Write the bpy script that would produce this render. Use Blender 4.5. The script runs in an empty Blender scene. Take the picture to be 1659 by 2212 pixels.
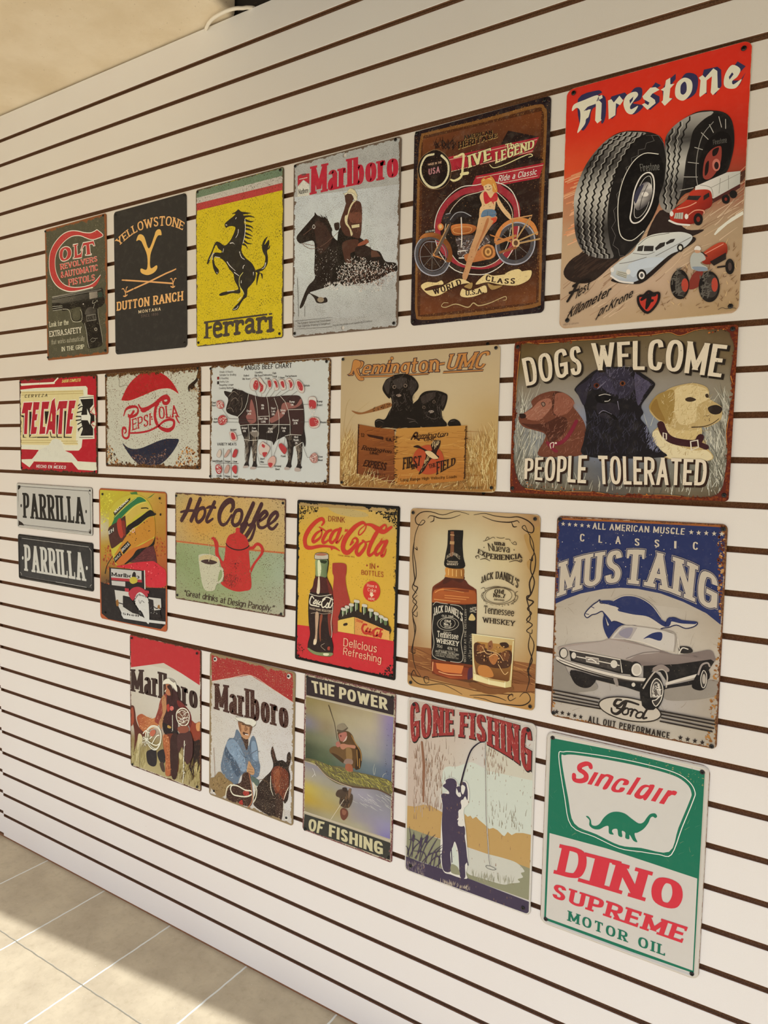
import bpy, math, random
from mathutils import Vector, Matrix
from mathutils.geometry import tessellate_polygon

S = bpy.context.scene
COL = S.collection

# ------------------------------------------------------------------ camera
cam_d = bpy.data.cameras.new('camera')
cam_d.sensor_fit = 'HORIZONTAL'
cam_d.sensor_width = 36.0
cam_d.lens = 36.0 * 1429.13 / 1659.0
cam_d.clip_start = 0.02
cam = bpy.data.objects.new('camera', cam_d)
COL.objects.link(cam)
R = ((0.86165, -0.057636, 0.50422), (0.507012, 0.054049, -0.860243), (0.022328, 0.996874, 0.075793))
M = Matrix(R).to_4x4()
M.translation = Vector((0.576047, -1.276630, 1.363233))
cam.matrix_world = M
S.camera = cam

# ------------------------------------------------------------------ view, sky, sun
S.view_settings.view_transform = 'Standard'
S.view_settings.look = 'None'
S.view_settings.gamma = 1.0
S.view_settings.use_curve_mapping = False
S.view_settings.exposure = 0.0
S.cycles.use_denoising = True
S.cycles.max_bounces = 8
S.cycles.diffuse_bounces = 5

world = bpy.data.worlds.new('sky')
S.world = world
world.use_nodes = True
wn = world.node_tree
# sky: bright overhead, dimmer towards the horizon where the street's far side stands
_tc = wn.nodes.new('ShaderNodeTexCoord')
_sx = wn.nodes.new('ShaderNodeSeparateXYZ')
_rp = wn.nodes.new('ShaderNodeValToRGB')
wn.links.new(_tc.outputs['Generated'], _sx.inputs[0])
wn.links.new(_sx.outputs[2], _rp.inputs[0])
_rp.color_ramp.elements[0].position = 0.0
_rp.color_ramp.elements[0].color = (*(0.16, 0.08, 0.05), 1)
_rp.color_ramp.elements[1].position = 0.75
_rp.color_ramp.elements[1].color = (*(2.45, 3.05, 4.1), 1)
_e = _rp.color_ramp.elements.new(0.22); _e.color = (*(0.95, 0.58, 0.16), 1)
wn.links.new(_rp.outputs[0], wn.nodes['Background'].inputs['Color'])
wn.nodes['Background'].inputs['Strength'].default_value = 1.0

sun_d = bpy.data.lights.new('sun', 'SUN')
sun_d.energy = 4.75
sun_d.angle = math.radians(0.45)
sun_d.color = (0.945, 1.0, 1.11)
sun = bpy.data.objects.new('sun', sun_d)
COL.objects.link(sun)
SUN_DIR = Vector((0.35, 0.75, -1.0)).normalized()      # the way the light travels
sun.rotation_euler = SUN_DIR.to_track_quat('-Z', 'Y').to_euler()
sun.location = (0.5, -4, 5)

# ------------------------------------------------------------------ helpers
def lin(c):
    c /= 255.0
    return c / 12.92 if c <= 0.04045 else ((c + 0.055) / 1.055) ** 2.4

def hexcol(h):
    return tuple(lin(int(h[i:i + 2], 16)) for i in (0, 2, 4))

def tag(o, label=None, cat=None, group=None, kind=None):
    if label: o['label'] = label
    if cat: o['category'] = cat
    if group: o['group'] = group
    if kind: o['kind'] = kind
    return o

def mesh_obj(name, verts, faces, mats, parent=None, midx=None, smooth=False):
    me = bpy.data.meshes.new(name)
    me.from_pydata(verts, [], faces)
    for m in (mats if isinstance(mats, (list, tuple)) else [mats]):
        me.materials.append(m)
    if midx:
        for p, i in zip(me.polygons, midx): p.material_index = i
    if smooth:
        for p in me.polygons: p.use_smooth = True
    me.update()
    o = bpy.data.objects.new(name, me)
    COL.objects.link(o)
    if parent: o.parent = parent
    return o

def new_mat(name, col=(0.8, 0.8, 0.8), rough=0.5, spec=0.4, metal=0.0):
    m = bpy.data.materials.new(name)
    m.use_nodes = True
    b = m.node_tree.nodes['Principled BSDF']
    b.inputs['Base Color'].default_value = (*col, 1)
    b.inputs['Roughness'].default_value = rough
    b.inputs['Specular IOR Level'].default_value = spec
    b.inputs['Metallic'].default_value = metal
    return m, m.node_tree, b

def nd(nt, typ, **kw):
    n = nt.nodes.new(typ)
    for k, v in kw.items(): setattr(n, k, v)
    return n

def math_n(nt, op, a, b=None, c=None, clamp=False):
    n = nd(nt, 'ShaderNodeMath', operation=op, use_clamp=clamp)
    for i, v in enumerate((a, b, c)):
        if v is None: continue
        if isinstance(v, (int, float)): n.inputs[i].default_value = v
        else: nt.links.new(v, n.inputs[i])
    return n.outputs[0]

def mix_n(nt, fac, a, b):
    n = nd(nt, 'ShaderNodeMix', data_type='RGBA')
    for s, v in ((n.inputs[0], fac), (n.inputs[6], a), (n.inputs[7], b)):
        if isinstance(v, (int, float)): s.default_value = v
        elif isinstance(v, tuple): s.default_value = (*v, 1) if len(v) == 3 else v
        else: nt.links.new(v, s)
    return n.outputs[2]

def noise_n(nt, vec, scale, detail=2.0, rough=0.5):
    n = nd(nt, 'ShaderNodeTexNoise')
    n.inputs['Scale'].default_value = scale
    n.inputs['Detail'].default_value = detail
    n.inputs['Roughness'].default_value = rough
    if vec is not None: nt.links.new(vec, n.inputs['Vector'])
    return n.outputs['Fac']

def ramp_n(nt, v, lo, hi):
    n = nd(nt, 'ShaderNodeMapRange', clamp=True, interpolation_type='SMOOTHSTEP')
    nt.links.new(v, n.inputs[0])
    n.inputs[1].default_value = lo
    n.inputs[2].default_value = hi
    return n.outputs[0]

# ------------------------------------------------------------------ wall, floor, ceiling
PITCH = 0.0762
TOP = 2.446                    # height of the slatwall's top edge

def slat_material():
    m, nt, b = new_mat('white_melamine', rough=0.5, spec=0.35)
    tc = nd(nt, 'ShaderNodeTexCoord').outputs['Object']
    n1 = noise_n(nt, tc, 900, 2, .6)
    n2 = noise_n(nt, tc, 3, 3, .5)
    c = mix_n(nt, ramp_n(nt, n1, .3, .7), (0.80, 0.785, 0.75), (0.83, 0.815, 0.78))
    c = mix_n(nt, math_n(nt, 'MULTIPLY', ramp_n(nt, n2, .35, .75), 0.16), c, (0.74, 0.66, 0.62))
    n3 = noise_n(nt, tc, 38, 4, .7)
    c = mix_n(nt, math_n(nt, 'MULTIPLY', ramp_n(nt, n3, .71, .76), 0.35), c, (0.42, 0.33, 0.26))
    nt.links.new(c, b.inputs['Base Color'])
    return m

def groove_material():
    m, nt, b = new_mat('bare_fibreboard', rough=0.8, spec=0.2)
    tc = nd(nt, 'ShaderNodeTexCoord').outputs['Object']
    n1 = noise_n(nt, tc, 500, 4, .7)
    c = mix_n(nt, ramp_n(nt, n1, .3, .75), hexcol('6e4c36'), hexcol('9a7050'))
    nt.links.new(c, b.inputs['Base Color'])
    return m

M_SLAT = slat_material()
M_GROOVE = groove_material()

def slat_panel(name, x0, x1, ztop, yoff):
    """one 8 ft slatwall sheet: 32 slats with T-shaped slots between them, as a swept profile"""
    G = 0.0053                 # half the slot's opening
    D, LIP, T = 0.0125, 0.0052, 0.0135
    B = 0.0007
    prof, kind = [(0.02, 0.0)], []
    prof.append((0.0, 0.0)); kind.append(0)
    for i in range(1, 32):
        z = -i * PITCH
        seq = [((0.0, z + G + B), 0), ((B, z + G), 0), ((LIP, z + G), 1), ((LIP, z + T), 1), ((D, z + T), 1),
               ((D, z - T), 1), ((LIP, z - T), 1), ((LIP, z - G), 1), ((B, z - G), 1), ((0.0, z - G - B), 0)]
        for p, k in seq: prof.append(p); kind.append(k)
    prof.append((0.0, -32 * PITCH)); kind.append(0)
    prof.append((0.02, -32 * PITCH)); kind.append(0)
    V, F, MI = [], [], []
    for y, z in prof:
        V += [(x0, yoff + y, ztop + z), (x1, yoff + y, ztop + z)]
    for i in range(len(prof) - 1):
        F.append((2 * i, 2 * i + 2, 2 * i + 3, 2 * i + 1)); MI.append(kind[i])
    n = len(prof)
    F.append(tuple(2 * i for i in range(n))[::-1]); MI.append(1)
    F.append(tuple(2 * i + 1 for i in range(n))); MI.append(1)
    F.append((0, 1, 2 * n - 1, 2 * n - 2)); MI.append(1)
    return tag(mesh_obj(name, V, F, [M_SLAT, M_GROOVE], midx=MI), 'white slatwall with brown horizontal slots', 'wall', kind='structure')

SEAM = -1.7092
slat_panel('wall_back', SEAM, 2.2, TOP, 0.0)
slat_panel('wall_back_left', -4.2, SEAM - 0.0015, TOP + 0.007, 0.0022)

def box(name, lo, hi, mat, **kw):
    (a, b, c), (d, e, f) = lo, hi
    V = [(a, b, c), (d, b, c), (d, e, c), (a, e, c), (a, b, f), (d, b, f), (d, e, f), (a, e, f)]
    F = [(0, 3, 2, 1), (4, 5, 6, 7), (0, 1, 5, 4), (1, 2, 6, 5), (2, 3, 7, 6), (3, 0, 4, 7)]
    return tag(mesh_obj(name, V, F, mat), **kw)

def floor_material():
    m, nt, b = new_mat('stone_look_tile', rough=0.55, spec=0.35)
    tc = nd(nt, 'ShaderNodeTexCoord').outputs['Object']
    sp = nd(nt, 'ShaderNodeSeparateXYZ')
    nt.links.new(tc, sp.inputs[0])
    x, y = sp.outputs[0], sp.outputs[1]
    P = 0.2945
    u = math_n(nt, 'SUBTRACT', math_n(nt, 'SUBTRACT', x, math_n(nt, 'MULTIPLY', y, 0.072)), -0.2765)
    v = math_n(nt, 'ADD', y, 0.269)
    def gap(c, w, e):
        f = math_n(nt, 'DIVIDE', c, P)
        f = math_n(nt, 'SUBTRACT', f, math_n(nt, 'ROUND', f))
        f = math_n(nt, 'MULTIPLY', math_n(nt, 'ABSOLUTE', f), P)
        return math_n(nt, 'SUBTRACT', 1.0, ramp_n(nt, f, w, w + e))
    wob = math_n(nt, 'MULTIPLY', math_n(nt, 'SUBTRACT', noise_n(nt, tc, 35, 3), .5), 0.004)
    gu = gap(math_n(nt, 'ADD', u, wob), 0.0022, 0.0012)
    gv = gap(math_n(nt, 'ADD', v, wob), 0.0010, 0.0012)
    n1 = noise_n(nt, tc, 7, 5, .65)
    n2 = noise_n(nt, tc, 60, 4, .6)
    c = mix_n(nt, ramp_n(nt, n1, .3, .7), hexcol('b3a284'), hexcol('c7b695'))
    c = mix_n(nt, math_n(nt, 'MULTIPLY', ramp_n(nt, n2, .45, .8), .35), c, hexcol('9c8a6c'))
    n4 = noise_n(nt, tc, 260, 2, .5)
    c = mix_n(nt, math_n(nt, 'MULTIPLY', ramp_n(nt, n4, .72, .76), .6), c, hexcol('e9e4d6'))
    c = mix_n(nt, gu, c, hexcol('dcdacb'))
    c = mix_n(nt, gv, c, hexcol('8d8672'))
    nt.links.new(c, b.inputs['Base Color'])
    bp = nd(nt, 'ShaderNodeBump')
    bp.inputs['Distance'].default_value = 0.002
    bp.inputs['Strength'].default_value = 0.5
    h = math_n(nt, 'SUBTRACT', math_n(nt, 'MULTIPLY', n2, .25), math_n(nt, 'MAXIMUM', gu, gv))
    nt.links.new(h, bp.inputs['Height'])
    nt.links.new(bp.outputs[0], b.inputs['Normal'])
    return m

box('floor', (-8, -10, -0.1), (6, 0.15, 0.0), floor_material(), label='beige stone-look floor tiles', cat='floor', kind='structure')

def plaster(name, c1, c2):
    m, nt, b = new_mat(name, rough=0.9, spec=0.15)
    tc = nd(nt, 'ShaderNodeTexCoord').outputs['Object']
    n1 = noise_n(nt, tc, 5, 4, .6)
    n2 = noise_n(nt, tc, 120, 3, .6)
    c = mix_n(nt, ramp_n(nt, n1, .3, .75), c1, c2)
    c = mix_n(nt, math_n(nt, 'MULTIPLY', ramp_n(nt, n2, .68, .74), .45), c, hexcol('8a7250'))
    nt.links.new(c, b.inputs['Base Color'])
    bp = nd(nt, 'ShaderNodeBump')
    bp.inputs['Distance'].default_value = 0.003
    bp.inputs['Strength'].default_value = 0.3
    nt.links.new(noise_n(nt, tc, 40, 5, .6), bp.inputs['Height'])
    nt.links.new(bp.outputs[0], b.inputs['Normal'])
    return m

M_PLASTER = plaster('cream_plaster', hexcol('dccbae'), hexcol('eadcc4'))
M_DARK = plaster('dark_roof_underside', hexcol('2e2a26'), hexcol('3a342e'))

# plaster soffit over the left of the wall, its end rounded a little where it stops
def soffit():
    z0, z1, xe, r = TOP + 0.006, TOP + 0.16, -0.640, 0.014
    prof = [(-4.2, z0), (xe - r, z0)]
    for k in range(1, 7):
        a = -math.pi / 2 + k * math.pi / 12
        prof.append((xe - r + r * math.cos(a), z0 + r + r * math.sin(a)))
    prof += [(xe, z1), (-4.2, z1)]
    y0, y1 = -1.2, 0.012
    n = len(prof)
    V = [(x, y0, z) for x, z in prof] + [(x, y1, z) for x, z in prof]
    F = [tuple(range(n)), tuple(range(2 * n - 1, n - 1, -1))]
    for i in range(n):
        j = (i + 1) % n
        F.append((i, i + n, j + n, j))
    tag(mesh_obj('ceiling', V, F, M_PLASTER), 'cream plaster soffit above the slatwall', 'ceiling', kind='structure')
soffit()

# the canopy whose front edge throws the slanting shade line on the floor
def canopy():
    z0, z1 = TOP + 0.30, TOP + 0.42
    k = z0 / -SUN_DIR.z
    off = Vector((SUN_DIR.x * k, SUN_DIR.y * k))
    a, b = Vector((-1.324, -0.231)), Vector((-0.433, -0.137))
    d = (b - a) / (b - a).x
    pa = a + d * (-7.0 - a.x) - off
    pb = a + d * (7.0 - a.x) - off
    ring = [(pa.x, pa.y), (pb.x, pb.y), (pb.x, 0.3), (pa.x, 0.3)]
    V = [(x, y, z0) for x, y in ring] + [(x, y, z1) for x, y in ring]
    F = [(0, 3, 2, 1), (4, 5, 6, 7), (0, 1, 5, 4), (1, 2, 6, 5), (2, 3, 7, 6), (3, 0, 4, 7)]
    tag(mesh_obj('ceiling_canopy', V, F, M_DARK), 'dark canopy underside above the plaster soffit', 'ceiling', kind='structure')
canopy()
box('gap_shade_strip', (-4.2, 0.0025, 0.0), (2.2, 0.0205, 0.0074), M_GROOVE, label='added dark strip for the shaded gap under the slatwall', cat='shade_strip', kind='structure')  # added strip; its dark face stands in for contact shadow in the gap
box('wall_upper', (-4.2, 0.021, 0.0), (2.2, 0.15, TOP + 0.30), M_DARK, label='dark masonry behind the slatwall', cat='wall', kind='structure')

# white cable looped over the top of the wall
def tube(name, pts, r, mat, parent=None, n=10):
    pts = [Vector(p) for p in pts]
    sp = []
    for i in range(len(pts) - 1):
        p0, p1, p2, p3 = pts[max(i - 1, 0)], pts[i], pts[i + 1], pts[min(i + 2, len(pts) - 1)]
        for k in range(6):
            t = k / 6
            sp.append(0.5 * (2 * p1 + (p2 - p0) * t + (2 * p0 - 5 * p1 + 4 * p2 - p3) * t * t + (3 * p1 - p0 - 3 * p2 + p3) * t ** 3))
    sp.append(pts[-1])
    V, F = [], []
    up = Vector((0, 0, 1))
    for i, p in enumerate(sp):
        t = (sp[min(i + 1, len(sp) - 1)] - sp[max(i - 1, 0)]).normalized()
        a = t.cross(up if abs(t.z) < .95 else Vector((1, 0, 0))).normalized()
        b = t.cross(a)
        for k in range(n):
            an = 2 * math.pi * k / n
            V.append(p + (a * math.cos(an) + b * math.sin(an)) * r)
    for i in range(len(sp) - 1):
        for k in range(n):
            F.append((i * n + k, i * n + (k + 1) % n, (i + 1) * n + (k + 1) % n, (i + 1) * n + k))
    F.append(tuple(range(n))[::-1]); F.append(tuple(range((len(sp) - 1) * n, len(sp) * n)))
    return mesh_obj(name, V, F, mat, parent, smooth=True)

M_CABLE, _, _ = new_mat('white_vinyl', hexcol('ece4d4'), 0.4, 0.4)
tag(tube('cable', [(-0.727, 0.003, TOP + 0.002), (-0.7225, -0.0028, TOP - 0.0048), (-0.7177, -0.0060, TOP - 0.0050), (-0.7016, -0.0140, TOP - 0.0031), (-0.6794, -0.0220, TOP - 0.0034), (-0.6518, -0.0280, TOP - 0.0054), (-0.6245, -0.0280, TOP - 0.0047), (-0.6014, -0.0240, TOP - 0.0048), (-0.5881, -0.0160, TOP - 0.0039), (-0.5795, -0.0080, TOP - 0.0005), (-0.572, 0.006, TOP + 0.004), (-0.568, 0.014, TOP + 0.0)], 0.0042, M_CABLE),
    'white cable looping over the top edge of the slatwall', 'cable')

# ------------------------------------------------------------------ stroke lettering
# glyph: width, then strokes; '~' = smooth curve, '=' = straight; y runs 0..1, x 0..1 of the width
GL = {
'A': '.72 =0,0 .5,1|=.5,1 1,0|=.17,.32 .83,.32', 'B': '.62 =0,0 0,1|~0,1 .55,1 .9,.93 .9,.62 .55,.53 0,.53|~0,.53 .6,.53 1,.43 1,.08 .6,0 0,0',
'C': '.62 ~1,.78 .85,.97 .5,1 .12,.9 0,.5 .12,.1 .5,0 .85,.03 1,.24', 'D': '.66 =0,0 0,1|~0,1 .5,1 .86,.9 1,.5 .86,.1 .5,0 0,0',
'E': '.54 =0,0 0,1|=0,1 1,1|=0,.52 .8,.52|=0,0 1,0', 'F': '.52 =0,0 0,1|=0,1 1,1|=0,.5 .8,.5',
'G': '.66 ~1,.78 .85,.97 .5,1 .12,.9 0,.5 .12,.1 .5,0 .85,.06 1,.2|=1,.1 1,.45|=1,.45 .6,.45', 'H': '.66 =0,0 0,1|=1,0 1,1|=0,.5 1,.5',
'I': '.0 =.5,0 .5,1', 'J': '.42 ~.95,1 .95,.6 .95,.25 .7,.02 .3,.02 0,.2', 'K': '.64 =0,0 0,1|=0,.38 .95,1|=.28,.56 1,0', 'L': '.52 =0,0 0,1|=0,0 1,0',
'M': '.84 =0,0 0,1|=0,1 .5,.15|=.5,.15 1,1|=1,1 1,0', 'N': '.68 =0,0 0,1|=0,1 1,0|=1,0 1,1',
'O': '.7 ~.5,1 .86,.9 1,.5 .86,.1 .5,0 .14,.1 0,.5 .14,.9 .5,1', 'P': '.58 =0,0 0,1|~0,1 .55,1 1,.9 1,.55 .55,.44 0,.44',
'Q': '.7 ~.5,1 .86,.9 1,.5 .86,.1 .5,0 .14,.1 0,.5 .14,.9 .5,1|=.6,.25 1,-.05', 'R': '.62 =0,0 0,1|~0,1 .55,1 .96,.9 .96,.58 .55,.47 0,.47|=.5,.47 1,0',
'S': '.56 ~.97,.8 .8,.97 .5,1 .15,.95 .03,.75 .25,.57 .72,.45 .97,.27 .85,.05 .5,0 .15,.04 0,.22', 'T': '.6 =.5,0 .5,1|=0,1 1,1',
'U': '.64 =0,1 0,.3|~0,.34 .06,.1 .5,0 .94,.1 1,.34|=1,.3 1,1', 'V': '.68 =0,1 .5,0|=.5,0 1,1', 'W': '.98 =0,1 .25,0|=.25,0 .5,.9|=.5,.9 .75,0|=.75,0 1,1',
'X': '.64 =0,0 1,1|=0,1 1,0', 'Y': '.64 =0,1 .5,.45|=1,1 .5,.45|=.5,.5 .5,0', 'Z': '.58 =0,1 1,1|=1,1 0,0|=0,0 1,0',
'0': '.56 ~.5,1 .88,.88 1,.5 .88,.12 .5,0 .12,.12 0,.5 .12,.88 .5,1', '1': '.3 =.1,.8 .6,1|=.6,1 .6,0', '2': '.54 ~.02,.75 .2,.97 .6,1 .98,.8 .8,.5 .4,.25 0,0|=0,0 1,0',
'3': '.54 ~.02,.85 .4,1 .9,.9 .9,.62 .4,.53|~.4,.53 1,.45 1,.1 .5,0 .1,.05 0,.18', '4': '.58 =.75,0 .75,1|=.75,1 0,.3|=0,.3 1,.3', '5': '.54 =.9,1 .15,1|=.15,1 .08,.55|~.08,.55 .5,.64 .95,.5 .98,.15 .6,0 .15,.02 0,.15',
'6': '.54 ~.9,.92 .5,1 .1,.75 0,.3 .2,.03 .6,0 1,.15 .98,.5 .6,.62 .1,.5 .02,.35', '7': '.52 =0,1 1,1|=1,1 .35,0', '8': '.56 ~.5,.53 .1,.62 .08,.9 .5,1 .92,.9 .9,.62 .5,.53 .02,.42 .02,.1 .5,0 .98,.1 .98,.42 .5,.53',
'9': '.54 ~.1,.08 .5,0 .9,.25 1,.7 .8,.97 .4,1 0,.85 .02,.5 .4,.38 .9,.5 .98,.65',
'a': '.5 ~.05,.58 .3,.68 .7,.66 .92,.5|=.92,.55 .92,0|~.92,.4 .4,.38 .02,.25 .05,.04 .35,0 .7,.05 .92,.2', 'b': '.54 =0,0 0,1|~0,.5 .4,.68 .8,.63 1,.34 .8,.05 .4,0 0,.18',
'c': '.48 ~1,.52 .8,.66 .5,.68 .12,.58 0,.34 .12,.1 .5,0 .8,.02 1,.16', 'd': '.54 =1,0 1,1|~1,.5 .6,.68 .2,.63 0,.34 .2,.05 .6,0 1,.18',
'e': '.52 =.03,.35 .97,.35|~.97,.35 .93,.6 .5,.68 .1,.58 0,.34 .12,.08 .5,0 .85,.04 .96,.15', 'f': '.36 ~.98,.97 .7,1 .4,.9 .38,.6|=.38,.65 .38,0|=0,.64 .9,.64',
'g': '.54 =1,.68 1,-.02|~1,.02 .9,-.22 .5,-.28 .08,-.2|~1,.5 .6,.68 .2,.63 0,.34 .2,.08 .6,.02 1,.2', 'h': '.52 =0,0 0,1|~0,.45 .3,.66 .7,.68 1,.5|=1,.54 1,0', 'i': '.0 =.5,0 .5,.68|=.5,.86 .5,.98',
'j': '.2 =.6,-.05 .6,.68|=.6,.86 .6,.98|~.6,0 .5,-.22 0,-.28', 'k': '.5 =0,0 0,1|=0,.25 .9,.68|=.3,.4 1,0', 'l': '.0 =.5,0 .5,1',
'm': '.8 =0,0 0,.68|~0,.45 .15,.64 .35,.68 .5,.5|=.5,.54 .5,0|~.5,.45 .65,.64 .85,.68 1,.5|=1,.54 1,0', 'n': '.52 =0,0 0,.68|~0,.45 .3,.66 .7,.68 1,.5|=1,.54 1,0',
'o': '.54 ~.5,.68 .86,.6 1,.34 .86,.08 .5,0 .14,.08 0,.34 .14,.6 .5,.68', 'p': '.54 =0,-.28 0,.68|~0,.5 .4,.68 .8,.63 1,.34 .8,.05 .4,0 0,.18', 'q': '.54 =1,-.28 1,.68|~1,.5 .6,.68 .2,.63 0,.34 .2,.05 .6,0 1,.18',
'r': '.38 =0,0 0,.68|~0,.38 .2,.56 .55,.67 .9,.67 1,.52', 's': '.44 ~.95,.56 .75,.67 .45,.68 .1,.62 .08,.45 .5,.36 .95,.26 .9,.06 .5,0 .2,.02 0,.13', 't': '.36 =.4,.95 .4,.2|~.4,.24 .5,.03 .8,0 1,.05|=0,.66 .95,.66',
'u': '.52 =0,.68 0,.2|~0,.24 .1,.04 .4,0 .8,.05 1,.25|=1,.68 1,0', 'v': '.5 =0,.68 .5,0|=.5,0 1,.68', 'w': '.76 =0,.68 .25,0|=.25,0 .5,.6|=.5,.6 .75,0|=.75,0 1,.68', 'x': '.5 =0,0 1,.68|=0,.68 1,0',
'y': '.52 =0,.68 .52,0|=1,.68 .35,-.28', 'z': '.46 =0,.68 1,.68|=1,.68 0,0|=0,0 1,0',
'.': '.0 =.5,0 .5,.06', ',': '.08 =.8,.08 .2,-.12', ':': '.0 =.5,.06 .5,.14|=.5,.5 .5,.58', '-': '.34 =0,.36 1,.36', "'": '.0 =.5,.76 .5,1', '"': '.2 =0,.76 .1,1|=.9,.76 1,1', '&': '.66 ~1,.35 .7,.05 .3,0 .0,.2 .2,.5 .6,.75 .55,.97 .3,1 .15,.85 .3,.6 1,0',
'%': '.8 ~.25,1 .4,.75 .25,.52 .05,.75 .25,1|=.1,0 .9,1|~.75,.48 .95,.25 .75,0 .6,.25 .75,.48', '!': '.0 =.5,.3 .5,1|=.5,0 .5,.06', '/': '.4 =0,0 1,1', '*': '.0 =.5,.42 .5,.58', '(': '.2 ~1,1 .2,.7 .2,.3 1,0', ')': '.2 ~0,1 .8,.7 .8,.3 0,0',
}

def spline(pts, closed=False, n=5):
    out, m = [], len(pts)
    if m < 3 and not closed: return list(pts)
    for i in range(m if closed else m - 1):
        if closed: p0, p1, p2, p3 = pts[i - 1], pts[i], pts[(i + 1) % m], pts[(i + 2) % m]
        else: p0, p1, p2, p3 = pts[max(i - 1, 0)], pts[i], pts[i + 1], pts[min(i + 2, m - 1)]
        for k in range(n):
            t = k / n
            out.append(tuple(0.5 * (2 * b + (c - a) * t + (2 * a - 5 * b + 4 * c - d) * t * t + (3 * b - a - 3 * c + d) * t ** 3)
                             for a, b, c, d in zip(p0, p1, p2, p3)))
    if not closed: out.append(tuple(pts[-1]))
    return out

def ribbon(pts, widths):
    """quads either side of a centre line; widths run along it"""
    n = len(pts)
    L, Rr = [], []
    for i in range(n):
        a, b = pts[max(i - 1, 0)], pts[min(i + 1, n - 1)]
        dx, dy = b[0] - a[0], b[1] - a[1]
        l = math.hypot(dx, dy) or 1e-9
        if 0 < i < n - 1:                        # keep corners from thinning
            c = pts[i]
            ax, ay = c[0] - a[0], c[1] - a[1]; la = math.hypot(ax, ay) or 1e-9
            k = max(0.6, abs((ax * dx + ay * dy) / (la * l)))
        else: k = 1
        t = i / max(n - 1, 1) * (len(widths) - 1)
        j = min(int(t), len(widths) - 2) if len(widths) > 1 else 0
        w = widths[0] if len(widths) == 1 else widths[j] + (widths[j + 1] - widths[j]) * (t - j)
        w = w * .5 / k
        L.append((pts[i][0] - dy / l * w, pts[i][1] + dx / l * w))
        Rr.append((pts[i][0] + dy / l * w, pts[i][1] - dx / l * w))
    return L, Rr

def glyph_quads(ch, wx, wy, grow, serif, wide):
    """polygons of one letter in em units; returns (width, polygons)"""
    if ch == ' ': return 0.3 * wide, []
    spec = GL[ch].split(' ', 1)
    w = float(spec[0]) * wide + (wx if float(spec[0]) < .25 else 0)
    low = ch.islower()
    polys = []
    sx, sy = wx + grow, wy + grow
    def P(x, y):
        return (wx / 2 + x * (w - wx), wy / 2 + y * (1 - wy) if y >= 0 else wy / 2 + y)
    def at(y): return wy / 2 + y * (1 - wy) if y >= 0 else wy / 2 + y
    for si, st in enumerate(spec[1].split('|')):
        raw = [tuple(map(float, q.split(','))) for q in st[1:].split()]
        pts = [P(*q) for q in raw]
        curve = st[0] == '~'
        closed = curve and raw[0] == raw[-1] and len(raw) > 4
        if closed:
            sp = spline(pts[:-1], True, 4); sp.append(sp[0]); 
            q = [(x / sx, y / sy) for x, y in sp]
            n = len(q) - 1
            L, Rr = [], []
            for i in range(n + 1):
                a, b = q[(i - 1) % n], q[(i + 1) % n]
                dx, dy = b[0] - a[0], b[1] - a[1]; l = math.hypot(dx, dy) or 1e-9
                L.append((q[i % n][0] - dy / l * .5, q[i % n][1] + dx / l * .5)); Rr.append((q[i % n][0] + dy / l * .5, q[i % n][1] - dx / l * .5))
        else:
            sp = spline(pts, False, 4) if curve else pts
            q = [(x / sx, y / sy) for x, y in sp]
            if curve: q = [q[0]] + q[1:]
            L, Rr = ribbon(q, [1.0])
        L = [[x * sx, y * sy] for x, y in L]; Rr = [[x * sx, y * sy] for x, y in Rr]
        if not curve:
            for e, o in ((0, -1), (-1, 0)):
                dx, dy = pts[e][0] - pts[o][0], pts[e][1] - pts[o][1]
                l = math.hypot(dx, dy) or 1e-9
                yr = raw[e][1]
                if abs(dy) > .45 * l:            # flat ends on the base line and the cap line
                    tgt = pts[e][1] + (sy / 2 if dy > 0 else -sy / 2)
                    for side in (L, Rr):
                        side[e][0] += dx / dy * (tgt - side[e][1]); side[e][1] = tgt
                    if serif and (yr in (0, 1) or (low and yr in (.68, -.28))):
                        s = serif
                        h = max(min(wy, wx) * .8, .07) + grow
                        y0, y1 = (tgt - h, tgt) if dy > 0 else (tgt, tgt + h)
                        cx = pts[e][0]
                        lo, hi = cx - wx / 2 - s - grow / 2, cx + wx / 2 + s + grow / 2
                        if low and dy > 0: hi = cx + wx / 2 + grow / 2
                        if ch in 'MN' and 0 < raw[e][0] < 1: lo = hi = cx
                        if ch in 'AVWMNY' and len(raw) == 2 and yr == (1 if ch == 'A' else 0) and 0 < raw[e][0] < 1 and ch != 'Y': lo = hi = cx
                        if hi > lo: polys.append((('s', si, e), [(lo, y0), (hi, y0), (hi, y1), (lo, y1)]))
                else:
                    ex = dx / l * sx * .5
                    for side in (L, Rr): side[e][0] += ex
                    if serif and yr in (0, 1) and raw[e][0] in (0, 1) and ch in 'EFTLZ':
                        yb = pts[e][1] + (sy / 2 if yr == 1 else -sy / 2)
                        x1 = pts[e][0] + ex
                        t = min(wx * .7, .12) + grow
                        x0 = x1 - t if dx > 0 else x1 + t
                        dep = .26 if yr == 1 else -.26
                        if not (ch in 'EFL' and raw[e][0] == 0): polys.append((('t', si, e), [(x0, yb), (x1, yb), (x1, yb - dep), (x0 * .6 + x1 * .4, yb - dep)]))
        for i in range(len(L) - 1):
            polys.append((si, [tuple(L[i]), tuple(Rr[i]), tuple(Rr[i + 1]), tuple(L[i + 1])]))
    return w, polys

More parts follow.
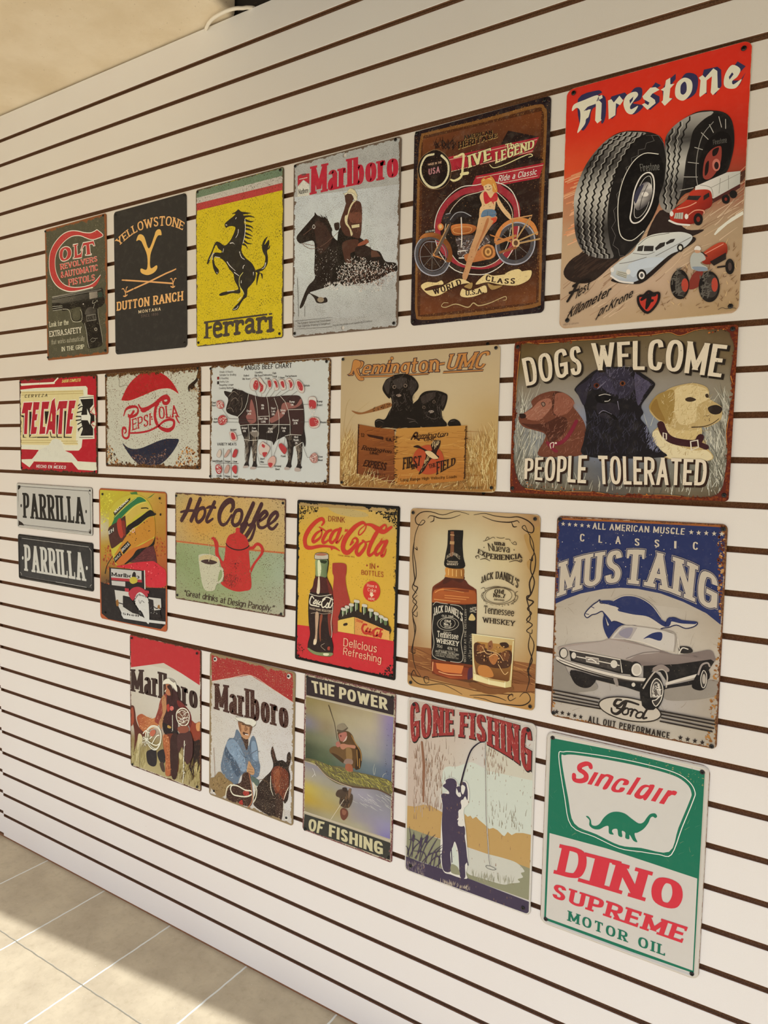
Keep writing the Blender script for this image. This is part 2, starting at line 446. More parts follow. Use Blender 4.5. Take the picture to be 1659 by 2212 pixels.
def lerp_curve(c, t):
    """point at a fraction of a polyline's length"""
    ls = [math.hypot(c[i + 1][0] - c[i][0], c[i + 1][1] - c[i][1]) for i in range(len(c) - 1)]
    d = t * sum(ls)
    for i, l in enumerate(ls):
        if d <= l or i == len(ls) - 1:
            k = d / (l or 1e-9)
            return (c[i][0] + (c[i + 1][0] - c[i][0]) * k, c[i][1] + (c[i + 1][1] - c[i][1]) * k)
        d -= l

def text_polys(txt, bottom, top, wx, wy, grow=0, serif=0, space=.12, wide=1.0, dx=0, dy=0):
    x, glyphs = 0.0, []
    for ch in txt:
        w, g = glyph_quads(ch, wx, wy, grow, serif, wide)
        glyphs.append((x, g)); x += w + space
    total = x - space
    b = spline(bottom, False, 6) if len(bottom) > 2 else bottom
    t = spline(top, False, 6) if len(top) > 2 else top
    out = []
    for ox, g in glyphs:
        for st, poly in g:
            q = []
            for px, py in poly:
                u = (ox + px) / total
                B, T = lerp_curve(b, u), lerp_curve(t, u)
                if u < 0 or u > 1: pass
                q.append((B[0] + (T[0] - B[0]) * py + dx, B[1] + (T[1] - B[1]) * py + dy))
            out.append(((ox, st), q))
    return out

# ------------------------------------------------------------------ printed tin signs
UNIT = 0.0002                # sign drawings are kept in fifths of a millimetre
STEP = 0.000018              # thickness of one layer of print
PLATE = 0.0011
OFF = 0.0012                 # gap between slatwall and plate
KEY = 1                 # what pure white reads as on this wall

def wear_group():
    g = bpy.data.node_groups.new('worn_print', 'ShaderNodeTree')
    it = g.interface
    for n, t in (('Color', 'NodeSocketColor'), ('UV', 'NodeSocketVector'), ('W', 'NodeSocketFloat'), ('H', 'NodeSocketFloat'), ('Edge', 'NodeSocketFloat'), ('EdgeCol', 'NodeSocketColor'),
                 ('Speck', 'NodeSocketFloat'), ('SpeckScale', 'NodeSocketFloat'), ('SpeckCol', 'NodeSocketColor'), ('Streak', 'NodeSocketFloat'), ('Blotch', 'NodeSocketFloat'), ('BlotchCol', 'NodeSocketColor'), ('Mottle', 'NodeSocketFloat')):
        it.new_socket(name=n, in_out='INPUT', socket_type=t)
    it.new_socket(name='Color', in_out='OUTPUT', socket_type='NodeSocketColor')
    gi = nd(g, 'NodeGroupInput').outputs
    go = nd(g, 'NodeGroupOutput')
    sp = nd(g, 'ShaderNodeSeparateXYZ'); g.links.new(gi['UV'], sp.inputs[0])
    x, y = sp.outputs[0], sp.outputs[1]
    d = math_n(g, 'MINIMUM', math_n(g, 'MINIMUM', x, math_n(g, 'SUBTRACT', gi['W'], x)), math_n(g, 'MINIMUM', y, math_n(g, 'SUBTRACT', gi['H'], y)))
    nb = noise_n(g, gi['UV'], 5.0, 6, .68)
    nf = noise_n(g, gi['UV'], 22.0, 5, .7)
    # rust creeping in from the edges
    reach = math_n(g, 'MULTIPLY', gi['Edge'], math_n(g, 'MULTIPLY', math_n(g, 'POWER', math_n(g, 'ADD', nb, .5), 4.5), 1.0))
    er = math_n(g, 'SUBTRACT', math_n(g, 'ADD', reach, math_n(g, 'MULTIPLY', gi['Edge'], math_n(g, 'SUBTRACT', nf, .5))), d)
    em = ramp_n(g, math_n(g, 'DIVIDE', er, math_n(g, 'ADD', gi['Edge'], .0001)), -.02, .2)
    # specks, drawn out when Streak is above one
    mp = nd(g, 'ShaderNodeCombineXYZ')
    g.links.new(math_n(g, 'MULTIPLY', x, gi['SpeckScale']), mp.inputs[0])
    g.links.new(math_n(g, 'DIVIDE', math_n(g, 'MULTIPLY', y, gi['SpeckScale']), gi['Streak']), mp.inputs[1])
    ns = noise_n(g, mp.outputs[0], 1.0, 3, .6)
    dens = math_n(g, 'MULTIPLY', math_n(g, 'SUBTRACT', noise_n(g, gi['UV'], 2.6, 3, .6), .5), .22)
    sm = ramp_n(g, math_n(g, 'SUBTRACT', math_n(g, 'ADD', math_n(g, 'ADD', ns, dens), gi['Speck']), 1.0), 0.0, .035)
    bm = ramp_n(g, math_n(g, 'SUBTRACT', math_n(g, 'ADD', math_n(g, 'ADD', math_n(g, 'MULTIPLY', nb, .7), math_n(g, 'MULTIPLY', nf, .35)), gi['Blotch']), 1.0), 0.0, .08)
    c = mix_n(g, math_n(g, 'MULTIPLY', math_n(g, 'MULTIPLY', math_n(g, 'SUBTRACT', nb, .5), .45), gi['Mottle'], clamp=True), gi['Color'], (.8, .72, .58))
    c = mix_n(g, math_n(g, 'MULTIPLY', math_n(g, 'SUBTRACT', .5, nb), gi['Mottle'], clamp=True), c, (.05, .035, .02))
    c = mix_n(g, bm, c, gi['BlotchCol'])
    c = mix_n(g, sm, c, gi['SpeckCol'])
    ec = mix_n(g, ramp_n(g, nf, .42, .62), gi['EdgeCol'], mix_n(g, .5, gi['EdgeCol'], gi['BlotchCol']))
    c = mix_n(g, em, c, ec)
    g.links.new(c, go.inputs[0])
    return g
WEAR = wear_group()

def print_material(name, w, h, wear, ref):
    m, nt, b = new_mat(name, rough=wear.get('rough', .42), spec=.13)
    at = nd(nt, 'ShaderNodeAttribute', attribute_name='ink')
    uv = nd(nt, 'ShaderNodeUVMap', uv_map='print')
    g = nd(nt, 'ShaderNodeGroup'); g.node_tree = WEAR
    nt.links.new(at.outputs['Color'], g.inputs['Color'])
    nt.links.new(uv.outputs[0], g.inputs['UV'])
    g.inputs['W'].default_value = w * 10; g.inputs['H'].default_value = h * 10
    d = dict(Edge=0.0, EdgeCol='4a2a1a', Speck=0.0, SpeckScale=30.0, SpeckCol='2a2018', Streak=1.0, Blotch=0.0, BlotchCol='7a4a2a', Mottle=0.3)
    d.update({k: v for k, v in wear.items() if k != 'rough'})
    for k, v in d.items():
        g.inputs[k].default_value = (*ink(v, ref), 1) if isinstance(v, str) else v
    nt.links.new(g.outputs[0], b.inputs['Base Color'])
    return m

def ink(h, ref):
    """reflectance of a print colour picked next to white wall of colour ref; a fourth entry of ref lifts the pale colours"""
    if len(ref) > 3 and min(int(h[i:i + 2], 16) for i in (0, 2, 4)) > 138: ref = tuple(v / ref[3] ** 2.2 for v in ref[:3])
    return tuple(min(.92, k * a / r) for k, a, r in zip((0.82, 0.785, 0.665), hexcol(h), ref))

class Print:
    """collects layers of ink on one plate; coordinates in metres from the plate's lower left corner"""
    def __init__(s, w, h, rad, ref):
        s.w, s.h, s.rad, s.ref, s.k, s.j, s.m = w, h, rad, ref, 0, 0, 9
        s.start()
    def start(s): s.V, s.F, s.C = [], [], []
    def clamp(s, x, y):
        e = .0004
        x = min(max(x, e), s.w - e); y = min(max(y, e), s.h - e)
        r = s.rad - e * .3
        cx = r if x < r else s.w - r if x > s.w - r else x
        cy = r if y < r else s.h - r if y > s.h - r else y
        d = math.hypot(x - cx, y - cy)
        if d > r - e and d > 0: x, y = cx + (x - cx) / d * (r - e), cy + (y - cy) / d * (r - e)
        return x, y
    def colour(s, spec):
        """'rrggbb' or 'rrggbb>rrggbb@x,y:x,y' (a run of ink from one colour to the other)"""
        if '>' not in spec:
            c = ink(spec, s.ref); return lambda x, y: c
        cs, ax = spec.split('@')
        cols = [ink(c, s.ref) for c in cs.split('>')]
        (x0, y0), (x1, y1) = [tuple(float(v) * UNIT for v in q.split(',')) for q in ax.split(':')]
        dx, dy = x1 - x0, y1 - y0; ll = dx * dx + dy * dy or 1e-9
        def f(x, y):
            t = min(max(((x - x0) * dx + (y - y0) * dy) / ll, 0), 1) * (len(cols) - 1)
            i = min(int(t), len(cols) - 2); t -= i
            return tuple(a + (b - a) * t for a, b in zip(cols[i], cols[i + 1]))
        return f
    def layer(s): s.k += 1; s.j = 0
    def sub(s): s.j = (s.j + 1) % s.m              # neighbouring strokes of one layer never lie in the very same plane
    def poly(s, pts, col, tris=None):
        z = -(PLATE + OFF + s.k * STEP + s.j * .0000018)
        n = len(s.V)
        pts = [s.clamp(*p) for p in pts]
        for x, y in pts: s.V.append((x, z, y)); s.C.append(col(x, y))
        if tris is None: tris = [tuple(range(len(pts)))]
        for t in tris:
            a = sum(pts[t[i]][0] * pts[t[(i + 1) % len(t)]][1] - pts[t[(i + 1) % len(t)]][0] * pts[t[i]][1] for i in range(len(t)))
            if abs(a) < 1e-12: continue
            t = t if a > 0 else t[::-1]
            s.F.append(tuple(n + i for i in t))
    def fill(s, rings, col):
        flat = [p for r in rings for p in r]
        tris = tessellate_polygon([[Vector((x, y, 0)) for x, y in r] for r in rings])
        s.poly(flat, col, [tuple(t) for t in tris])
    def strip(s, L, R_, col):
        s.sub()
        for i in range(len(L) - 1): s.poly([L[i], R_[i], R_[i + 1], L[i + 1]], col)
    def disc(s, x, y, r, col, n=8):
        s.sub()
        s.poly([(x + r * math.cos(2 * math.pi * i / n), y + r * math.sin(2 * math.pi * i / n)) for i in range(n)], col)
    def build(s, name, mat, parent):
        if not s.F: return None
        o = mesh_obj(name, s.V, s.F, mat, parent)
        finish_ink(o.data, s.C)
        s.start()
        return o

def finish_ink(me, C):
    a = me.attributes.new('ink', 'FLOAT_COLOR', 'POINT')
    a.data.foreach_set('color', [v for c in C for v in (*c, 1.0)])
    uv = me.uv_layers.new(name='print')
    vs = me.vertices
    uv.data.foreach_set('uv', [v for l in me.loops for v in (vs[l.vertex_index].co.x * 10, vs[l.vertex_index].co.z * 10)])

def inside(p, poly):
    x, y = p; c = False
    for i in range(len(poly)):
        (x0, y0), (x1, y1) = poly[i - 1], poly[i]
        if (y0 > y) != (y1 > y) and x < (x1 - x0) * (y - y0) / (y1 - y0) + x0: c = not c
    return c

def mm(v): return float(v) * .001

def draw(pr, line, seed):
    """one line of a sign's drawing"""
    op, rest = line[0], line[2:]
    pts_of = lambda t: [tuple(float(v) * UNIT for v in q.split(',')) for q in t.split()]
    pr.layer()
    if op in 'ps':                                   # filled shape: p corners, s smooth
        c, t = rest.split(' ', 1)
        rings = [pts_of(r) for r in t.split('/')]
        if op == 's': rings = [spline(r, True, 4) for r in rings]
        pr.fill(rings, pr.colour(c))
    elif op in 'oq':                                 # closed outline with a fill: o smooth, q cornered
        f, c, w, t = rest.split(' ', 3)
        q = pts_of(t)
        if op == 'o': q = spline(q, True, 4)
        if f != '-':
            pr.fill([q], pr.colour(f)); pr.layer()
        L, Rr = ribbon(q + q[:2], [mm(w)])
        pr.strip(L[1:] , Rr[1:], pr.colour(c))
        pr.poly([L[-1], Rr[-1], Rr[1], L[1]], pr.colour(c))
        if op == 'q':
            for p in q: pr.disc(*p, mm(w) / 2, pr.colour(c), 6)
    elif op == 'z':                                  # zigzag stroke: width, swing and length of one swing in mm
        c, w, am, wl, t = rest.split(' ', 4)
        col = pr.colour(c)
        for part in t.split('/'):
            q = spline(pts_of(part), False, 6)
            ln = sum(math.dist(q[i], q[i + 1]) for i in range(len(q) - 1))
            n = max(2, int(ln / mm(wl)))
            zz = []
            for i in range(2 * n + 1):
                u = i / (2 * n)
                a, b = lerp_curve(q, max(u - .01, 0)), lerp_curve(q, min(u + .01, 1))
                d = math.dist(a, b) or 1e-9
                p = lerp_curve(q, u); k = mm(am) * (.5 if i % 2 else -.5)
                zz.append((p[0] - (b[1] - a[1]) / d * k, p[1] + (b[0] - a[0]) / d * k))
            L, Rr = ribbon(zz, [mm(w)])
            pr.strip(L, Rr, col)
    elif op in 'lk':                                 # l smooth stroke, k cornered stroke: width(s) in mm
        c, w, t = rest.split(' ', 2)
        ws = [mm(v) for v in w.split(':')]
        for part in t.split('/'):
            q = pts_of(part)
            if op == 'l': q = spline(q, False, 5)
            col = pr.colour(c)
            L, Rr = ribbon(q, ws)
            pr.strip(L, Rr, col)
            if ws[0] > .0008: pr.disc(*q[0], ws[0] / 2 * .98, col)
            if ws[-1] > .0008: pr.disc(*q[-1], ws[-1] / 2 * .98, col)
    elif op == 't':                                  # lettering between a base line and a cap line
        head, bot, top = rest.split('|')
        c, a, txt = head.split(' ', 2)
        kw = {}
        for q in a.split(';'):
            k, v = q.split('='); kw[k] = float(v)
        for k in ('dx', 'dy'):
            if k in kw: kw[k] *= .001
        last = None
        for st, q in text_polys(txt.strip().replace('_', ' '), pts_of(bot), pts_of(top), **kw):
            if st != last: pr.sub(); last = st
            pr.poly(q, pr.colour(c))
    elif op == 'g':                                  # blended patch: colours row by row between four corners
        rows, t = rest.split('|')
        rows = [r.split(',') for r in rows.split('/')]
        tl, tr, br, bl = pts_of(t)
        ny, nx = len(rows), len(rows[0])
        z = -(PLATE + OFF + pr.k * STEP)
        SUB = 4
        lc = [[ink(c, pr.ref) for c in r] for r in rows]
        NX, NY = (nx - 1) * SUB, (ny - 1) * SUB
        n = len(pr.V)
        for j in range(NY + 1):
            for i in range(NX + 1):
                u, v = i / NX, j / NY
                p = [(tl[k] * (1 - u) + tr[k] * u) * (1 - v) + (bl[k] * (1 - u) + br[k] * u) * v for k in (0, 1)]
                x, y = pr.clamp(*p)
                fi, fj = u * (nx - 1), v * (ny - 1)
                i0, j0 = min(int(fi), nx - 2), min(int(fj), ny - 2)
                fi -= i0; fj -= j0
                fi, fj = fi * fi * (3 - 2 * fi), fj * fj * (3 - 2 * fj)
                pr.V.append((x, z, y))
                pr.C.append(tuple((lc[j0][i0][k] * (1 - fi) + lc[j0][i0 + 1][k] * fi) * (1 - fj) + (lc[j0 + 1][i0][k] * (1 - fi) + lc[j0 + 1][i0 + 1][k] * fi) * fj for k in range(3)))
        for j in range(NY):
            for i in range(NX):
                a = n + j * (NX + 1) + i
                pr.F.append((a, a + NX + 1, a + NX + 2, a + 1))
    elif op in 'hd':                                 # h hatching, d dots: count, colours, sizes, region
        rnd = random.Random(seed); pr.m = 50
        head, reg = rest.split('|')
        reg = pts_of(reg)
        xs, ys = [p[0] for p in reg], [p[1] for p in reg]
        a = head.split()
        cols = [pr.colour(c) for c in a[1].split(',')]
        got = 0
        for _ in range(int(a[0]) * 12):
            if got >= int(a[0]): break
            p = (rnd.uniform(min(xs), max(xs)), rnd.uniform(min(ys), max(ys)))
            if not inside(p, reg): continue
            got += 1; pr.sub()
            col = rnd.choice(cols)
            if op == 'd':
                r0, r1 = (mm(v) for v in a[2].split(':'))
                r = r0 + (r1 - r0) * rnd.random() ** 2
                pr.poly([(p[0] + r * rnd.uniform(.6, 1.2) * math.cos(i * math.pi / 3), p[1] + r * rnd.uniform(.6, 1.2) * math.sin(i * math.pi / 3)) for i in range(6)], col)
            else:                                    # angle:jitter length width
                an, ji = (float(v) for v in a[2].split(':'))
                ln, w = mm(a[3]) * rnd.uniform(.5, 1.2), mm(a[4])
                t = math.radians(an + rnd.uniform(-ji, ji)); bend = rnd.uniform(-.25, .25)
                q = [(p[0] + ln * f * math.cos(t + bend * f), p[1] + ln * f * math.sin(t + bend * f)) for f in (0, .35, .7, 1)]
                L, Rr = ribbon(q, [w, w * .8, w * .2])
                pr.strip(L, Rr, col)
        pr.m = 9; pr.k += 5

def rounded(w, h, r, n=6):
    P = []
    for cx, cy, a0 in ((w - r, r, -90), (w - r, h - r, 0), (r, h - r, 90), (r, r, 180)):
        for i in range(n + 1):
            a = math.radians(a0 + 90 * i / n)
            P.append((cx + r * math.cos(a), cy + r * math.sin(a)))
    return P

def plate_mesh(name, w, h, r, holes, colfn, edge_col):
    """sheet-metal plate with a soft front edge; holes are real"""
    e = .0004
    V, F, C = [], [], []
    outer, inner = rounded(w, h, r), [(e + x * (w - 2 * e) / w, e + y * (h - 2 * e) / h) for x, y in rounded(w, h, r)]
    n = len(outer)
    yb, yf = -OFF, -(OFF + PLATE)
    for x, y in outer: V.append((x, yb, y)); C.append(edge_col)
    for x, y in outer: V.append((x, yf + e, y)); C.append(edge_col)
    for x, y in inner: V.append((x, yf, y)); C.append(colfn(x, y))
    for i in range(n):
        j = (i + 1) % n
        F.append((i, j, n + j, n + i)); F.append((n + i, n + j, 2 * n + j, 2 * n + i))
    rings = [inner]
    for hx, hy, hr in holes: rings.append([(hx + hr * math.cos(-2 * math.pi * i / 14), hy + hr * math.sin(-2 * math.pi * i / 14)) for i in range(14)])
    flat = [p for q in rings for p in q]
    tri = tessellate_polygon([[Vector((x, y, 0)) for x, y in q] for q in rings])
    for back in (0, 1):
        b0 = len(V)
        for x, y in flat: V.append((x, yb if back else yf, y)); C.append(edge_col if back else colfn(x, y))
        for t in tri:
            a = sum(flat[t[i]][0] * flat[t[(i + 1) % 3]][1] - flat[t[(i + 1) % 3]][0] * flat[t[i]][1] for i in range(3))
            t = t if (a > 0) != bool(back) else t[::-1]
            F.append(tuple(b0 + i for i in t))
    base = len(V) - len(flat)
    for q in range(1, len(rings)):
        s = n + 14 * (q - 1)
        for i in range(14):
            j = (i + 1) % 14
            F.append((base + s + i, base + s + j, base - len(flat) + s + j, base - len(flat) + s + i))
    return V, F, C

M_SCREW, _, _ = new_mat('black_screw', (0.012, 0.011, 0.010), 0.38, 0.5)
M_SLOT, _, _ = new_mat('screw_recess', (0.003, 0.003, 0.003), 0.6, 0.2)

def screw_mesh(r):
    """domed head with a cross recess"""
    V, F, MI = [], [], []
    prof = [(1.0, 0.0), (0.97, .0007), (.8, .0013), (.5, .0017), (.0, .0019)]
    n = 16
    for a, y in prof[:-1]:
        for k in range(n): V.append((a * r * math.cos(2 * math.pi * k / n), -y, a * r * math.sin(2 * math.pi * k / n)))
    V.append((0, -prof[-1][1], 0))
    for j in range(3):
        for k in range(n): F.append((j * n + k, j * n + (k + 1) % n, (j + 1) * n + (k + 1) % n, (j + 1) * n + k)); MI.append(0)
    for k in range(n): F.append((3 * n + k, 3 * n + (k + 1) % n, 4 * n)); MI.append(0)
    for a in (.4, .4 + math.pi / 2):
        ca, sa = math.cos(a), math.sin(a)
        b = len(V)
        for u, v in ((-.62, -.13), (.62, -.13), (.62, .13), (-.62, .13)):
            x, z = r * (u * ca - v * sa), r * (u * sa + v * ca)
            for y in (-.0012, -.00215): V.append((x, y, z))
        for f in ((1, 3, 5, 7), (0, 2, 3, 1), (2, 4, 5, 3), (4, 6, 7, 5), (6, 0, 1, 7)): F.append(tuple(b + i for i in f)); MI.append(1)
    me = bpy.data.meshes.new('screw')
    me.from_pydata(V, [], F); me.materials.append(M_SCREW); me.materials.append(M_SLOT)
    for p, i in zip(me.polygons, MI): p.material_index = i; p.use_smooth = i == 0
    return me
SCREWS = {}

def rim_mesh(w, h, rad, inset, width, height, n=8):
    """raised bead running round a plate near its edge"""
    V, F = [], []
    path_n = 0
    prof = [(inset + width * i / n, height * math.sin(math.pi * i / n)) for i in range(n + 1)]
    rings = []
    for ins, hh in prof:
        r = max(rad - ins, .0015)
        P = [(x + ins, y + ins, hh) for x, y in rounded(w - 2 * ins, h - 2 * ins, r)]
        rings.append(P)
    m = len(rings[0])
    for P in rings:
        for x, y, hh in P: V.append((x, -(OFF + PLATE + hh - .00005), y))
    for j in range(n):
        for i in range(m):
            k = (i + 1) % m
            F.append((j * m + i, j * m + k, (j + 1) * m + k, (j + 1) * m + i))
    return V, F

def make_sign(sg):
    w, h = sg['size'][0] * .001, sg['size'][1] * .001
    rad = sg.get('radius', 8) * .001
    ref = tuple(lin(v) for v in sg['ref']) + (sg.get('gain', 1.0),)
    root = bpy.data.objects.new(sg.get('name', 'tin_sign'), None)
    root.empty_display_size = .05
    COL.objects.link(root)
    t = math.radians(sg['tilt'])
    cx, cz = sg['pos'][0] * .001, TOP + sg['pos'][1] * .001
    # the empty stands at the middle of the plate's lower edge
    root.location = (cx + math.sin(t) * h / 2, 0, cz - math.cos(t) * h / 2)
    root.rotation_euler = (0, -t, 0)
    tag(root, sg['label'], 'sign', 'tin signs screwed to the slatwall')
    mat = print_material(sg['mat'], w, h, sg['wear'], ref)
    pr = Print(w, h, rad, ref)
    holes = [(x * UNIT, y * UNIT, r * .001) for x, y, r in sg.get('holes', [])]
    base = pr.colour(sg['base'])
    V, F, C = plate_mesh('plate', w, h, rad, holes, base, ink(sg.get('edge', '5a4636'), ref))
    kids = []
    o = mesh_obj('plate', V, F, mat, root)
    finish_ink(o.data, C)
    kids.append(o)
    if 'rim' in sg:
        ins, wd, ht, c = sg['rim']
        V, F = rim_mesh(w, h, rad, ins * .001, wd * .001, ht * .001)
        o = mesh_obj('rim', V, F, mat, root, smooth=True)
        finish_ink(o.data, [ink(c, ref)] * len(V))
        kids.append(o)
    name, lab, seed = 'picture', None, 1
    for line in sg['art'].strip().split('\n'):
        if line[0] == '@':
            o = pr.build(name, mat, root)
            if o:
                kids.append(o)
                if lab: o['label'] = lab
            name, _, lab = line[1:].partition('|')
            continue
        seed += 1
        draw(pr, line, seed)
    o = pr.build(name, mat, root)
    if o:
        kids.append(o)
        if lab: o['label'] = lab
    for x, y in sg['screws']:
        r = sg.get('screw_r', 3.6)
        if r not in SCREWS: SCREWS[r] = screw_mesh(r * .001)
        o = bpy.data.objects.new('screw', SCREWS[r])
        COL.objects.link(o); o.parent = root
        o.location = (x * UNIT, -(OFF + PLATE + pr.k * STEP + .00005), y * UNIT)
        kids.append(o)
    for o in kids: o.location.x -= w / 2
    return root

SIGNS = []
SIGNS.append(dict(label='narrow dark olive sign with red swash lettering and a pistol', mat='olive_print', size=(291.7, 398.3), pos=(-1261.0, -589.9), tilt=0.44, radius=7, ref=(198,179,152), base='4b4534', edge='8a5a3a', wear={'Edge': 0.07, 'EdgeCol': '7a4526', 'Speck': 0.335, 'SpeckScale': 44.0, 'SpeckCol': 'c9b48a', 'Mottle': 0.5, 'Blotch': 0.0},
    screws=[(20,1962), (1399,1965), (1404,52), (20,46)],
    art="""
@swash_lettering
s a83430 1251,1794 1387,1692 1250,1668 1121,1674 991,1720 860,1770 693,1791 538,1764 397,1701 288,1611 244,1489 259,1339 342,1201 478,1100 665,1042 868,1022 1068,1027 1200,1069 1312,1142 1264,1051 1157,990 934,981 697,979 526,1005 319,1087 182,1209 113,1357 106,1529 147,1651 259,1762 437,1846 611,1869 779,1847 961,1794 1091,1769 1189,1775
l dccbab 2.2 1251,1794 1387,1692 1250,1666 1121,1672 991,1718 860,1768 693,1789 538,1762 397,1698 288,1608 244,1489 259,1339 342,1201 478,1100 666,1044 868,1024 1068,1030 1200,1071 1312,1142
l dccbab 3.4:2.4:2.4 1132,986 933,979 697,979 526,1003 319,1084 175,1208 102,1358 97,1530 138,1652 252,1763 430,1849 607,1874 779,1851 961,1798 1092,1773 1189,1779 1251,1794
o a83430 dccbab 2.4 508,1664 619,1625 653,1550 613,1482 509,1454 405,1470 352,1549 386,1639
o 4b4534 dccbab 1.8 502,1625 545,1586 550,1543 519,1500 476,1490 445,1515 440,1569 463,1613
q a83430 dccbab 2.2 688,1664 810,1662 802,1638 780,1636 792,1500 868,1510 895,1558 920,1560 891,1445 681,1457 685,1478 715,1479 721,1639 691,1638
q a83430 dccbab 2.2 926,1656 1172,1649 1202,1571 1175,1570 1143,1605 1078,1609 1095,1479 1123,1470 1122,1455 975,1465 975,1480 1003,1484 996,1610 946,1607 886,1549 866,1552
t d2a890 wx=.15;wy=.11;grow=.07;serif=.04;space=.14 REVOLVERS|379,1338 1249,1345|368,1422 1240,1419
t b83a34 wx=.15;wy=.11;serif=.03;space=.14 REVOLVERS|373,1335 1248,1342|363,1421 1239,1417
t d2a890 wx=.15;wy=.11;grow=.07;serif=.03;space=.12 &AUTOMATIC|381,1215 1261,1214|377,1305 1252,1298
t b83a34 wx=.15;wy=.11;space=.12 &AUTOMATIC|375,1212 1261,1211|372,1303 1252,1296
t d2a890 wx=.15;wy=.11;grow=.07;serif=.04;space=.14 PISTOLS|572,1077 1187,1082|567,1172 1186,1167
t b83a34 wx=.15;wy=.11;serif=.03;space=.14 PISTOLS|567,1073 1187,1080|562,1171 1186,1165
@printed_pistol
s 191614 1126,810 1361,811 1400,782 1391,732 1318,688 1261,684 1235,614 1256,520 1307,310 1343,183 1317,128 1170,108 1005,114 991,210 963,358 916,467 852,541 880,648 857,713 791,741 550,722 393,727 396,790 432,819
p 23201c 154,963 1326,964 1365,938 1393,803 1126,800 396,810 353,832 221,851 149,848
p 8d8271>3a342e@525,979:555,859 154,963 1033,965 1326,964 1333,946 1032,946 153,942
p 5b5347>2a2622@523,916:537,819 152,912 1031,913 1053,833 397,828 345,849 150,869
p 8c7d6c>6e6155@1056,910:1241,819 1051,921 1241,919 1244,827 1058,825
p 2f3a30 1251,899 1348,901 1357,827 1254,825
p 1d1916 149,848 345,840 404,784 403,747 154,750
k 9d9282 1.0 161,927 1032,934 1325,932
k cabfa8 .9 156,809 405,798/155,777 404,774/163,749 394,743
l b4a890 1.6 412,746 567,715 631,566 715,527 851,525 878,575 875,638 840,694
l 191614 2.6 653,701 630,640 640,576 716,537 801,540 853,577 839,673
s 4b4534 670,705 790,704 839,662 845,589 801,545 707,543 649,586 637,650
l a99c86 1.2 1244,665 1264,519 1323,308 1343,173
l c8bca4 1.3 934,486 979,347 1000,209 1030,118
s 4f473e>26221e@1023,655:1186,629 990,690 1090,709 1172,682 1210,606 955,610
p 4a433b 967,596 1198,599 1215,508 984,505
q - 9b8f7c .7 974,592 1193,596 1209,512 991,508
t 17130f wx=.2;wy=.16 COLT|1002,520 1196,525|993,575 1185,580
s 8f8270 1227,373 1221,359 1204,351 1184,353 1168,363 1162,378 1169,392 1185,400 1206,398 1222,388
s 221e1a 1213,374 1209,366 1200,361 1189,362 1180,368 1177,377 1181,385 1190,390 1201,389 1210,383
l 9b8f7c .9 1058,225 1109,253 1174,243 1232,243/1075,214 1132,199 1190,226
l b5a991 1.2 1142,798 1125,759 1190,762 1232,789 1247,767/1173,744 1147,684
s d8ccb4 925,769 922,764 916,761 909,761 903,765 901,771 904,776 910,779 917,779 923,775
@lettering
t cdbf9f wx=.13;wy=.1;serif=.07;space=.1 Look_for_the|77,505 551,503|75,586 553,578
t d3c5a5 wx=.14;wy=.1;serif=.08;space=.1 EXTRA.SAFETY|74,357 862,354|70,443 858,441
t 9c9076 wx=.13;wy=.1;serif=.05;space=.1 that_works_automatically|114,237 934,233|112,308 928,304
t cdbf9f wx=.14;wy=.1;serif=.07;space=.12 IN_THE_GRIP|373,113 918,115|372,180 915,178
"""))
SIGNS.append(dict(label='charcoal ranch sign with an orange cattle brand letter above two crossed branding irons', mat='charcoal_print', size=(290.4, 398.8), pos=(-937.2, -591.5), tilt=0.40, radius=10, ref=(199,180,154), base='302b27', edge='1c1816', wear={'Speck': 0.12, 'SpeckScale': 60.0, 'SpeckCol': '1c1714', 'Mottle': 0.25, 'rough': 0.5},
    screws=[(48,1949), (1417,1959), (1406,57), (44,50)],
    art="""
@arched_lettering
t eb9a5e wx=.15;wy=.13;serif=.09;space=.13 YELLOWSTONE|109,1513 292,1590 487,1645 724,1660 939,1652 1134,1621 1295,1565 1381,1526|31,1604 212,1684 409,1746 617,1786 850,1784 1062,1762 1268,1702 1423,1615
@brand_emblem
s ed9f52 472,1526 502,1585 542,1605 597,1589 644,1542 726,1385 830,1525 862,1587 908,1611 961,1597 979,1528 922,1532 883,1507 828,1422 756,1292 757,1120 876,1142 886,1094 821,1050 712,1032 618,1054 555,1093 564,1140 682,1114 690,1296 595,1476 564,1512 525,1531
@crossed_irons
k e7955c 3.4 164,1032 222,1023
k e7955c 4.2 238,1020 772,933/787,930 1180,863
k e7955c 3.4:4.4 1250,1042 1183,1028 1064,1010 710,936
k e7955c 4.2 710,936 423,885/398,881 259,854
l e7955c 2.6 1146,926 1170,926 1198,876 1229,919 1255,917
k e7955c 3.2 1198,880 1194,816
l e7955c 3.4 1153,826 1191,809 1227,819
l e7955c 2.6 161,906 194,907 234,854 252,906 274,925
k e7955c 3.2 236,860 232,806
l e7955c 3.4 192,805 231,799 271,814
@lettering
t eb9a5e wx=.19;wy=.15;serif=.05;space=.12 DUTTON_RANCH|45,614 1382,616|48,739 1384,739
t f0b48c wx=.15;wy=.14;space=.3 MONTANA|504,533 952,528|504,576 953,571
t 6c584c wx=.1;wy=.1;space=.3 SINCE_1886|558,472 902,470|559,510 903,507
"""))
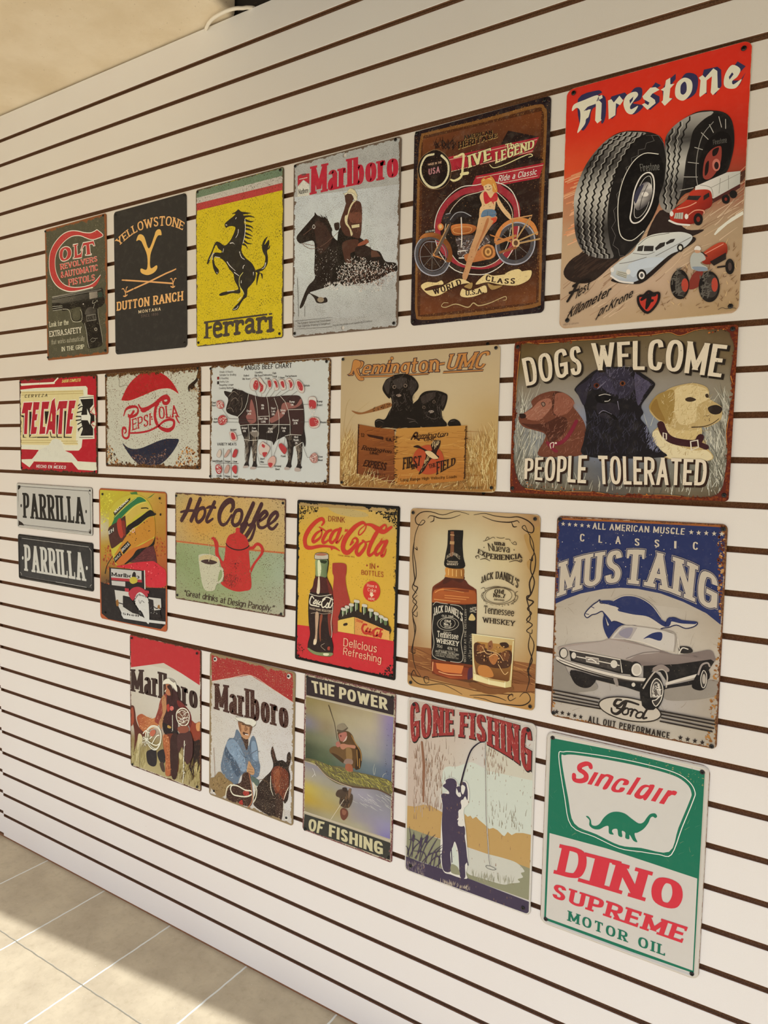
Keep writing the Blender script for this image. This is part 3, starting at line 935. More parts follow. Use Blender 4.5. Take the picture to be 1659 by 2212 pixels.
SIGNS.append(dict(label='yellow sign with a black rearing horse beneath green, white and red stripes', mat='yellow_print', size=(290.6, 400.1), pos=(-611.8, -590.6), tilt=0.41, radius=7, ref=(199,181,155), base='c2a51f', edge='4a4436', wear={'Edge': 0.03, 'EdgeCol': '4a4030', 'Speck': 0.41, 'SpeckScale': 60.0, 'Streak': 2.6, 'SpeckCol': '3a3018', 'Mottle': 0.35, 'Blotch': 0.2, 'BlotchCol': '6a4a26'},
    screws=[(34,1970), (1402,1969), (1403,52), (40,50)],
    art="""
@stripes
p 67745a 0,2000 1453,2000 1451,1898 1,1901
p b3a596 1,1901 1451,1898 1451,1815 2,1830
p a83a36 2,1830 1451,1815 1451,1731 4,1740
@rearing_horse
s 2b2620 738,1631 781,1598 844,1577 816,1551 851,1524 830,1465 851,1369 829,1258 801,1200 787,1129 815,1073 871,1013 955,950 1010,870 1024,796 1003,736 940,681 891,645 884,583 870,543 827,526 770,469 734,419 684,403 637,409 669,447 727,484 785,531 821,580 799,634 764,670 771,616 728,605 626,622 524,611 435,610 408,629 465,650 583,653 699,651 735,673 671,776 656,852 584,924 526,1006 452,1069 363,1103 318,1098 340,1009 404,936 392,895 362,888 309,970 288,1081 303,1154 363,1162 438,1146 453,1165 394,1206 364,1253 334,1236 288,1156 257,1096 226,1046 196,1039 211,1091 273,1180 327,1269 364,1296 424,1276 505,1227 586,1263 644,1328 687,1416 630,1446 572,1450 535,1440 506,1471 514,1501 572,1529 645,1559 688,1583 623,1599 674,1606 703,1617
s 2b2620 1031,855 1120,871 1161,912 1174,992 1134,1059 1120,1133 1154,1199 1215,1230 1188,1194 1161,1137 1228,1188 1235,1136 1215,1088 1248,1124 1242,1084 1201,1060 1215,987 1208,906 1147,842 1079,825 1131,793 1127,732 1093,808 1058,730 1035,665 1035,764 1049,814 1017,838
l 2b2620 6:1 830,1569 942,1550/837,1526 928,1516 1004,1486/844,1484 942,1447 990,1449/844,1422 942,1390 980,1357/844,1380 928,1352 969,1317/844,1328 914,1297 972,1269/836,1288 900,1258 955,1244/815,1250 885,1198 962,1181/815,1198 857,1176 897,1126
l e6dcc4 1.8 844,1494 851,1400 841,1298 812,1208
d 14 2b2620 .5:.9|830,1486 855,1482 843,1256 815,1208 801,1221
l efe6d0 2.4:1 702,1536 688,1522/528,1478 550,1469/737,1387 730,1336 694,1294/600,1240 644,1239 672,1219/475,1152 490,1192/758,1112 786,1045 843,1006/548,1019 599,960 686,890/671,871 750,819/814,905 821,931 843,938/985,832 985,796/1181,920 1161,871 1120,856/785,731 788,762
l e8d56a 1.6 814,853 757,797 757,702 814,622 830,584
l e6dcc4 1.4 242,1087 303,1165/295,1080 303,1143 326,1156/341,1111 423,1089/553,653 670,649/734,451 705,422 655,416/727,515 785,557/369,914 380,899
@lettering
p 453a30 141,314 1208,312 1208,291 140,291
p 453a30 1235,311 1285,311 1285,292 1235,291
p 453a30 141,300 213,300 213,239 282,250 281,217 217,211 216,107 258,98 258,87 134,96 134,118 165,127 167,282 143,283
l 453a30 9.5 324,197 432,199 436,237 403,267 350,266 324,230 327,142 372,106 447,117
k 453a30 10.5 529,245 529,116
k 453a30 8 485,260 544,260/492,110 573,111
l 453a30 9 540,223 574,252 632,250 642,225
k 453a30 10.5 712,249 712,118
k 453a30 8 669,264 727,263/675,112 755,113
l 453a30 9 724,224 755,253 805,252 815,224
l 453a30 9.5 869,238 898,262 954,257 975,229 975,135 1002,111
l 453a30 9 970,193 897,183 869,154 890,115 940,116 970,145
k 453a30 10.5 1079,246 1079,106
k 453a30 8 1044,259 1093,260/1044,98 1120,100
l 453a30 9 1090,224 1120,258 1175,258 1188,226
k 453a30 10.5 1258,246 1264,101
k 453a30 8 1218,251 1276,252/1215,100 1303,103
"""))
SIGNS.append(dict(label='speckled grey sign with red headline and cowboy galloping a dark horse', mat='grey_print', size=(289.6, 401.0), pos=(-292.5, -590.8), tilt=0.21, radius=9, ref=(198,181,156), base='a39d95', edge='5a5148', wear={'Edge': 0.045, 'EdgeCol': '5e4c3e', 'Speck': 0.415, 'SpeckScale': 70.0, 'SpeckCol': '4a4038', 'Mottle': 0.45, 'Blotch': 0.02, 'BlotchCol': '6a5648'},
    screws=[(28,1976), (1378,1976), (1402,46), (41,46)],
    holes=[(720, 1957, 5), (728, 56, 4.6)],
    art="""
@cigarette_pack_print
p a92a33 61,1862 119,1872 147,1848 174,1864 232,1858 233,1736 145,1804 62,1745
p c9bfae 62,1736 145,1797 233,1728 234,1609 63,1613
k c9bfae 1.5 85,1819 202,1816
k 6b4040 4 126,1862 174,1858
t 1e1a18 wx=.16;wy=.1;serif=.04;space=.08 Marlboro|77,1648 218,1646|76,1704 217,1701
@headline
t ad2233 wx=.245;wy=.1;serif=.07;space=.055 Marlboro|256,1613 833,1605 1422,1591|258,1929 828,1905 1409,1868
@printed_snow
g b9b7b3,bbb9b5,b0aba6/bdbbb8,c0bfbc,b5b0ab/a9a49c,a8a39c,a09a92|3,1629 1447,1507 1457,130 1,205
@printed_horse
s 201815 315,1406 345,1372 397,1338 477,1314 524,1249 558,1175 565,1111 638,1038 715,1037 943,1024 1094,880 1204,834 1278,724 1408,687 1428,604 1340,595 1222,549 1101,522 902,524 749,521 645,575 500,538 325,514 257,500 340,459 422,418 489,421 505,366 368,369 313,440 243,490 202,429 161,357 119,333 112,361 167,477 229,579 324,655 316,753 321,913 320,1020 292,1088 182,1088 113,1082 63,1122 56,1172 111,1223 207,1294 275,1347 309,1373
s 3a2620 357,1302 451,1255 518,1160 559,1060 481,965 388,925 347,1038 318,1170 303,1257
l 6a4a3c 1.2 133,1090 182,1040 293,997 454,1022 662,1138/153,1173 276,1230/154,1076 320,1026
o 302018 d8d0c0 1.2 303,1266 320,1249 317,1228 301,1224 287,1238 290,1259
h 60 140f0d,2a1c16 140:40 9 1.4|356,1355 490,1322 571,1163 559,1102 504,1226
h 120 3a2a24,0f0c0b,4a3428 60:60 8 .8|84,1184 289,1323 477,1293 559,1091 484,806 337,718 306,1044
p 5a3a2c 1088,870 1167,844 1217,782 1096,788
s 8e7a62 462,397 453,381 430,372 401,375 377,388 367,407 376,424 400,432 429,429 453,416
@printed_rider
s 17120f 662,1159 764,1185 943,1034 895,907 922,801 771,769 671,572 593,538 565,690 641,838 638,1017
s 4a2a20 760,1432 861,1435 936,1411 962,1336 965,1194 943,1024 843,1049 740,1085 674,1199 680,1260 723,1356
s 6b3f30 781,1305 863,1312 951,1287 959,1195 890,1190 814,1218
s 2a1a15 590,1228 622,1238 661,1227 662,1159 610,1157
h 90 6b3f30,3a201a,7a4a38 60:50 7 .8|775,1306 861,1430 949,1399 965,1194 943,1034 830,1071
s c9b68c 886,1432 836,1427 792,1365 772,1302 743,1296 735,1256 749,1202 801,1138 825,1062 847,1084 805,1163 774,1214 782,1285 814,1361 851,1411
p c9b68c 828,1177 934,1173 936,1139 835,1143
s 4a2e24 740,1528 834,1521 854,1456 786,1417 750,1429 736,1487
q cbb993 6a5a48 .5 758,1547 798,1583 833,1574 874,1542 900,1489 898,1457 873,1484 841,1518
q d8c8a4 6a5a48 .5 705,1551 723,1539 765,1546 841,1524 883,1482 901,1453 892,1431 863,1439 842,1489 822,1515 771,1530 736,1516
s 4a2c22 716,1005 919,1007 896,897 820,866 835,771 771,769 731,847
s 8a4a34 987,981 1030,995 1062,960 1019,941 920,935 932,964
s 2a1c18 895,928 1069,914 1083,820 972,805 897,835
p c3bcae 1019,931 1068,954 1081,897
@printed_snow_spray
h 420 e6ddd2,d9c7b8,b08f7c,cfc2b6 80:80 5 1.3|745,793 922,822 1279,683 1409,667 1401,528 1225,406 929,417 671,550 643,680
h 200 6a4436,8a6250,4a3028 80:80 4 1.2|849,676 1279,673 1399,608 1224,467 978,495 724,524
d 130 efe8de .6:1.8|642,765 922,801 1219,681 1101,522 749,521 618,620
d 90 e8e0d6 .4:1.1|334,986 639,996 645,575 324,611
h 60 e4ded6 70:60 6 1.6|460,575 645,575 852,509 620,472 461,499
@lettering
q - 4a423a .5 50,190 582,185 584,78 65,94
t 4a423a wx=.1;wy=.1;space=.1 The_Surgeon_General_Has_Determined|79,149 559,144|78,171 559,166
t 4a423a wx=.1;wy=.1;space=.1 That_Cigarette_Smoking_Is_Dangerous|79,115 559,109|79,138 559,130
t 4a423a wx=.1;wy=.1;space=.1 17mg_tar_1.1mg_nicotine_av_per_cigarette_by_FTC_method|593,82 1122,86|593,101 1122,105
k 3a332c .9 74,690 99,241/189,354 188,233
"""))
SIGNS.append(dict(label='rusty dark brown sign with a woman in red top leaning on an orange motorcycle', mat='brown_rust_print', size=(291.5, 401.3), pos=(29.4, -589.0), tilt=0.33, radius=9, ref=(200,183,158), base='22171a', edge='1a1214', wear={'Edge': 0.0, 'Speck': 0.36, 'SpeckScale': 30.0, 'SpeckCol': '8a6038', 'Mottle': 0.7, 'Blotch': 0.0},
    screws=[(33,1981), (1399,1974), (1413,45), (35,44)],
    art="""
@rusty_field
s 7a4f28 77,1940 166,1968 772,1955 1303,1958 1399,1908 1424,1803 1420,1268 1418,663 1423,150 1389,61 1068,47 597,39 127,51 60,120 48,305 44,989 52,1658
s 4a2817 103,1917 192,1940 773,1923 1304,1927 1374,1885 1396,1781 1393,1273 1391,667 1400,173 1366,94 1067,79 596,73 140,84 86,141 74,325 76,983 78,1653
h 900 a87a44,7a4a24,8a5a30,5a3018,3a2014 45:180 3.4 .7|18,1954 166,1974 1303,1963 1411,1885 1399,70 597,34 61,74 138,135 1354,116 1363,1779 1295,1895 167,1919 80,1807 108,299 55,305
g 6b3a20,5e3420,6e3a1e/3a2218,2a1a16,33201a/3a2018,1e1515,2a1a16/30201a,241816,2a1a16/6a381e,58301c,6a3a1e|103,1912 1369,1886 1376,104 113,104
@ribbon_banner
p 231716 1039,1782 1357,1651 1272,1651 965,1666
p 231716 1278,1504 1408,1430 1129,1440 1125,1533
p a12430 387,1668 1352,1652 1288,1522 380,1513
k d8b89a 1 407,1637 1332,1632/398,1515 1298,1535
p a12430 714,1417 1411,1402 1367,1269 648,1282
k e0c8a8 1 721,1395 1400,1382/665,1300 1350,1292
l 3a2a20 1.4 271,1808 333,1848 384,1793 444,1822 495,1757
h 60 241614,2e1c18 80:70 30 1.5|263,1230 456,1443 672,1463 626,1409 350,1268
h 40 241614 80:60 18 1.5|221,1819 494,1779 472,1720 247,1770
t b58f52 wx=.16;wy=.12;space=.12;dx=.8;dy=-.8 AMERICAN|575,1794 881,1783|564,1842 874,1824
t 1d1412 wx=.2;wy=.14;space=.12 AMERICAN|575,1797 881,1786|564,1842 874,1824
t b58f52 wx=.18;wy=.12;serif=.05;space=.12;dx=.8;dy=-.8 HERITAGE|514,1719 930,1741|512,1791 927,1783
t 1d1412 wx=.2;wy=.13;serif=.06;space=.12 HERITAGE|514,1722 930,1744|512,1791 927,1783
t 2a1a12 wx=.2;wy=.12;serif=.06;grow=.08;space=.12 IVE|635,1508 878,1540|619,1636 863,1658
t d9c08a wx=.2;wy=.12;serif=.06;space=.12 IVE|634,1511 878,1543|621,1635 865,1657
l d9c08a 3:5:5:5:3 468,1651 510,1652 570,1655 568,1549 553,1445 481,1417 437,1436
k d9c08a 6 552,1467 624,1463
t 2a1a12 wx=.18;wy=.12;serif=.06;grow=.07;space=.1 The|1025,1598 1156,1599|1015,1659 1148,1658
t d9c08a wx=.18;wy=.12;serif=.04;space=.1 The|1025,1601 1155,1602|1015,1659 1148,1658
t 2a1a12 wx=.2;wy=.13;grow=.07;space=.1 LEGEND|920,1493 1308,1557|916,1605 1310,1637
t d9c08a wx=.2;wy=.13;serif=.05;space=.1 LEGEND|920,1495 1308,1561|916,1605 1310,1637
l d9c08a 1.2:2:1.2 857,1498 904,1457 1017,1464 1181,1500 1267,1511 1295,1490 1257,1483
t ead8b8 wx=.15;wy=.12;space=.12 Ride_a_Classic|953,1312 1339,1307|964,1372 1348,1363
@laurel_badge
o 1d1413 8a6a48 1 235,1773 336,1728 413,1636 438,1533 419,1429 346,1373 246,1376 142,1429 68,1533 52,1647 108,1735
l cdbd96 4.4 236,1729 147,1726 97,1660 86,1585 115,1501 181,1422 258,1390 345,1411 399,1476 409,1561 388,1630 324,1698
h 90 1d1413 60:80 5 .9|72,1654 146,1748 337,1706 415,1581 394,1456 284,1380 142,1452
s 241817 161,1674 193,1667 237,1674 288,1646 326,1638 336,1533 305,1496 249,1480 191,1519 158,1570
t c9a080 wx=.16;wy=.13;space=.1 MADE_IN_THE|175,1627 329,1619|175,1649 329,1641
t b3787a wx=.2;wy=.14;space=.14 USA|182,1532 311,1529|180,1593 309,1595
@printed_motorcycle
o - 952b34 13 750,530 555,589 378,736 303,913 318,1077 401,1204 558,1283 725,1288 899,1280 1050,1178 1143,1058 1159,931 1152,808 1114,658 1004,558 891,521
o - dccdb4 1.8 753,443 509,519 328,721 264,953 297,1135 412,1268 556,1337 723,1326 909,1320 1059,1239 1141,1120 1180,958 1175,804 1136,655 1029,513 893,446
o 211815 c9b8a0 1.4 762,517 555,589 440,737 385,900 406,1039 465,1149 584,1235 738,1249 889,1251 1029,1130 1100,1024 1115,918 1096,817 1068,686 993,571 891,521
o - 4b4648 9 228,892 349,845 427,750 437,628 371,537 245,514 126,581 64,691 68,804 131,879
o - a09aa0 2.2 227,909 362,854 446,748 456,625 384,513 245,497 114,571 45,694 48,818 118,898
o - 8a8488 1.4 235,846 325,816 390,734 400,633 345,563 244,548 152,600 104,697 108,787 158,847
k 8a8078 .7 246,699 132,839/246,699 235,846/246,699 338,797/246,699 392,678/246,699 345,563/246,699 244,554/246,699 152,611/246,699 103,708
o - 4b4648 10 1150,881 1250,843 1319,740 1323,626 1262,532 1153,506 1039,554 972,658 974,763 1039,847
o - a09aa0 2.4 1149,891 1260,847 1335,748 1340,614 1273,515 1153,490 1028,539 958,650 960,776 1033,864
k 8a8078 .7 1146,695 1018,798/1146,695 1073,852/1146,695 1195,842/1146,695 1299,702/1146,695 1271,583/1146,695 1163,536/1146,695 1036,617
s c57a40>7a4522@90,947:118,875 85,892 143,939 245,939 361,882 451,780 480,655 456,608 412,620 429,706 376,802 286,872 183,899
s c57a40 929,749 960,839 1037,910 1148,933 1258,909 1336,849 1377,751 1351,745 1293,836 1193,889 1105,894 1017,851 974,763
p c57a40 406,626 469,601 252,698 251,726
k 5a4a40 6 444,1000 290,704
k b08050 2.4 432,1002 258,709
s c0703a>8e4a24@567,979:571,870 452,955 482,977 592,970 689,943 737,908 691,862 571,859 479,879
o - e0a060 .9 483,939 569,941 678,918 667,876 571,876 491,899
s 2b2526 355,1081 416,1114 467,1083 527,1094 625,1066 674,1036 614,1025 541,1049 481,1005 420,993 369,1024
l 9a9494 1.6 443,1033 503,1088 588,1084 674,1031/392,1097 441,1099
s c57a40 371,974 365,954 347,944 325,948 307,964 300,986 306,1005 324,1015 345,1012 363,996
s e0b080 350,981 347,969 339,964 328,965 319,974 315,986 318,998 327,1003 338,1002 347,993
p 2a2526 155,971 276,973 273,940 156,942
t c9bfae wx=.14;wy=.14 LIVE-TO-RIDE|162,947 271,948|161,964 270,965
s 4a3c38 511,836 644,848 811,810 869,812 884,714 815,703 746,638 553,655 538,745
h 120 8a8080,2a2222,b8aca4,5a4038 0:180 7 1.6|511,836 858,814 884,714 746,638 541,657
l d8d0c4 2.4 566,1034 578,847 575,739/540,701 625,699/554,633 747,616
s b0683a 614,657 745,670 814,714 907,710 944,652 935,589 819,574 653,576
s c07c44 941,639 929,598 894,576 849,582 812,614 796,661 809,703 844,725 889,718 926,685
s 7a4a28 922,642 913,610 887,593 854,597 827,622 815,658 824,691 851,708 884,703 911,678
s d09858 904,645 898,623 881,612 859,615 841,632 834,655 840,677 857,688 879,685 896,669
s 8a5a30 885,648 883,637 875,631 865,632 856,641 853,652 855,663 863,669 873,668 882,659
p b87440 880,820 1111,721 1106,706 893,803
p b87440 929,739 1154,777 1165,754 954,703
k b08858 3 1115,918 1128,708/1291,908 1145,705/1371,762 1156,704/1395,697 1157,683
k c08a58 2.4 1103,930 1311,930 1272,829
s c9a070 1197,687 1190,664 1171,651 1146,655 1125,673 1116,699 1123,723 1143,735 1168,731 1188,713
s 5a3a28 1179,690 1175,676 1164,668 1151,670 1139,681 1134,697 1138,711 1149,718 1163,716 1174,705
p 8a5030 979,636 1158,662 1170,639 991,613
s 3a2e2e 855,899 946,915 969,917 925,877 891,851
@printed_woman
s d9a878>b8845a@687,991:833,860 769,1009 851,1005 944,984 951,946 890,893 834,817 779,730 746,660 701,558 668,465 640,403 610,404 596,452 619,515 651,630 684,734 728,845 748,938
s a8683f 846,975 870,960 833,860 778,762 733,672 743,724 798,844
s c24a32 887,967 944,973 948,936 900,912 917,941
s d9a878 763,1201 796,1248 866,1245 924,1223 972,1141 1032,1047 1091,974 1103,930 1081,934 1023,996 963,1080 939,1126 919,1036 827,1041 803,1035 781,996 764,999 767,1084 789,1122
s 5d7388 781,1012 814,1065 918,1051 949,999 910,979 863,1003 805,998
k 3a4c60 .8 851,1000 855,1047/793,1007 943,1000
s b52c30 803,1226 831,1241 880,1169 924,1213 954,1186 950,1135 916,1125 917,1099 887,1136 847,1122 818,1133
s dcae82 800,1310 840,1324 892,1303 900,1249 866,1229 819,1249
s c9853e 776,1336 781,1367 826,1389 884,1377 926,1317 945,1261 947,1214 901,1228 893,1282 852,1311 794,1301
l e8b868 1.6 793,1354 839,1366 885,1346/904,1300 929,1243
p b52c30 803,1378 867,1386 873,1371 816,1360
l 6a2a24 1 836,1261 860,1251 882,1261
s 3a2420 834,1286 833,1284 830,1283 825,1284 822,1286 820,1289 822,1291 825,1292 829,1291 833,1289
s 3a2420 874,1282 872,1280 869,1279 865,1280 861,1282 860,1285 861,1287 864,1288 869,1287 872,1285
@scroll_banner
s d3b67f 124,411 195,436 299,418 361,432 382,391 287,391 171,371 185,347 262,349 326,353 512,419 610,412 708,351 672,366 587,366 465,336 341,284 238,290 145,363
s 9c7a48 624,345 708,367 698,309 637,327
s d3b67f 578,257 600,320 662,291 769,305 851,323 871,256 830,250 736,228 640,228
s d3b67f 744,346 847,431 941,408 1112,407 1288,415 1327,399 1313,339 1260,304 1161,285 1002,315 873,352
s 9c7a48 874,341 944,311 1036,300 923,271
s d3b67f 1055,404 1111,433 1199,437 1234,391 1168,389
t 33211a wx=.2;wy=.14;serif=.04;space=.18 WORLD|276,297 415,314 593,367|255,361 407,382 573,422
t 33211a wx=.18;wy=.14;serif=.05;space=.1 U.S.A.|639,244 836,249|638,296 828,298
t 33211a wx=.2;wy=.14;serif=.04;space=.18 CLASS|849,371 1013,324 1160,301|859,427 1011,372 1164,358
l b09468 1.2:2.4:1.2 444,194 394,199 369,168 420,152 531,173 667,126 726,163 787,130 904,144 1007,176 1069,190 1076,158 1042,156
"""))
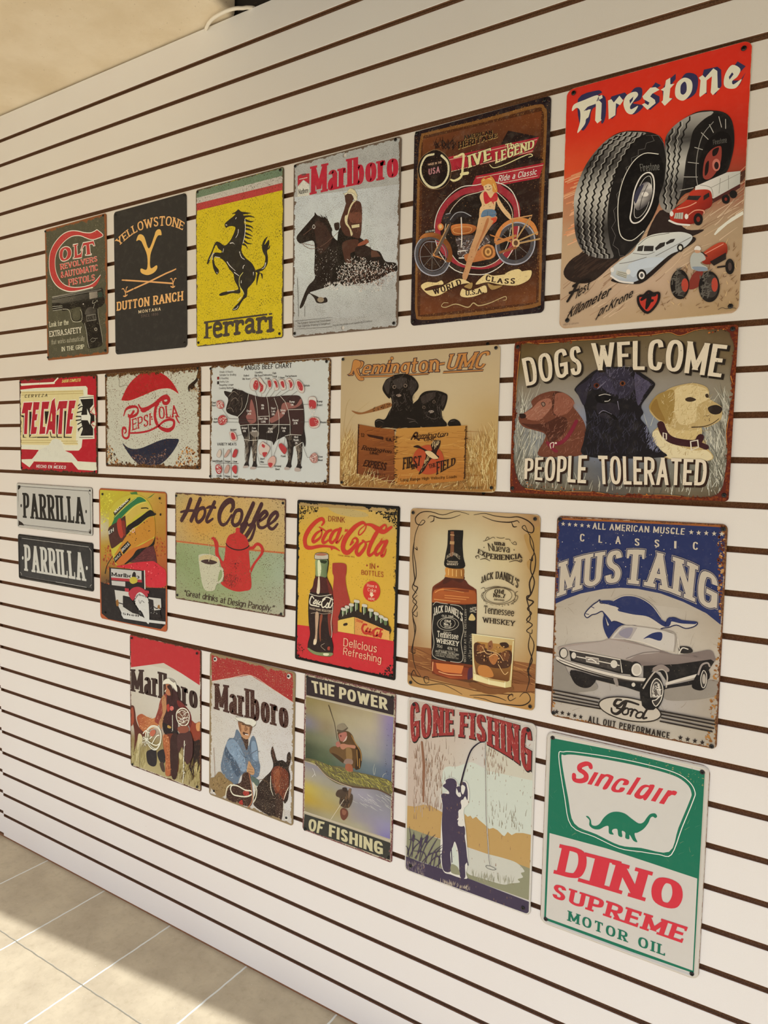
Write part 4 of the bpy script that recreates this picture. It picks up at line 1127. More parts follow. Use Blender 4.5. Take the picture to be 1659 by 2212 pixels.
SIGNS.append(dict(label='largest sign, red poster of two giant truck tyres, truck, pale car and tractor', mat='red_poster_print', size=(302.7, 437.8), pos=(356.3, -602.8), tilt=0.54, radius=14, ref=(204,190,166), base='c8301f>c8301f>a8886a@235,2244:192,91', edge='b89a78', wear={'Edge': 0.006, 'EdgeCol': 'b8a488', 'BlotchCol': 'c8b090', 'Speck': 0.14, 'SpeckScale': 40.0, 'SpeckCol': 'd8c8ac', 'Mottle': 0.2, 'rough': 0.36},
    screws=[(69,2137), (1454,2127), (1451,57), (80,72)],
    screw_r=4.2,
    art="""
@red_field
g c63024,c93020,c62d20/c8301f,cc3420,c8301f/cb4a2a,c83a22,b02a1c/b07a58,a86040,8a3a28/b39472,b8987a,a08668/b09478,b89a80,a88a6a/b09478,ab8e6c,a0825c|0,2189 1514,2189 1514,0 0,0
p 4a2d22 947,942 1515,1162 1518,1086 1215,893 896,860
h 160 b89a7a,8f6f55,a58468,c4a88a 33:4 40 1.6|0,549 890,998 1515,1151 1500,666 484,59 4,61
h 60 d8a078,cf8a60 15:4 60 2.2|-4,1409 266,1413 165,830 19,731
p d3cbb8 1297,673 1326,718 1424,789 1507,829 1513,800 1396,739 1308,665
s 2a1f1b 26,532 110,644 293,689 534,604 455,520 279,400 92,437
s 2c201c 757,733 859,947 972,869 1085,748 1222,724 1088,679 935,727 848,696
h 60 3a2a22,2a1f1b 33:3 40 3|85,647 508,656 478,517 105,435
@blackletter_title
s 35314f 108,2078 275,2111 324,2081 289,2066 355,2032 362,1862 328,1811 303,1993 234,1940 219,1849 149,1795
p 35314f 387,1972 408,2024 523,2029 547,1999 503,1965 459,1907 455,1850 416,1825
s 35314f 549,1953 591,2034 635,2045 670,2018 662,1936 595,1919 687,1873 622,1821 564,1846
p 35314f 695,1950 779,2046 824,2011 750,1969 817,1918 819,1873 745,1824 699,1858
p 35314f 837,1969 867,2028 940,2074 942,2030 901,1985 895,1876 933,1877 886,1845 852,1864
s 35314f 957,1937 1005,2046 1068,2045 1117,1993 1107,1876 1035,1840 981,1876
p 35314f 1144,1964 1161,2047 1263,2042 1292,2010 1301,1879 1253,1816 1245,1991 1184,1997 1191,1843 1149,1854
p 35314f 1338,1944 1412,2043 1473,1987 1379,1901 1439,1885 1476,1938 1432,1845 1372,1850
s d6ccb2 57,1984 73,2039 170,2056 277,2069 296,2041 280,1999 196,1985 192,1950 215,1962 212,1898 188,1880 178,1836 113,1774 134,1870 131,1966 99,2003
p 35314f 164,1957 191,1980 280,1989 266,1967 227,1959 200,1963
p d6ccb2 156,1938 200,1960 229,1958 212,1898 168,1895
k 35314f 1.6 303,2063 266,1979
p d6ccb2 267,2014 303,2016 325,1987 323,1848 331,1840 292,1818 271,1849 274,1977
p d6ccb2 295,2053 325,2059 331,2032 302,2022
p d6ccb2 380,1996 409,2001 431,1966 478,2012 514,1962 487,1929 451,1955 449,1852 392,1829
s d6ccb2 516,1927 530,1987 569,2011 620,2009 638,1976 606,1939 574,1895 586,1869 642,1884 599,1826 547,1851
p 35314f 566,1949 599,1975 594,1947 573,1919
p d6ccb2 675,1955 737,2012 781,2006 815,1975 756,1957 740,1938 780,1900 787,1870 722,1830 673,1887 697,1893 726,1868 736,1888 685,1930
p d6ccb2 824,1972 858,1986 864,2040 898,2053 901,1997 935,1993 902,1963 897,1886 922,1874 863,1828 833,1869 846,1877 848,1955
s d6ccb2 941,1919 954,1993 1006,2023 1060,1992 1078,1938 1065,1876 1014,1834 960,1865
s 35314f 984,1925 987,1968 1013,1989 1030,1962 1032,1907 1012,1884 990,1896
p d6ccb2 1124,1991 1152,2005 1174,1978 1233,2037 1264,2007 1273,1870 1292,1860 1238,1820 1221,1846 1225,1975 1186,1953 1188,1855 1140,1829 1134,1847 1139,1966
s d6ccb2 1318,1885 1326,1969 1373,2025 1435,1976 1418,1922 1380,1896 1391,1866 1449,1893 1412,1834 1352,1844
p 35314f 1353,1935 1376,1966 1387,1947 1359,1912
@left_tyre
s 1d1a19 107,1084 108,1229 169,1409 249,1535 376,1648 513,1692 696,1654 821,1591 868,1513 896,1371 888,1169 846,995 775,846 691,698 580,597 440,588 307,626 195,704 127,861
s 8a8279>2a2624>b8afa2>2a2624>6a645e@408,1711:271,632 107,1084 108,1229 169,1409 249,1535 376,1648 514,1686 606,1670 720,1632 609,1595 522,1475 459,1302 420,1121 416,909 447,713 475,595 307,626 195,704 127,861
z 141110 2.6 3.4 11 560,1673 424,1614 311,1486 245,1322 210,1125 204,945 229,772 282,642/606,1662 483,1589 371,1450 306,1286 271,1102 266,910 291,738 343,621/652,1649 542,1564 431,1425 367,1250 327,1067 321,889 346,717 404,606/697,1636 588,1542 491,1389 427,1226 387,1044 376,856 400,696 452,599/514,1674 365,1615 251,1487 184,1322 149,1124 149,955 173,793 232,674
z c4bcae .8 3.4 11 543,1677 406,1618 293,1490 227,1325 191,1128 186,948 210,775 264,645/589,1666 465,1593 354,1453 288,1289 253,1105 248,913 273,740 325,624/635,1653 524,1568 413,1429 349,1253 309,1071 303,892 328,720 386,609/680,1640 571,1546 473,1393 409,1230 369,1048 358,859 382,699 434,601
q 1d1a19 6a645e .6 720,1615 765,1604 789,1553 723,1546 714,1502 658,1503 660,1457 603,1446 606,1388 561,1374 569,1303 524,1277 528,1195 488,1155 504,1058 465,1018 486,920 453,867 491,789 471,709 519,666 534,604 580,597 691,698 775,846 846,995 888,1169 896,1371 868,1513 821,1591
s 121010 527,771 496,954 501,1129 541,1297 616,1420 715,1468 805,1448 857,1380 879,1262 864,1083 816,920 733,784 633,719
l cfc6b6 1.5 827,1431 715,1462 622,1413 547,1290 507,1128 506,952 538,781 633,725 732,790
t 6a655e wx=.14;wy=.1 Firestone|688,1313 844,1292|674,1379 836,1362
o 100e0e d8d0c2 2.4 622,1002 638,1150 690,1266 756,1290 797,1233 803,1106 770,974 706,887 644,875 613,921
o 1a1818 b8b0a6 1 645,997 662,1133 714,1239 763,1257 782,1202 781,1099 747,979 693,919 653,926
s 5a5258>e6dcc0>6a625e>2e2a30@661,1157:768,1009 642,1068 672,1166 726,1213 771,1193 791,1131 777,1054 735,1004 679,979 650,1008
s 3a3848 640,1103 671,1178 716,1192 685,1117 654,1042
s e9e0c8 760,1103 755,1092 740,1087 722,1090 707,1101 701,1114 706,1126 720,1130 739,1127 754,1116
l 1c1a1a 1 690,989 709,1090 749,1185
@right_tyre
s 23201e 878,1533 917,1614 1000,1672 1125,1713 1249,1693 1342,1648 1396,1565 1418,1409 1401,1262 1356,1152 1204,1117 1133,1087 1029,1028 959,917 881,954 849,1051 887,1192 896,1360
s 9c948a>2b2725>b8b0a4>3a3634>8a8278@1042,1695:914,959 878,1533 917,1614 1000,1672 1104,1702 1187,1697 1250,1676 1150,1603 1093,1484 1057,1359 1043,1205 1027,1074 959,917 881,954 849,1051 887,1192 896,1360
z 121010 2.2 2.8 12 939,1620 901,1505 918,1355 904,1189 888,1056 914,948/1001,1661 964,1536 960,1380 946,1214 941,1068 958,940/1074,1687 1026,1566 1001,1416 988,1239 983,1094 999,978
z c4bcae .7 2.8 12 955,1616 917,1502 931,1352 917,1186 901,1053 927,946/1017,1657 980,1532 976,1376 962,1211 958,1065
s 1c1918 1110,1579 1210,1654 1312,1650 1387,1546 1414,1400 1391,1253 1346,1154 1193,1125 1071,1054 1054,1192 1068,1356 1083,1486
k b0a89c 1 1223,1585 1257,1512/1292,1633 1317,1541/1344,1599 1348,1523/1164,1533 1219,1466/1117,1423 1192,1384/1070,1311 1155,1282/1043,1194 1150,1172/1016,1087 1122,1089
l 8a837a 1.2 1253,1600 1175,1509 1141,1363 1137,1208 1153,1105
s 141111 1163,1336 1219,1455 1308,1510 1381,1461 1401,1348 1382,1233 1325,1169 1204,1128 1159,1204
s 8a3a30 1191,1175 1200,1305 1244,1373 1304,1392 1325,1365 1321,1247 1274,1158 1224,1135
s 1d1514 1259,1369 1304,1381 1292,1329 1261,1320
s 1d1514 1208,1260 1232,1287 1231,1200 1207,1172
s b86a5a 1321,1236 1317,1207 1303,1192 1283,1196 1267,1217 1260,1249 1264,1277 1279,1292 1298,1288 1314,1267
s 2a1a1a 1310,1232 1308,1215 1300,1206 1289,1208 1280,1221 1275,1240 1278,1257 1286,1267 1297,1264 1306,1251
t 5a554e wx=.13;wy=.1 Firestone|1262,1412 1364,1406|1255,1452 1356,1456
@printed_truck
p d8d2c4>a8a498@1173,1112:1463,1000 1137,1097 1375,1164 1474,1155 1476,1051 1283,969 1135,1042
l 8a8478 .9 1174,1101 1258,1062 1278,981/1327,1125 1322,1005/1387,1135 1392,1025/1258,1062 1474,1138
p 4a2420 1273,965 1476,1051 1477,1019 1285,935
s b53524>7a2018@1072,1020:1185,865 953,918 1022,962 1083,1007 1102,1059 1165,1064 1249,1042 1273,971 1266,906 1215,882 1187,809 1125,786 1018,804 951,850
p 2c2422 1088,1028 1125,1021 1188,1009 1159,976 1073,998
p 2c2422 1204,1006 1245,1026 1251,991 1206,967
l e8967a 1.6 1001,932 1087,939 1149,961/1080,856 1141,895 1205,884 1216,859
p b0a898 987,901 1051,895 1049,839 978,857
k 5a5048 .7 998,899 992,852/1014,898 1010,847/1032,896 1029,841
s e0d8c4 973,897 970,885 963,878 954,879 946,889 942,903 945,916 952,923 961,921 969,911
s e0d8c4 1093,853 1090,841 1083,834 1074,835 1066,845 1063,859 1065,872 1072,879 1081,877 1089,867
l d8d0c0 3 940,846 1007,806 1104,780
s 1b1716 1207,811 1202,782 1185,766 1162,770 1143,792 1135,823 1141,853 1158,868 1180,864 1199,842
s 7a2a20 1186,814 1184,802 1177,795 1168,796 1160,806 1156,820 1159,832 1166,839 1175,838 1183,828
s 1b1716 1406,940 1402,919 1387,908 1368,912 1352,928 1345,952 1350,973 1365,983 1384,980 1400,963
s 7a2a20 1386,944 1385,936 1380,932 1373,934 1368,939 1366,948 1367,955 1372,959 1378,958 1384,952
s 1b1716 1458,970 1453,952 1440,943 1422,946 1408,961 1401,981 1406,1000 1419,1009 1437,1005 1452,991
@printed_pale_car
s 231a17 472,386 660,337 773,358 987,536 1153,635 1109,676 874,599 540,437
s cfcabc>a4a8ae@757,733:838,419 467,495 535,556 648,622 691,692 779,741 868,750 945,743 1043,732 1119,697 1131,661 1091,611 1028,575 943,542 771,405 682,358 590,359 483,409
s b8bcc2 607,498 697,544 832,548 911,524 824,467 724,458 658,397
p 2d2926 692,662 738,667 728,616 683,623
p 2d2926 743,660 822,648 819,602 740,614
p 2d2926 834,628 872,663 915,667 911,634 841,604
p 2d2926 921,661 958,683 996,683 981,657 927,642
l 5a5650 .9 649,610 764,581 830,594/536,533 652,539 765,558/692,674 780,730 945,737/843,558 983,617 1120,674
p b0aa9a 515,476 610,445 600,393 505,442
k 5a5448 .7 528,462 604,434/522,449 602,416/517,438 600,401
s ece6d6 490,485 488,473 480,466 469,468 461,477 457,490 460,502 468,509 478,508 487,499
s ece6d6 634,447 631,434 622,427 610,428 601,438 597,453 600,466 609,474 620,472 630,462
l e6e0d0 3 464,435 543,377 660,347
s 1c1816 772,399 766,368 746,351 721,354 700,377 690,410 697,441 717,458 742,454 763,432
s d8d2c4 757,401 753,382 741,372 725,374 712,388 706,408 710,427 722,437 738,435 751,421
s 4a4644 745,403 743,392 736,386 728,387 721,395 718,406 720,417 727,423 735,422 742,414
s 1c1816 1066,594 1062,575 1049,564 1033,567 1020,581 1014,603 1018,622 1031,632 1047,630 1060,615
s c8c2b4 1054,596 1052,586 1045,580 1036,582 1029,589 1026,601 1028,611 1035,617 1044,615 1051,607
@printed_tractor
h 130 9a7a54,7a5a3c,c8a878,6a4a34 70:60 9 1.2|920,303 1098,451 1481,637 1509,71 1008,49 626,44
s b04028>7a2418@1282,570:1327,473 1221,523 1282,570 1352,597 1399,573 1403,495 1348,459 1268,426 1214,456
k e09078 1.2 1232,516 1373,579
p 241c1a 1277,447 1397,507 1400,451 1310,409
s 1b1716 1466,381 1461,344 1445,323 1424,326 1405,352 1397,391 1401,428 1418,449 1439,446 1457,420
s 4a3a34 1446,384 1444,364 1437,353 1428,354 1421,368 1417,388 1419,407 1425,418 1434,417 1442,404
k 241c1a 3 1341,393 1413,394
s 7a3026 1145,353 1207,390 1241,329 1192,245 1118,243
s 1b1716 1125,276 1114,204 1079,162 1032,168 991,219 973,296 985,369 1021,410 1068,403 1107,352
s 3a332e 1110,272 1103,220 1080,189 1049,193 1023,230 1011,285 1018,339 1041,369 1072,364 1099,328
s a84030 1118,271 1114,238 1101,219 1084,221 1069,244 1062,279 1066,312 1079,331 1096,329 1111,306
s 1b1716 1363,228 1351,154 1313,111 1262,118 1219,170 1200,249 1212,324 1251,366 1301,359 1344,306
s 3a332e 1351,235 1343,179 1318,148 1285,152 1256,191 1243,249 1250,305 1276,337 1309,332 1338,294
s a84030 1347,247 1344,213 1333,193 1317,195 1304,218 1298,253 1301,287 1312,307 1328,305 1341,282
h 40 5a534a 40:60 10 2|973,354 1024,416 1046,172 991,201
h 40 5a534a 40:60 10 2|1205,311 1260,371 1282,120 1217,162
s a8a69c 1123,493 1147,540 1211,530 1245,474 1204,447 1258,405 1249,384 1154,397 1131,423
s 7e8790 1142,422 1237,408 1265,376 1186,381
s d8d2c4 1151,567 1166,593 1192,586 1204,559 1178,552
s b88a6a 1157,561 1197,551 1195,533 1163,537
k 2a2220 1.5 1210,536 1254,495
@slogan_lettering
l 201a18 5:4 126,383 193,417 266,432/162,403 122,322 74,247/96,325 177,346
t 201a18 wx=.14;wy=.1;space=.1 lest|149,263 272,337|182,378 284,423
t 201a18 wx=.15;wy=.12;space=.1 Kilometer|67,80 459,262|126,197 485,354
t 201a18 wx=.15;wy=.12;space=.1 pr.Krone|352,74 659,225|399,178 673,306
@shield_emblem
o b03428 1c1717 4.4 711,219 756,225 794,255 834,233 882,227 872,146 796,70 725,140
l 1c1717 5:8:5 740,191 790,221 852,219
l 1c1717 8:9:4 802,207 798,161 783,110
k 1c1717 5 787,168 831,172
t 6a5446 wx=.1;wy=.1 MILE-O-GRAPH|44,26 188,30|43,42 188,44
l 3a2a24 .8 1358,38 1389,51 1420,39 1460,43 1496,33
"""))
SIGNS.append(dict(label='red and cream beer sign with big red block letters and black eagle mark', mat='red_cream_print', size=(393.5, 296.8), pos=(-1362.4, -990.7), tilt=-0.39, radius=8, ref=(210,190,165), base='a81e28', edge='3a2018', wear={'Edge': 0.06, 'EdgeCol': '2e2018', 'Speck': 0.32, 'SpeckScale': 36.0, 'SpeckCol': '2e2018', 'Mottle': 0.3},
    screws=[(32,1426), (1901,1435), (1903,42), (40,40)],
    art="""
@cream_field
p 8e2028 41,1475 1028,1474 941,1408 23,1400
k d9cdb4 5 38,1384 912,1394 1028,1465
k d9cdb4 6 30,1395 933,1389
p d0c4aa 4,1311 444,1326 1707,1319 1746,1289 1744,1190 1888,1175 1898,1022 1923,922 1945,757 1891,673 1902,532 1616,521 1593,402 1524,350 1221,344 1331,312 1493,187 1960,182 1965,74 1892,55 1504,59 1355,166 374,158 249,55 36,140 30,181 322,193 484,313 500,344 13,347
p cdb783 49,1283 1640,1263 1651,1183 1543,1160 1461,570 1460,493 1513,435 1181,430 1085,506 1029,514 857,512 767,424 16,422 0,811
k b9a06a 3 64,1260 1639,1246/62,1224 1638,1213/34,490 842,499/33,454 812,464/1099,489 1501,494/1140,455 1500,460
s c9beaa 500,331 767,424 886,513 1001,523 1098,463 1179,343 1359,295 1480,187 374,167 407,239
p a2202a 28,336 485,339 322,194 30,181
p a81e28 1179,343 1592,351 1964,391 1960,191 1500,187 1345,303
p 9e1f28 381,156 1349,166 1504,59 1544,9 247,10 249,51
k d8c498 2 389,160 1342,170
@block_lettering
p 1d1815 42,901 119,892 106,550 198,537 75,536 103,865 41,874
p 1d1815 266,953 326,953 313,587 266,538 454,539 455,553 251,542
p 1d1815 462,553 772,555 771,538 462,535
p 1d1815 675,954 784,953 720,757 690,757
p 1d1815 825,635 844,556 959,557 951,540 829,543 803,626
p 1d1815 983,895 1032,895 1002,557 1115,554 1114,541 973,540
p 1d1815 1182,954 1230,953 1185,559 1365,556 1351,543 1156,542
q a3212c e2d6c0 2.4 112,1107 362,1108 312,971 244,976 200,591 100,590 136,928 43,924
q a3212c e2d6c0 2.4 377,1107 555,1107 524,977 447,976 437,916 497,920 464,810 411,806 401,712 483,713 441,593 283,591
q a3212c e2d6c0 2.4 607,1108 810,1112 770,984 669,985 631,713 704,713 685,594 516,593
q a3212c e2d6c0 2.4 861,1113 948,1165 949,1111 978,964 946,596 867,596 854,657 789,656 758,595 693,594
p cdb783 848,931 869,896 866,796 825,796
q a3212c e2d6c0 2.4 1046,1111 1269,1113 1238,987 1162,988 1116,597 1003,597 1063,989 970,930
q a3212c e2d6c0 2.4 1297,1112 1475,1115 1431,985 1376,984 1361,918 1409,918 1386,816 1331,816 1314,723 1397,718 1353,599 1200,598
@eagle_mark
q 1c1918 d8ccb6 2 1570,1131 1881,1133 1886,1038 1806,981 1811,923 1909,889 1913,790 1827,748 1879,682 1876,573 1570,571 1626,681 1595,757 1576,841 1598,925 1628,1025
p d0c5b2 1733,982 1817,865 1801,740 1749,807 1596,811 1591,887 1738,890
l 1c1918 3.4 1520,1026 1568,1051/1526,984 1580,1009 1634,1017/1497,926 1606,942/1469,867 1590,866/1467,807 1582,816/1507,748 1602,782/1518,647 1559,689/1512,672 1614,715
l d8ccb6 2.2 1512,959 1600,975/1483,900 1584,900/1461,833 1576,841/1487,774 1589,795
k 1c1918 1.4 1550,1148 1888,1154/1549,550 1863,552
l a81e28 2 1812,940 1883,898 1935,889/1805,923 1845,956 1898,1013
l a81e28 2.2 1907,781 1854,782 1853,740 1906,723
@small_lettering
t d9bb6a wx=.2;wy=.14;space=.12 SABOR_COMPLETO|1124,1386 1582,1389|1139,1432 1593,1436
t 2a211c wx=.13;wy=.1;space=.42 CERVEZA|145,1178 748,1182|162,1229 766,1227
t e2d5c0 wx=.17;wy=.14;space=.2 HECHO_EN_MEXICO|438,56 1200,60|444,106 1212,110
k e2d5c0 1.6 925,128 947,138
"""))
SIGNS.append(dict(label='rust-edged off-white cola sign with red and dark blue bottle-cap waves', mat='rusty_white_print', size=(388.4, 270.6), pos=(-934.4, -979.3), tilt=0.06, radius=5, ref=(212,193,169), base='b9b09d', edge='2a1c14', wear={'Edge': 0.1, 'EdgeCol': '3a2416', 'Speck': 0.4, 'SpeckScale': 24.0, 'SpeckCol': '5a3418', 'Mottle': 0.35, 'Blotch': 0.24, 'BlotchCol': 'a06a3a'},
    screws=[(27,1320), (1892,1332), (1887,30), (39,33)],
    art="""
@red_cap
s a81f24 366,953 402,1031 499,1153 635,1254 794,1325 975,1343 1127,1327 1288,1260 1409,1170 1493,1074 1529,1006 1432,1060 1347,1088 1248,1091 1123,1083 970,1049 788,1002 602,959 495,947
l cfc0a6 1.2 1529,1006 1432,1057 1347,1085 1248,1089 1123,1080 970,1046 788,1000 602,956 495,944 366,952
@script_lettering
l a8222a 4:9:6:9:4 409,735 459,824 560,858 680,855 719,802 678,749 571,715 504,721/505,752 537,707 542,618 527,510 512,439 457,412 390,439 377,511 392,556 440,556 459,511 425,484
l a8222a 8:8 518,734 558,733 626,794
l a8222a 5:6:8:12:6:4 553,488 726,492 935,518 1115,578 1242,646 1366,670 1439,644 1426,567 1340,525 1240,534 1153,569 1078,630 1054,717 1081,821 1145,889
l a8222a 5:9:14:10:9 727,885 785,827 915,837 1069,890 1196,956 1296,975 1345,935 1307,893 1245,895 1227,921
l a8222a 8:5 785,809 836,791 941,824 1069,882
l a8222a 11:11:9 1095,881 1068,786 1066,700 1116,595
t a8222a wx=.15;wy=.1;serif=.06;space=.12 EPSI|594,524 975,596|586,684 978,762
s a8222a 1013,709 1010,702 1001,698 991,698 983,702 980,710 983,717 991,721 1002,721 1010,716
s a8222a 1016,679 1014,672 1007,668 998,668 991,672 988,679 991,686 998,690 1007,690 1014,685
t a8222a wx=.16;wy=.1;serif=.06;space=.1 OLA|1142,677 1531,702|1135,846 1497,863
l a8222a 6:3 1477,711 1512,652 1548,617
@blue_cap
s 232534 377,344 482,286 616,260 775,275 958,325 1138,378 1288,405 1412,407 1534,397 1484,303 1385,199 1259,102 1107,34 927,8 771,26 613,108 480,223
d 130 7d5a4c,8a6656,5a4a4a 1:3.4|560,170 747,191 825,121 1109,178 1286,267 1260,128 1107,38 849,15 666,82
@rust_patches
d 170 8a4a1e,b87838,5a2e14,d8b080 1:4|1456,29 1507,201 1701,296 1888,206 1922,40
d 110 3a2214,8a4a1e,c89a60 1:4|18,33 41,392 178,238 259,111 665,29
d 70 3a2214,7a4220 1:3.5|7,1334 476,1340 1127,1344 1910,1340 1898,1283 1374,1290 583,1309 62,1296
l 1c1410 5:9:9:4 1909,1307 1874,1185 1780,1123 1732,1091 1732,1041
s 2a1c14 1838,1096 1829,1074 1805,1062 1776,1063 1753,1077 1744,1099 1754,1121 1777,1133 1806,1132 1829,1118
d 26 a8783a,6a3a1c 1:3|1733,1133 1920,1183 1919,1035 1755,1032
l 5a4430 .9 291,1295 324,1231 316,1177 343,1149 432,1169 486,1167
"""))
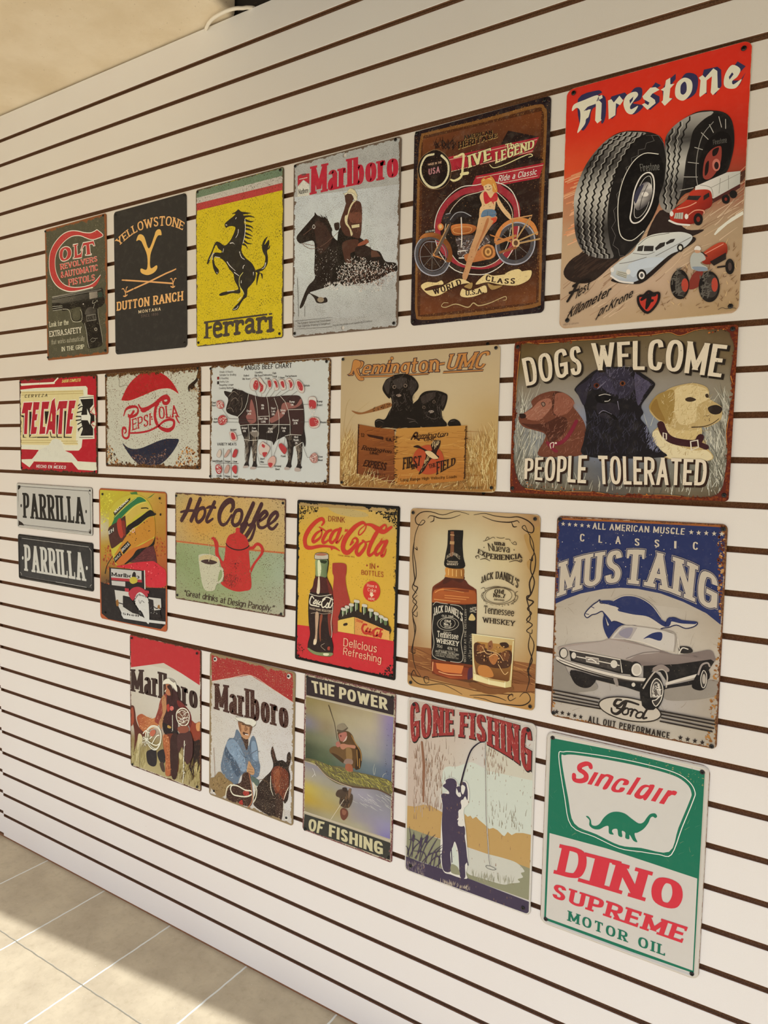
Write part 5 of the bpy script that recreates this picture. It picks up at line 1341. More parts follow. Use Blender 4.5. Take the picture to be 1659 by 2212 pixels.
SIGNS.append(dict(label='pale grey butcher chart of a dark cow with small meat pictures', mat='pale_chart_print', size=(383.8, 295.8), pos=(-514.5, -992.5), tilt=-0.20, radius=9, ref=(214,198,175), base='c2bfb8', edge='3a2016', wear={'Edge': 0.06, 'EdgeCol': '3d2015', 'Speck': 0.1, 'SpeckScale': 30.0, 'SpeckCol': '8a7a60', 'Mottle': 0.15, 'Blotch': 0.0, 'BlotchCol': 'b08a5a'},
    screws=[(28,1440), (1868,1434), (1879,46), (29,43)],
    art="""
@chart_lettering
t 1c1a1a wx=.17;wy=.13;space=.1 ANGUS_BEEF_CHART|589,1394 1346,1391|593,1454 1348,1449
t 1c1a1a wx=.19;wy=.15;space=.06 VARIETY_MEATS|133,446 470,451|133,483 469,487
t 2c2624 wx=.15;wy=.12;space=.1 Steaks_&_Roasts|167,1382 399,1375|167,1406 399,1401
t 2c2624 wx=.15;wy=.12;space=.1 Suitable_For_Broiling|167,1341 452,1335|167,1366 452,1361
t 2c2624 wx=.15;wy=.12;space=.1 &_Roasting|170,1299 321,1297|170,1323 321,1322
t 2c2624 wx=.15;wy=.12;space=.1 Thrifty_Cuts|168,1255 329,1253|168,1278 329,1277
t 2c2624 wx=.15;wy=.12;space=.1 Requiring_Longer|165,1215 413,1211|165,1239 413,1236
t 2c2624 wx=.15;wy=.12;space=.1 Cooking_Methods|162,1175 416,1169|162,1199 415,1195
p 7a2424 126,1333 162,1334 162,1298 126,1297
p 2a2422 126,1275 162,1276 162,1237 126,1237
t 2c2624 wx=.15;wy=.12;space=.1 Rolled|581,1316 669,1316|580,1341 669,1340
t 2c2624 wx=.15;wy=.12;space=.1 Rib_Roast|561,1276 694,1275|561,1300 694,1298
t 2c2624 wx=.15;wy=.12;space=.1 Standing|766,1347 889,1346|765,1372 888,1370
t 2c2624 wx=.15;wy=.12;space=.1 Rib_Roast|762,1309 893,1307|762,1334 893,1332
t 2c2624 wx=.15;wy=.12;space=.1 Delmonico|898,1311 1045,1308|898,1334 1045,1331
t 2c2624 wx=.15;wy=.12;space=.1 Steak|933,1269 1006,1268|933,1292 1005,1292
t 2c2624 wx=.15;wy=.12;space=.1 Club|1047,1327 1108,1326|1047,1352 1108,1351
t 2c2624 wx=.15;wy=.12;space=.1 Steak|1049,1287 1121,1286|1048,1310 1121,1309
t 2c2624 wx=.15;wy=.12;space=.1 T-Bone|1143,1269 1238,1269|1143,1291 1237,1291
t 2c2624 wx=.15;wy=.12;space=.1 Porterhouse|1250,1281 1424,1280|1249,1305 1424,1304
t 2c2624 wx=.15;wy=.12;space=.1 Sirloin|1531,1160 1619,1158|1530,1183 1619,1182
t 2c2624 wx=.15;wy=.12;space=.1 Rump|1728,968 1809,968|1728,991 1809,993
t 2c2624 wx=.15;wy=.12;space=.1 Roast|1729,926 1810,926|1728,951 1809,951
t 2c2624 wx=.15;wy=.12;space=.1 Round|1785,725 1870,724|1785,748 1870,750
t 2c2624 wx=.15;wy=.12;space=.1 Stew|1758,321 1827,323|1758,345 1827,347
t 2c2624 wx=.15;wy=.12;space=.1 Meat|1759,281 1828,281|1759,305 1827,305
t 2c2624 wx=.15;wy=.12;space=.1 Chuck|38,991 108,991|38,1017 108,1017
t 2c2624 wx=.15;wy=.12;space=.1 Roast|38,954 108,955|38,979 108,980
t 2c2624 wx=.15;wy=.12;space=.1 Arm|71,781 136,782|71,806 136,807
t 2c2624 wx=.15;wy=.12;space=.1 Roast|66,740 143,742|66,765 143,767
t 2c2624 wx=.15;wy=.12;space=.1 Brisket|364,636 469,641|364,662 469,666
t 2c2624 wx=.15;wy=.12;space=.1 Short|866,277 942,279|866,302 942,304
t 2c2624 wx=.15;wy=.12;space=.1 Ribs|873,238 933,239|873,263 932,265
t 2c2624 wx=.15;wy=.12;space=.1 Flank|1201,316 1273,318|1200,341 1273,342
t 2c2624 wx=.15;wy=.12;space=.1 Ground|1100,193 1202,193|1099,219 1202,220
t 2c2624 wx=.15;wy=.12;space=.1 Beef|1115,156 1183,156|1115,179 1183,179
t 2c2624 wx=.15;wy=.12;space=.08 Sweetbreads|45,231 233,234|45,258 233,261
t 2c2624 wx=.15;wy=.12;space=.08 Tongue|265,233 368,234|265,259 368,260
t 2c2624 wx=.15;wy=.12;space=.08 Liver|413,233 487,234|413,259 487,259
t 2c2624 wx=.15;wy=.12;space=.08 Oxtails|128,38 220,40|127,65 220,66
t 2c2624 wx=.15;wy=.12;space=.08 Kidney|270,40 366,40|270,66 366,67
t 2c2624 wx=.15;wy=.12;space=.08 Heart|420,42 496,42|420,68 496,69
k 3c3632 1 248,410 252,19/382,413 386,16/105,220 511,222
@printed_cow
s 2a2321 436,1170 496,1153 542,1147 568,1141 614,1120 680,1097 783,1071 885,1054 1060,1052 1182,1061 1327,1062 1445,1057 1492,1030 1522,974 1543,881 1552,761 1550,659 1569,566 1576,483 1561,445 1535,501 1524,436 1523,342 1509,229 1527,202 1498,182 1439,194 1456,247 1452,350 1430,443 1394,443 1383,358 1361,244 1368,206 1332,186 1277,194 1307,261 1314,356 1298,479 1261,564 1188,545 1121,515 1078,462 1059,505 965,524 851,532 826,503 814,405 809,248 822,199 790,178 738,187 753,246 737,364 717,443 704,363 679,244 686,195 646,184 600,192 633,263 632,372 602,530 565,599 531,698 511,777 484,817 376,843 308,874 288,914 301,959 322,1019 315,1059 267,1100 253,1145 308,1139 375,1127 396,1156
s 3e2a28 680,1089 783,1067 885,1052 1182,1056 1445,1053 1516,974 1539,807 1533,622 1498,589 1345,584 1331,715 837,717 682,713 531,718 511,787 603,875 661,972
s 8c5750 719,1029 771,912 798,766 734,727 682,737 629,816 681,874 694,972
s 8a5850 1013,784 1087,821 1147,906 1185,848 1208,961 1304,978 1411,939 1492,1021 1505,956 1412,911 1293,894 1221,810 1112,754 1038,735
s 6b6058 964,620 1051,678 1088,716 1137,706 1064,649 990,611
s 7a6e64 696,619 786,639 844,620 838,571 761,561
l 8a7a6c 1.4 335,1078 416,1136 496,1094/376,1018 443,1056 496,1015/308,919 376,928 417,878/549,1053 563,974 537,896
s 1a1515 451,1016 447,1009 436,1005 423,1005 412,1010 408,1017 412,1024 423,1028 436,1028 447,1023
h 60 8a7c6e,6a5c50 85:15 16 1|605,520 684,521 672,244 620,223
h 60 a08e7c,6a5c50 85:15 14 1|723,521 813,532 802,248 750,246
h 50 a08e7c,6a5c50 85:15 14 1|1418,453 1517,491 1515,229 1468,219
h 50 6a5c50 85:15 14 1|1285,564 1381,565 1349,262 1313,242
h 90 5a4c44,4a3c36 60:40 10 1|322,1059 496,1133 576,1052 497,857 322,879
s a8968c 600,192 673,199 666,174 594,167
s a8968c 725,186 803,184 796,159 712,156
s a8968c 1271,198 1338,191 1332,167 1263,165
s a8968c 1427,194 1498,187 1499,154 1422,151
k ded4c6 1 671,1094 654,1011 616,924 563,866 487,809/783,1071 816,911 837,717 832,527/970,1050 992,966 1013,812 1013,726/1085,1040 1141,925 1167,792 1163,621 1133,525/1182,1056 1256,989 1305,885 1336,753 1342,584/1305,889 1535,892/836,814 1013,817/531,703 682,715 862,717 1337,711/669,713 697,531/605,532 697,516 826,522/1261,574 1356,593 1510,585/1418,443 1529,501
t e0d8cc wx=.14;wy=.11;space=.1 Chuck|642,875 723,874|642,900 723,899
t e0d8cc wx=.14;wy=.11;space=.1 26%|655,837 718,837|655,863 718,862
t e0d8cc wx=.14;wy=.11;space=.1 Rib|883,939 926,938|883,964 926,963
t e0d8cc wx=.14;wy=.11;space=.1 8%|884,902 927,902|883,927 926,927
t e0d8cc wx=.14;wy=.11;space=.1 Short|1039,900 1113,899|1039,925 1113,923
t e0d8cc wx=.14;wy=.11;space=.1 Loin|1047,864 1104,863|1047,888 1103,888
t e0d8cc wx=.14;wy=.11;space=.1 8%|1052,826 1097,826|1052,852 1096,851
t e0d8cc wx=.14;wy=.11;space=.1 Sirloin|1184,873 1267,872|1184,898 1266,896
t e0d8cc wx=.14;wy=.11;space=.1 9%|1211,837 1255,836|1211,862 1255,862
t e0d8cc wx=.14;wy=.11;space=.1 Rump|1325,974 1404,973|1325,998 1403,997
t e0d8cc wx=.14;wy=.11;space=.1 5%|1345,936 1388,936|1345,961 1387,960
t e0d8cc wx=.14;wy=.11;space=.1 Round|1376,751 1463,750|1375,777 1463,776
t e0d8cc wx=.14;wy=.11;space=.1 21%|1391,715 1452,715|1390,741 1452,741
t e0d8cc wx=.14;wy=.11;space=.1 Short_Ribs|842,775 988,774|841,802 988,801
t e0d8cc wx=.14;wy=.11;space=.1 1.8%|881,736 957,736|881,763 957,763
t e0d8cc wx=.14;wy=.11;space=.1 Brisket|564,660 657,660|564,686 656,686
t e0d8cc wx=.14;wy=.11;space=.1 6%|585,621 633,621|584,649 633,649
t e0d8cc wx=.14;wy=.11;space=.1 Fore|737,659 799,659|737,684 799,684
t e0d8cc wx=.14;wy=.11;space=.1 Shank|732,623 817,624|732,649 817,649
t e0d8cc wx=.14;wy=.11;space=.1 Plate|999,651 1069,651|999,676 1069,676
t e0d8cc wx=.14;wy=.11;space=.1 8.5%|996,612 1072,613|996,639 1071,640
t e0d8cc wx=.14;wy=.11;space=.1 Flank|1209,659 1281,659|1208,683 1281,683
t e0d8cc wx=.14;wy=.11;space=.1 4%|1224,623 1267,623|1223,649 1267,649
t e0d8cc wx=.14;wy=.11;space=.1 Hind|1405,550 1464,551|1404,575 1463,575
t e0d8cc wx=.14;wy=.11;space=.1 Shank|1396,514 1474,515|1395,539 1473,540
t e0d8cc wx=.14;wy=.11;space=.1 3%|1417,479 1458,479|1417,503 1457,504
@leader_lines
k 4a4440 .8 783,1134 834,1022/885,1093 880,1026/1016,1142 923,1025/1096,1125 998,1023/1188,1117 1038,1003/1326,1127 1073,1007/1444,1110 1213,980/1615,949 1487,947/1618,742 1502,743/226,920 343,794 760,774/302,749 721,742/472,571 591,594/814,366 873,220 1000,222/802,218 828,185 1031,189/1050,563 1055,322/1092,333 1206,602/1250,464 1267,564/1529,473 1607,321 1648,319/982,716 981,461
@printed_meat_cuts
o c4b9ae 8a6258 .7 692,1205 717,1272 781,1289 833,1248 846,1200 808,1143 757,1135 712,1156
s a93a3c 750,1213 782,1260 826,1249 836,1190 802,1143 757,1164
o c4b9ae 8a6258 .7 832,1287 870,1285 921,1226 959,1196 947,1148 910,1102 859,1113 833,1142 858,1199
s a93a3c 845,1248 883,1218 915,1188 903,1131 859,1118 865,1180
o c8b8ac 8a5a50 .7 977,1252 1021,1260 1046,1221 1040,1165 1016,1142 984,1185
s a93a3c 983,1243 1021,1251 1040,1212 1034,1174 1003,1175
o c8b8ac 8a5a50 .7 1060,1259 1094,1269 1138,1227 1156,1180 1145,1133 1090,1135 1108,1191
s a93a3c 1082,1239 1119,1237 1144,1180 1126,1152 1108,1191
o c8b8ac 8a5a50 .7 1162,1250 1228,1252 1259,1195 1266,1138 1200,1131 1187,1188 1162,1212
s a93a3c 1186,1226 1229,1233 1247,1176 1236,1153 1205,1178
o c8b8ac 8a5a50 .7 1270,1250 1324,1265 1372,1228 1384,1172 1361,1126 1320,1132 1313,1193 1277,1218
s a93a3c 1306,1240 1348,1233 1372,1182 1337,1146 1325,1202
o c8b8ac 8a5a50 .7 1419,1226 1466,1238 1525,1185 1548,1130 1532,1086 1479,1095 1432,1152
s a93a3c 1437,1216 1483,1219 1525,1167 1520,1112 1467,1132
o c6beb4 8a5a50 .7 1619,1027 1687,1036 1727,1006 1724,897 1627,898 1611,972
s a93a3c 1620,990 1677,998 1722,970 1718,901 1633,903
o c8b4a8 8a5a50 .7 1629,779 1691,798 1765,778 1783,723 1744,673 1648,677 1621,733
s a93a3c 1635,774 1703,792 1760,760 1755,705 1682,687 1641,700
o a93a3c 8a5a50 .7 136,1018 219,1021 256,980 247,930 171,926 136,952
o a93a3c 8a5a50 .7 164,810 240,838 309,799 302,739 227,711 164,734
o c8b0a4 8a5a50 .7 357,613 404,628 465,599 485,519 391,513 371,568
s a93a3c 384,603 431,608 465,539 405,528
o c4b0a4 8a5a50 .7 852,435 902,499 953,485 1029,437 1017,389 955,310 904,338 865,357
s a93a3c 909,474 953,456 941,426 903,445
s a93a3c 916,368 992,369 955,315 923,329
o c49a8c 8a5a50 .7 1012,282 1080,327 1123,304 1118,237 1056,182 1006,214
s a93a3c 1018,244 1081,236 1050,187 1012,215
o a93a3c 8a5a50 .7 1171,463 1213,483 1293,422 1287,375 1257,355 1196,411
o b9877c 8a5a50 .7 1653,336 1710,376 1756,347 1757,274 1700,258 1654,289
o c4b2a2 7a5a50 .7 137,322 179,389 216,379 207,313 172,292
o b58e80 7a5a50 .7 269,304 337,392 371,377 310,305
o a93a3c 7a3030 .7 412,318 452,399 502,385 473,309 433,298
o a93a3c 7a5a50 .7 123,188 186,200 228,161 214,89 158,81 123,126
o b58e80 7a5a50 .7 276,121 324,199 365,175 338,103 290,91
o b03a3c 7a5a50 .7 409,166 453,198 494,179 487,99 460,92 420,126
d 90 d8c4b8 .7:1.6|129,1018 247,1015 247,930 143,932
d 60 d8c4b8 .7:1.6|164,820 302,819 302,729 171,729
d 60 d8c4b8 .7:1.6|1620,990 1782,778 1750,677 1621,898
d 50 d8c4b8 .7:1.8|123,188 221,191 207,88 130,106
d 60 6a2a28,d8c4b8 .7:1.6|1653,345 1755,356 1746,264 1666,271
d 60 d8c4b8 .5:1.2|756,1256 1535,1226 1514,1121 782,1154
"""))
SIGNS.append(dict(label='tan sign with two black puppies leaning over a wooden ammunition crate', mat='tan_print', size=(384.2, 297.5), pos=(-101.0, -992.9), tilt=0.25, radius=10, ref=(216,202,180), base='bda37c', edge='b8a284', wear={'Mottle': 0.12, 'Speck': 0.05, 'rough': 0.36},
    screws=[(33,1454), (1878,1453), (1875,50), (39,49)],
    art="""
@meadow_picture
g ad9572,b39b77,b59d7a,b8a07e/b49c79,bba480,bfa986,bba27c/b59c76,bfa781,c0a880,b49462/a58050,b08a58,b08852,a67c42/8f6638,94683a,946a3a,966a36|0,1487 1921,1487 1921,0 0,0
h 260 c9ad74,8a6532,a87f45,dcc48c 80:25 26 1.1|10,5 14,501 100,620 272,383 276,15
h 300 c9ad74,8a6532,a87f45,dcc48c 95:25 28 1.1|1588,7 1596,450 1752,557 1906,608 1918,9
h 200 d8c08a,7a5228,b08848,5a3a1c 60:50 20 1.1|18,6 16,163 713,88 1571,148 1576,6 768,-2
l a88f62 .8:.5 29,501 155,784 390,965/42,620 83,927 139,1007/1613,289 1693,631 1758,398/1760,345 1818,609 1924,712
@title_lettering
l 3a2a30 2.4 276,1250 692,1235/897,1241 1133,1243
t 3a2830 wx=.15;wy=.11;grow=.09;serif=.05;space=.1 Remington|122,1270 691,1266 1241,1252|198,1426 689,1407 1248,1430
t b57a42 wx=.15;wy=.11;serif=.05;space=.1 Remington|122,1270 691,1266 1241,1252|198,1426 689,1407 1248,1430
o b57a42 3a2830 1.1 170,1434 246,1429 274,1393 254,1349 213,1334 248,1269 311,1231 304,1203 242,1212 193,1272 171,1319 150,1280 87,1277 136,1309
t 3a2830 wx=.16;wy=.12;grow=.08;serif=.05;space=.1 UMC|1330,1266 1749,1259|1378,1423 1825,1427
t b57a42 wx=.16;wy=.12;serif=.05;space=.1 UMC|1330,1266 1749,1259|1378,1423 1825,1427
q b57a42 3a2830 .9 1253,1343 1316,1346 1309,1320 1246,1316
q b57a42 3a2830 .9 276,1258 692,1246 1133,1245 1121,1229 692,1226 269,1238
q b57a42 3a2830 .9 1301,1252 1749,1248 1741,1231 1292,1231
o b57a42 3a2830 .9 694,1425 690,1415 679,1410 667,1410 656,1417 652,1428 656,1438 666,1444 679,1443 689,1436
@printed_puppies
s 8a5a34 154,872 295,846 485,905 645,946 685,911 593,879 378,838 239,827
h 26 3a2014 75:8 5 1.3|322,851 645,940 672,900 432,849
s a86a3a 827,929 878,950 936,926 956,881 879,894
s 1c1714 468,744 514,772 595,765 647,844 685,911 670,1001 644,991 577,1061 560,1118 601,1195 653,1220 718,1245 808,1253 897,1236 961,1194 1006,1132 1001,1078 940,1003 955,903 995,814 1047,725 1030,658 936,648 871,671 755,661 623,674 489,669
s 1c1714 942,904 1004,968 1040,1021 1101,1052 1223,1055 1320,1027 1354,994 1341,914 1307,840 1289,851 1303,764 1353,709 1330,677 1135,674 1048,680 996,770
s 1c1714 1365,693 1388,741 1446,753 1500,723 1511,675 1437,660
s 3a322e 575,1151 627,1199 673,1214 654,1147 643,1047 610,1059
s 332b28 905,1180 962,1167 994,1122 952,1047 921,1015 900,1093
s 3c3430 693,1179 770,1209 860,1204 835,1151 798,1097 746,1099
s 3a302c 1041,989 1126,1029 1211,1037 1201,983 1128,942 1067,922
s 352c28 1296,1001 1339,989 1323,915 1300,872 1281,927
s 8a7566 801,1019 795,1010 778,1005 757,1006 740,1012 734,1021 740,1030 757,1035 778,1035 794,1028
s 17120f 729,1021 768,1003 813,1019 800,986 755,981
s 7a6658 733,1114 729,1102 717,1095 703,1096 691,1104 686,1116 691,1128 702,1134 717,1134 729,1126
s 120f0d 725,1114 723,1107 717,1103 709,1103 702,1108 699,1115 702,1122 708,1127 716,1126 723,1122
s 7a6658 872,1121 868,1110 856,1103 842,1104 830,1111 826,1123 830,1135 841,1142 855,1141 867,1133
s 120f0d 862,1121 859,1114 853,1109 845,1110 839,1115 836,1122 838,1129 845,1133 852,1133 859,1128
s a08e80 1202,835 1196,826 1179,821 1158,821 1140,827 1134,836 1140,845 1157,850 1178,850 1195,844
s 17120f 1137,833 1169,816 1202,831 1188,788 1151,783
s 6a574a 1099,883 1096,873 1087,868 1075,868 1066,874 1062,884 1065,893 1074,899 1086,899 1095,893
s 120f0d 1092,882 1090,876 1084,872 1077,872 1072,876 1069,883 1071,889 1077,893 1084,893 1089,888
s 6a574a 1218,937 1214,928 1205,922 1194,922 1185,929 1181,938 1184,948 1193,953 1205,953 1214,947
s 120f0d 1210,936 1208,930 1203,926 1196,926 1191,931 1188,937 1190,943 1196,947 1202,947 1208,943
l 5a4e48 1.4:.6 695,1067 697,967 724,943/831,1040 852,973 827,940/1107,833 1120,789 1207,755 1255,776/1239,895 1254,808/673,866 647,810/882,772 984,748/488,744 528,755 582,731/908,727 972,737 1010,714/1400,730 1447,735/1264,884 1291,764
h 130 4a403a,352c28,5a4e46 70:60 8 .9|588,1184 795,1241 987,1144 931,837 700,820 670,1001
h 100 4a403a,352c28 70:60 8 .9|1028,989 1223,1047 1320,1001 1305,721 1085,724
@printed_crate
p b5813f>a86a2e@1136,668:1213,82 755,661 1049,669 1588,685 1586,235 1561,115 1151,68 741,43 719,502
p 8a4f26>6a3820@352,700:499,34 247,715 489,675 723,650 741,43 497,117 239,157
h 90 8e5a2a,c89850,9a622c 1:3 50 .8|769,616 1567,643 1560,137 767,78
h 60 6a3a1c,a0622e 6:3 40 .8|262,677 710,627 720,88 260,181
k 2a1a12 2 254,713 249,157/1577,674 1574,137
h 46 2a1a12 0:4 6 1.6|703,650 755,650 754,55 721,54
h 34 3a2414 0:4 4 1.6|1556,675 1583,674 1578,137 1560,137
h 30 2a1a12 0:4 3 1.4|243,701 266,701 261,158 244,157
h 26 e0c890,c8a868 50:40 24 1.1|260,170 714,65 1151,80 714,42 276,74
@crate_lettering
t 3a2216 wx=.13;wy=.1;serif=.05;space=.08 Remington|932,536 1369,579|975,609 1385,623
l 3a2216 3:4 938,542 981,609 1012,609 1001,575 969,575 1033,536
t 3a2216 wx=.16;wy=.12;serif=.05;space=.1 UMC|1090,523 1231,527|1099,564 1242,569
k 3a2216 2 1039,553 1101,549/1261,563 1327,574
t 2c1810 wx=.15;wy=.1;serif=.05;space=.08 Remington|300,425 688,390|327,478 707,422
t 2c1810 wx=.16;wy=.12;serif=.05;space=.1 UMC|411,379 528,369|418,408 541,398
t 3a2010 wx=.15;wy=.12;serif=.06;space=.1 12|295,572 340,569|290,613 336,609
t 2c1810 wx=.2;wy=.14;serif=.06;space=.1 GA.|619,527 705,516|618,562 705,553
p 33190f 367,601 585,569 585,536 395,574
t 33190f wx=.2;wy=.14;serif=.05;space=.08 EXPRESS|323,242 625,196|357,314 643,283
t 33190f wx=.12;wy=.1;space=.08 SHOT_SHELLS|359,160 619,132|358,184 619,155
s a8482a 1334,328 1302,236 1212,176 1097,173 1001,229 962,323 996,417 1089,475 1204,476 1297,419
s 2b1a14 965,463 1016,480 1066,458 1142,425 1191,426 1178,481 1213,525 1286,531 1282,470 1253,415 1248,382 1279,360 1255,327 1194,337 1146,281 1098,202 1036,166 1084,257 1119,358 1105,414 1054,441 1004,452
s cdb083 1111,414 1179,415 1254,360 1267,338 1206,337 1143,370
h 18 cdb083 75:20 9 1|1189,503 1274,520 1246,426 1197,437
h 18 b89a6a 65:15 9 1|1131,359 1157,326 1073,190 1060,201
t 2b1a14 wx=.19;wy=.12;serif=.07;space=.1 FIRST|842,213 1059,262|846,344 1069,369
t 2b1a14 wx=.19;wy=.12;serif=.06;space=.1 IN|952,215 1021,234|951,272 1020,284
t 2b1a14 wx=.18;wy=.12;serif=.05;space=.1 THE|1166,231 1245,252|1152,275 1238,294
t 2b1a14 wx=.2;wy=.12;serif=.07;space=.12 FIELD|1254,166 1467,281|1250,305 1471,352
t 3a2010 wx=.13;wy=.1;serif=.05;space=.12 Long_Range_High_Velocity_Loads|819,82 1489,140|818,115 1488,167
t 3a2a20 wx=.12;wy=.1;space=.1 L.R.KAATZ|1622,30 1777,36|1627,52 1780,58
"""))
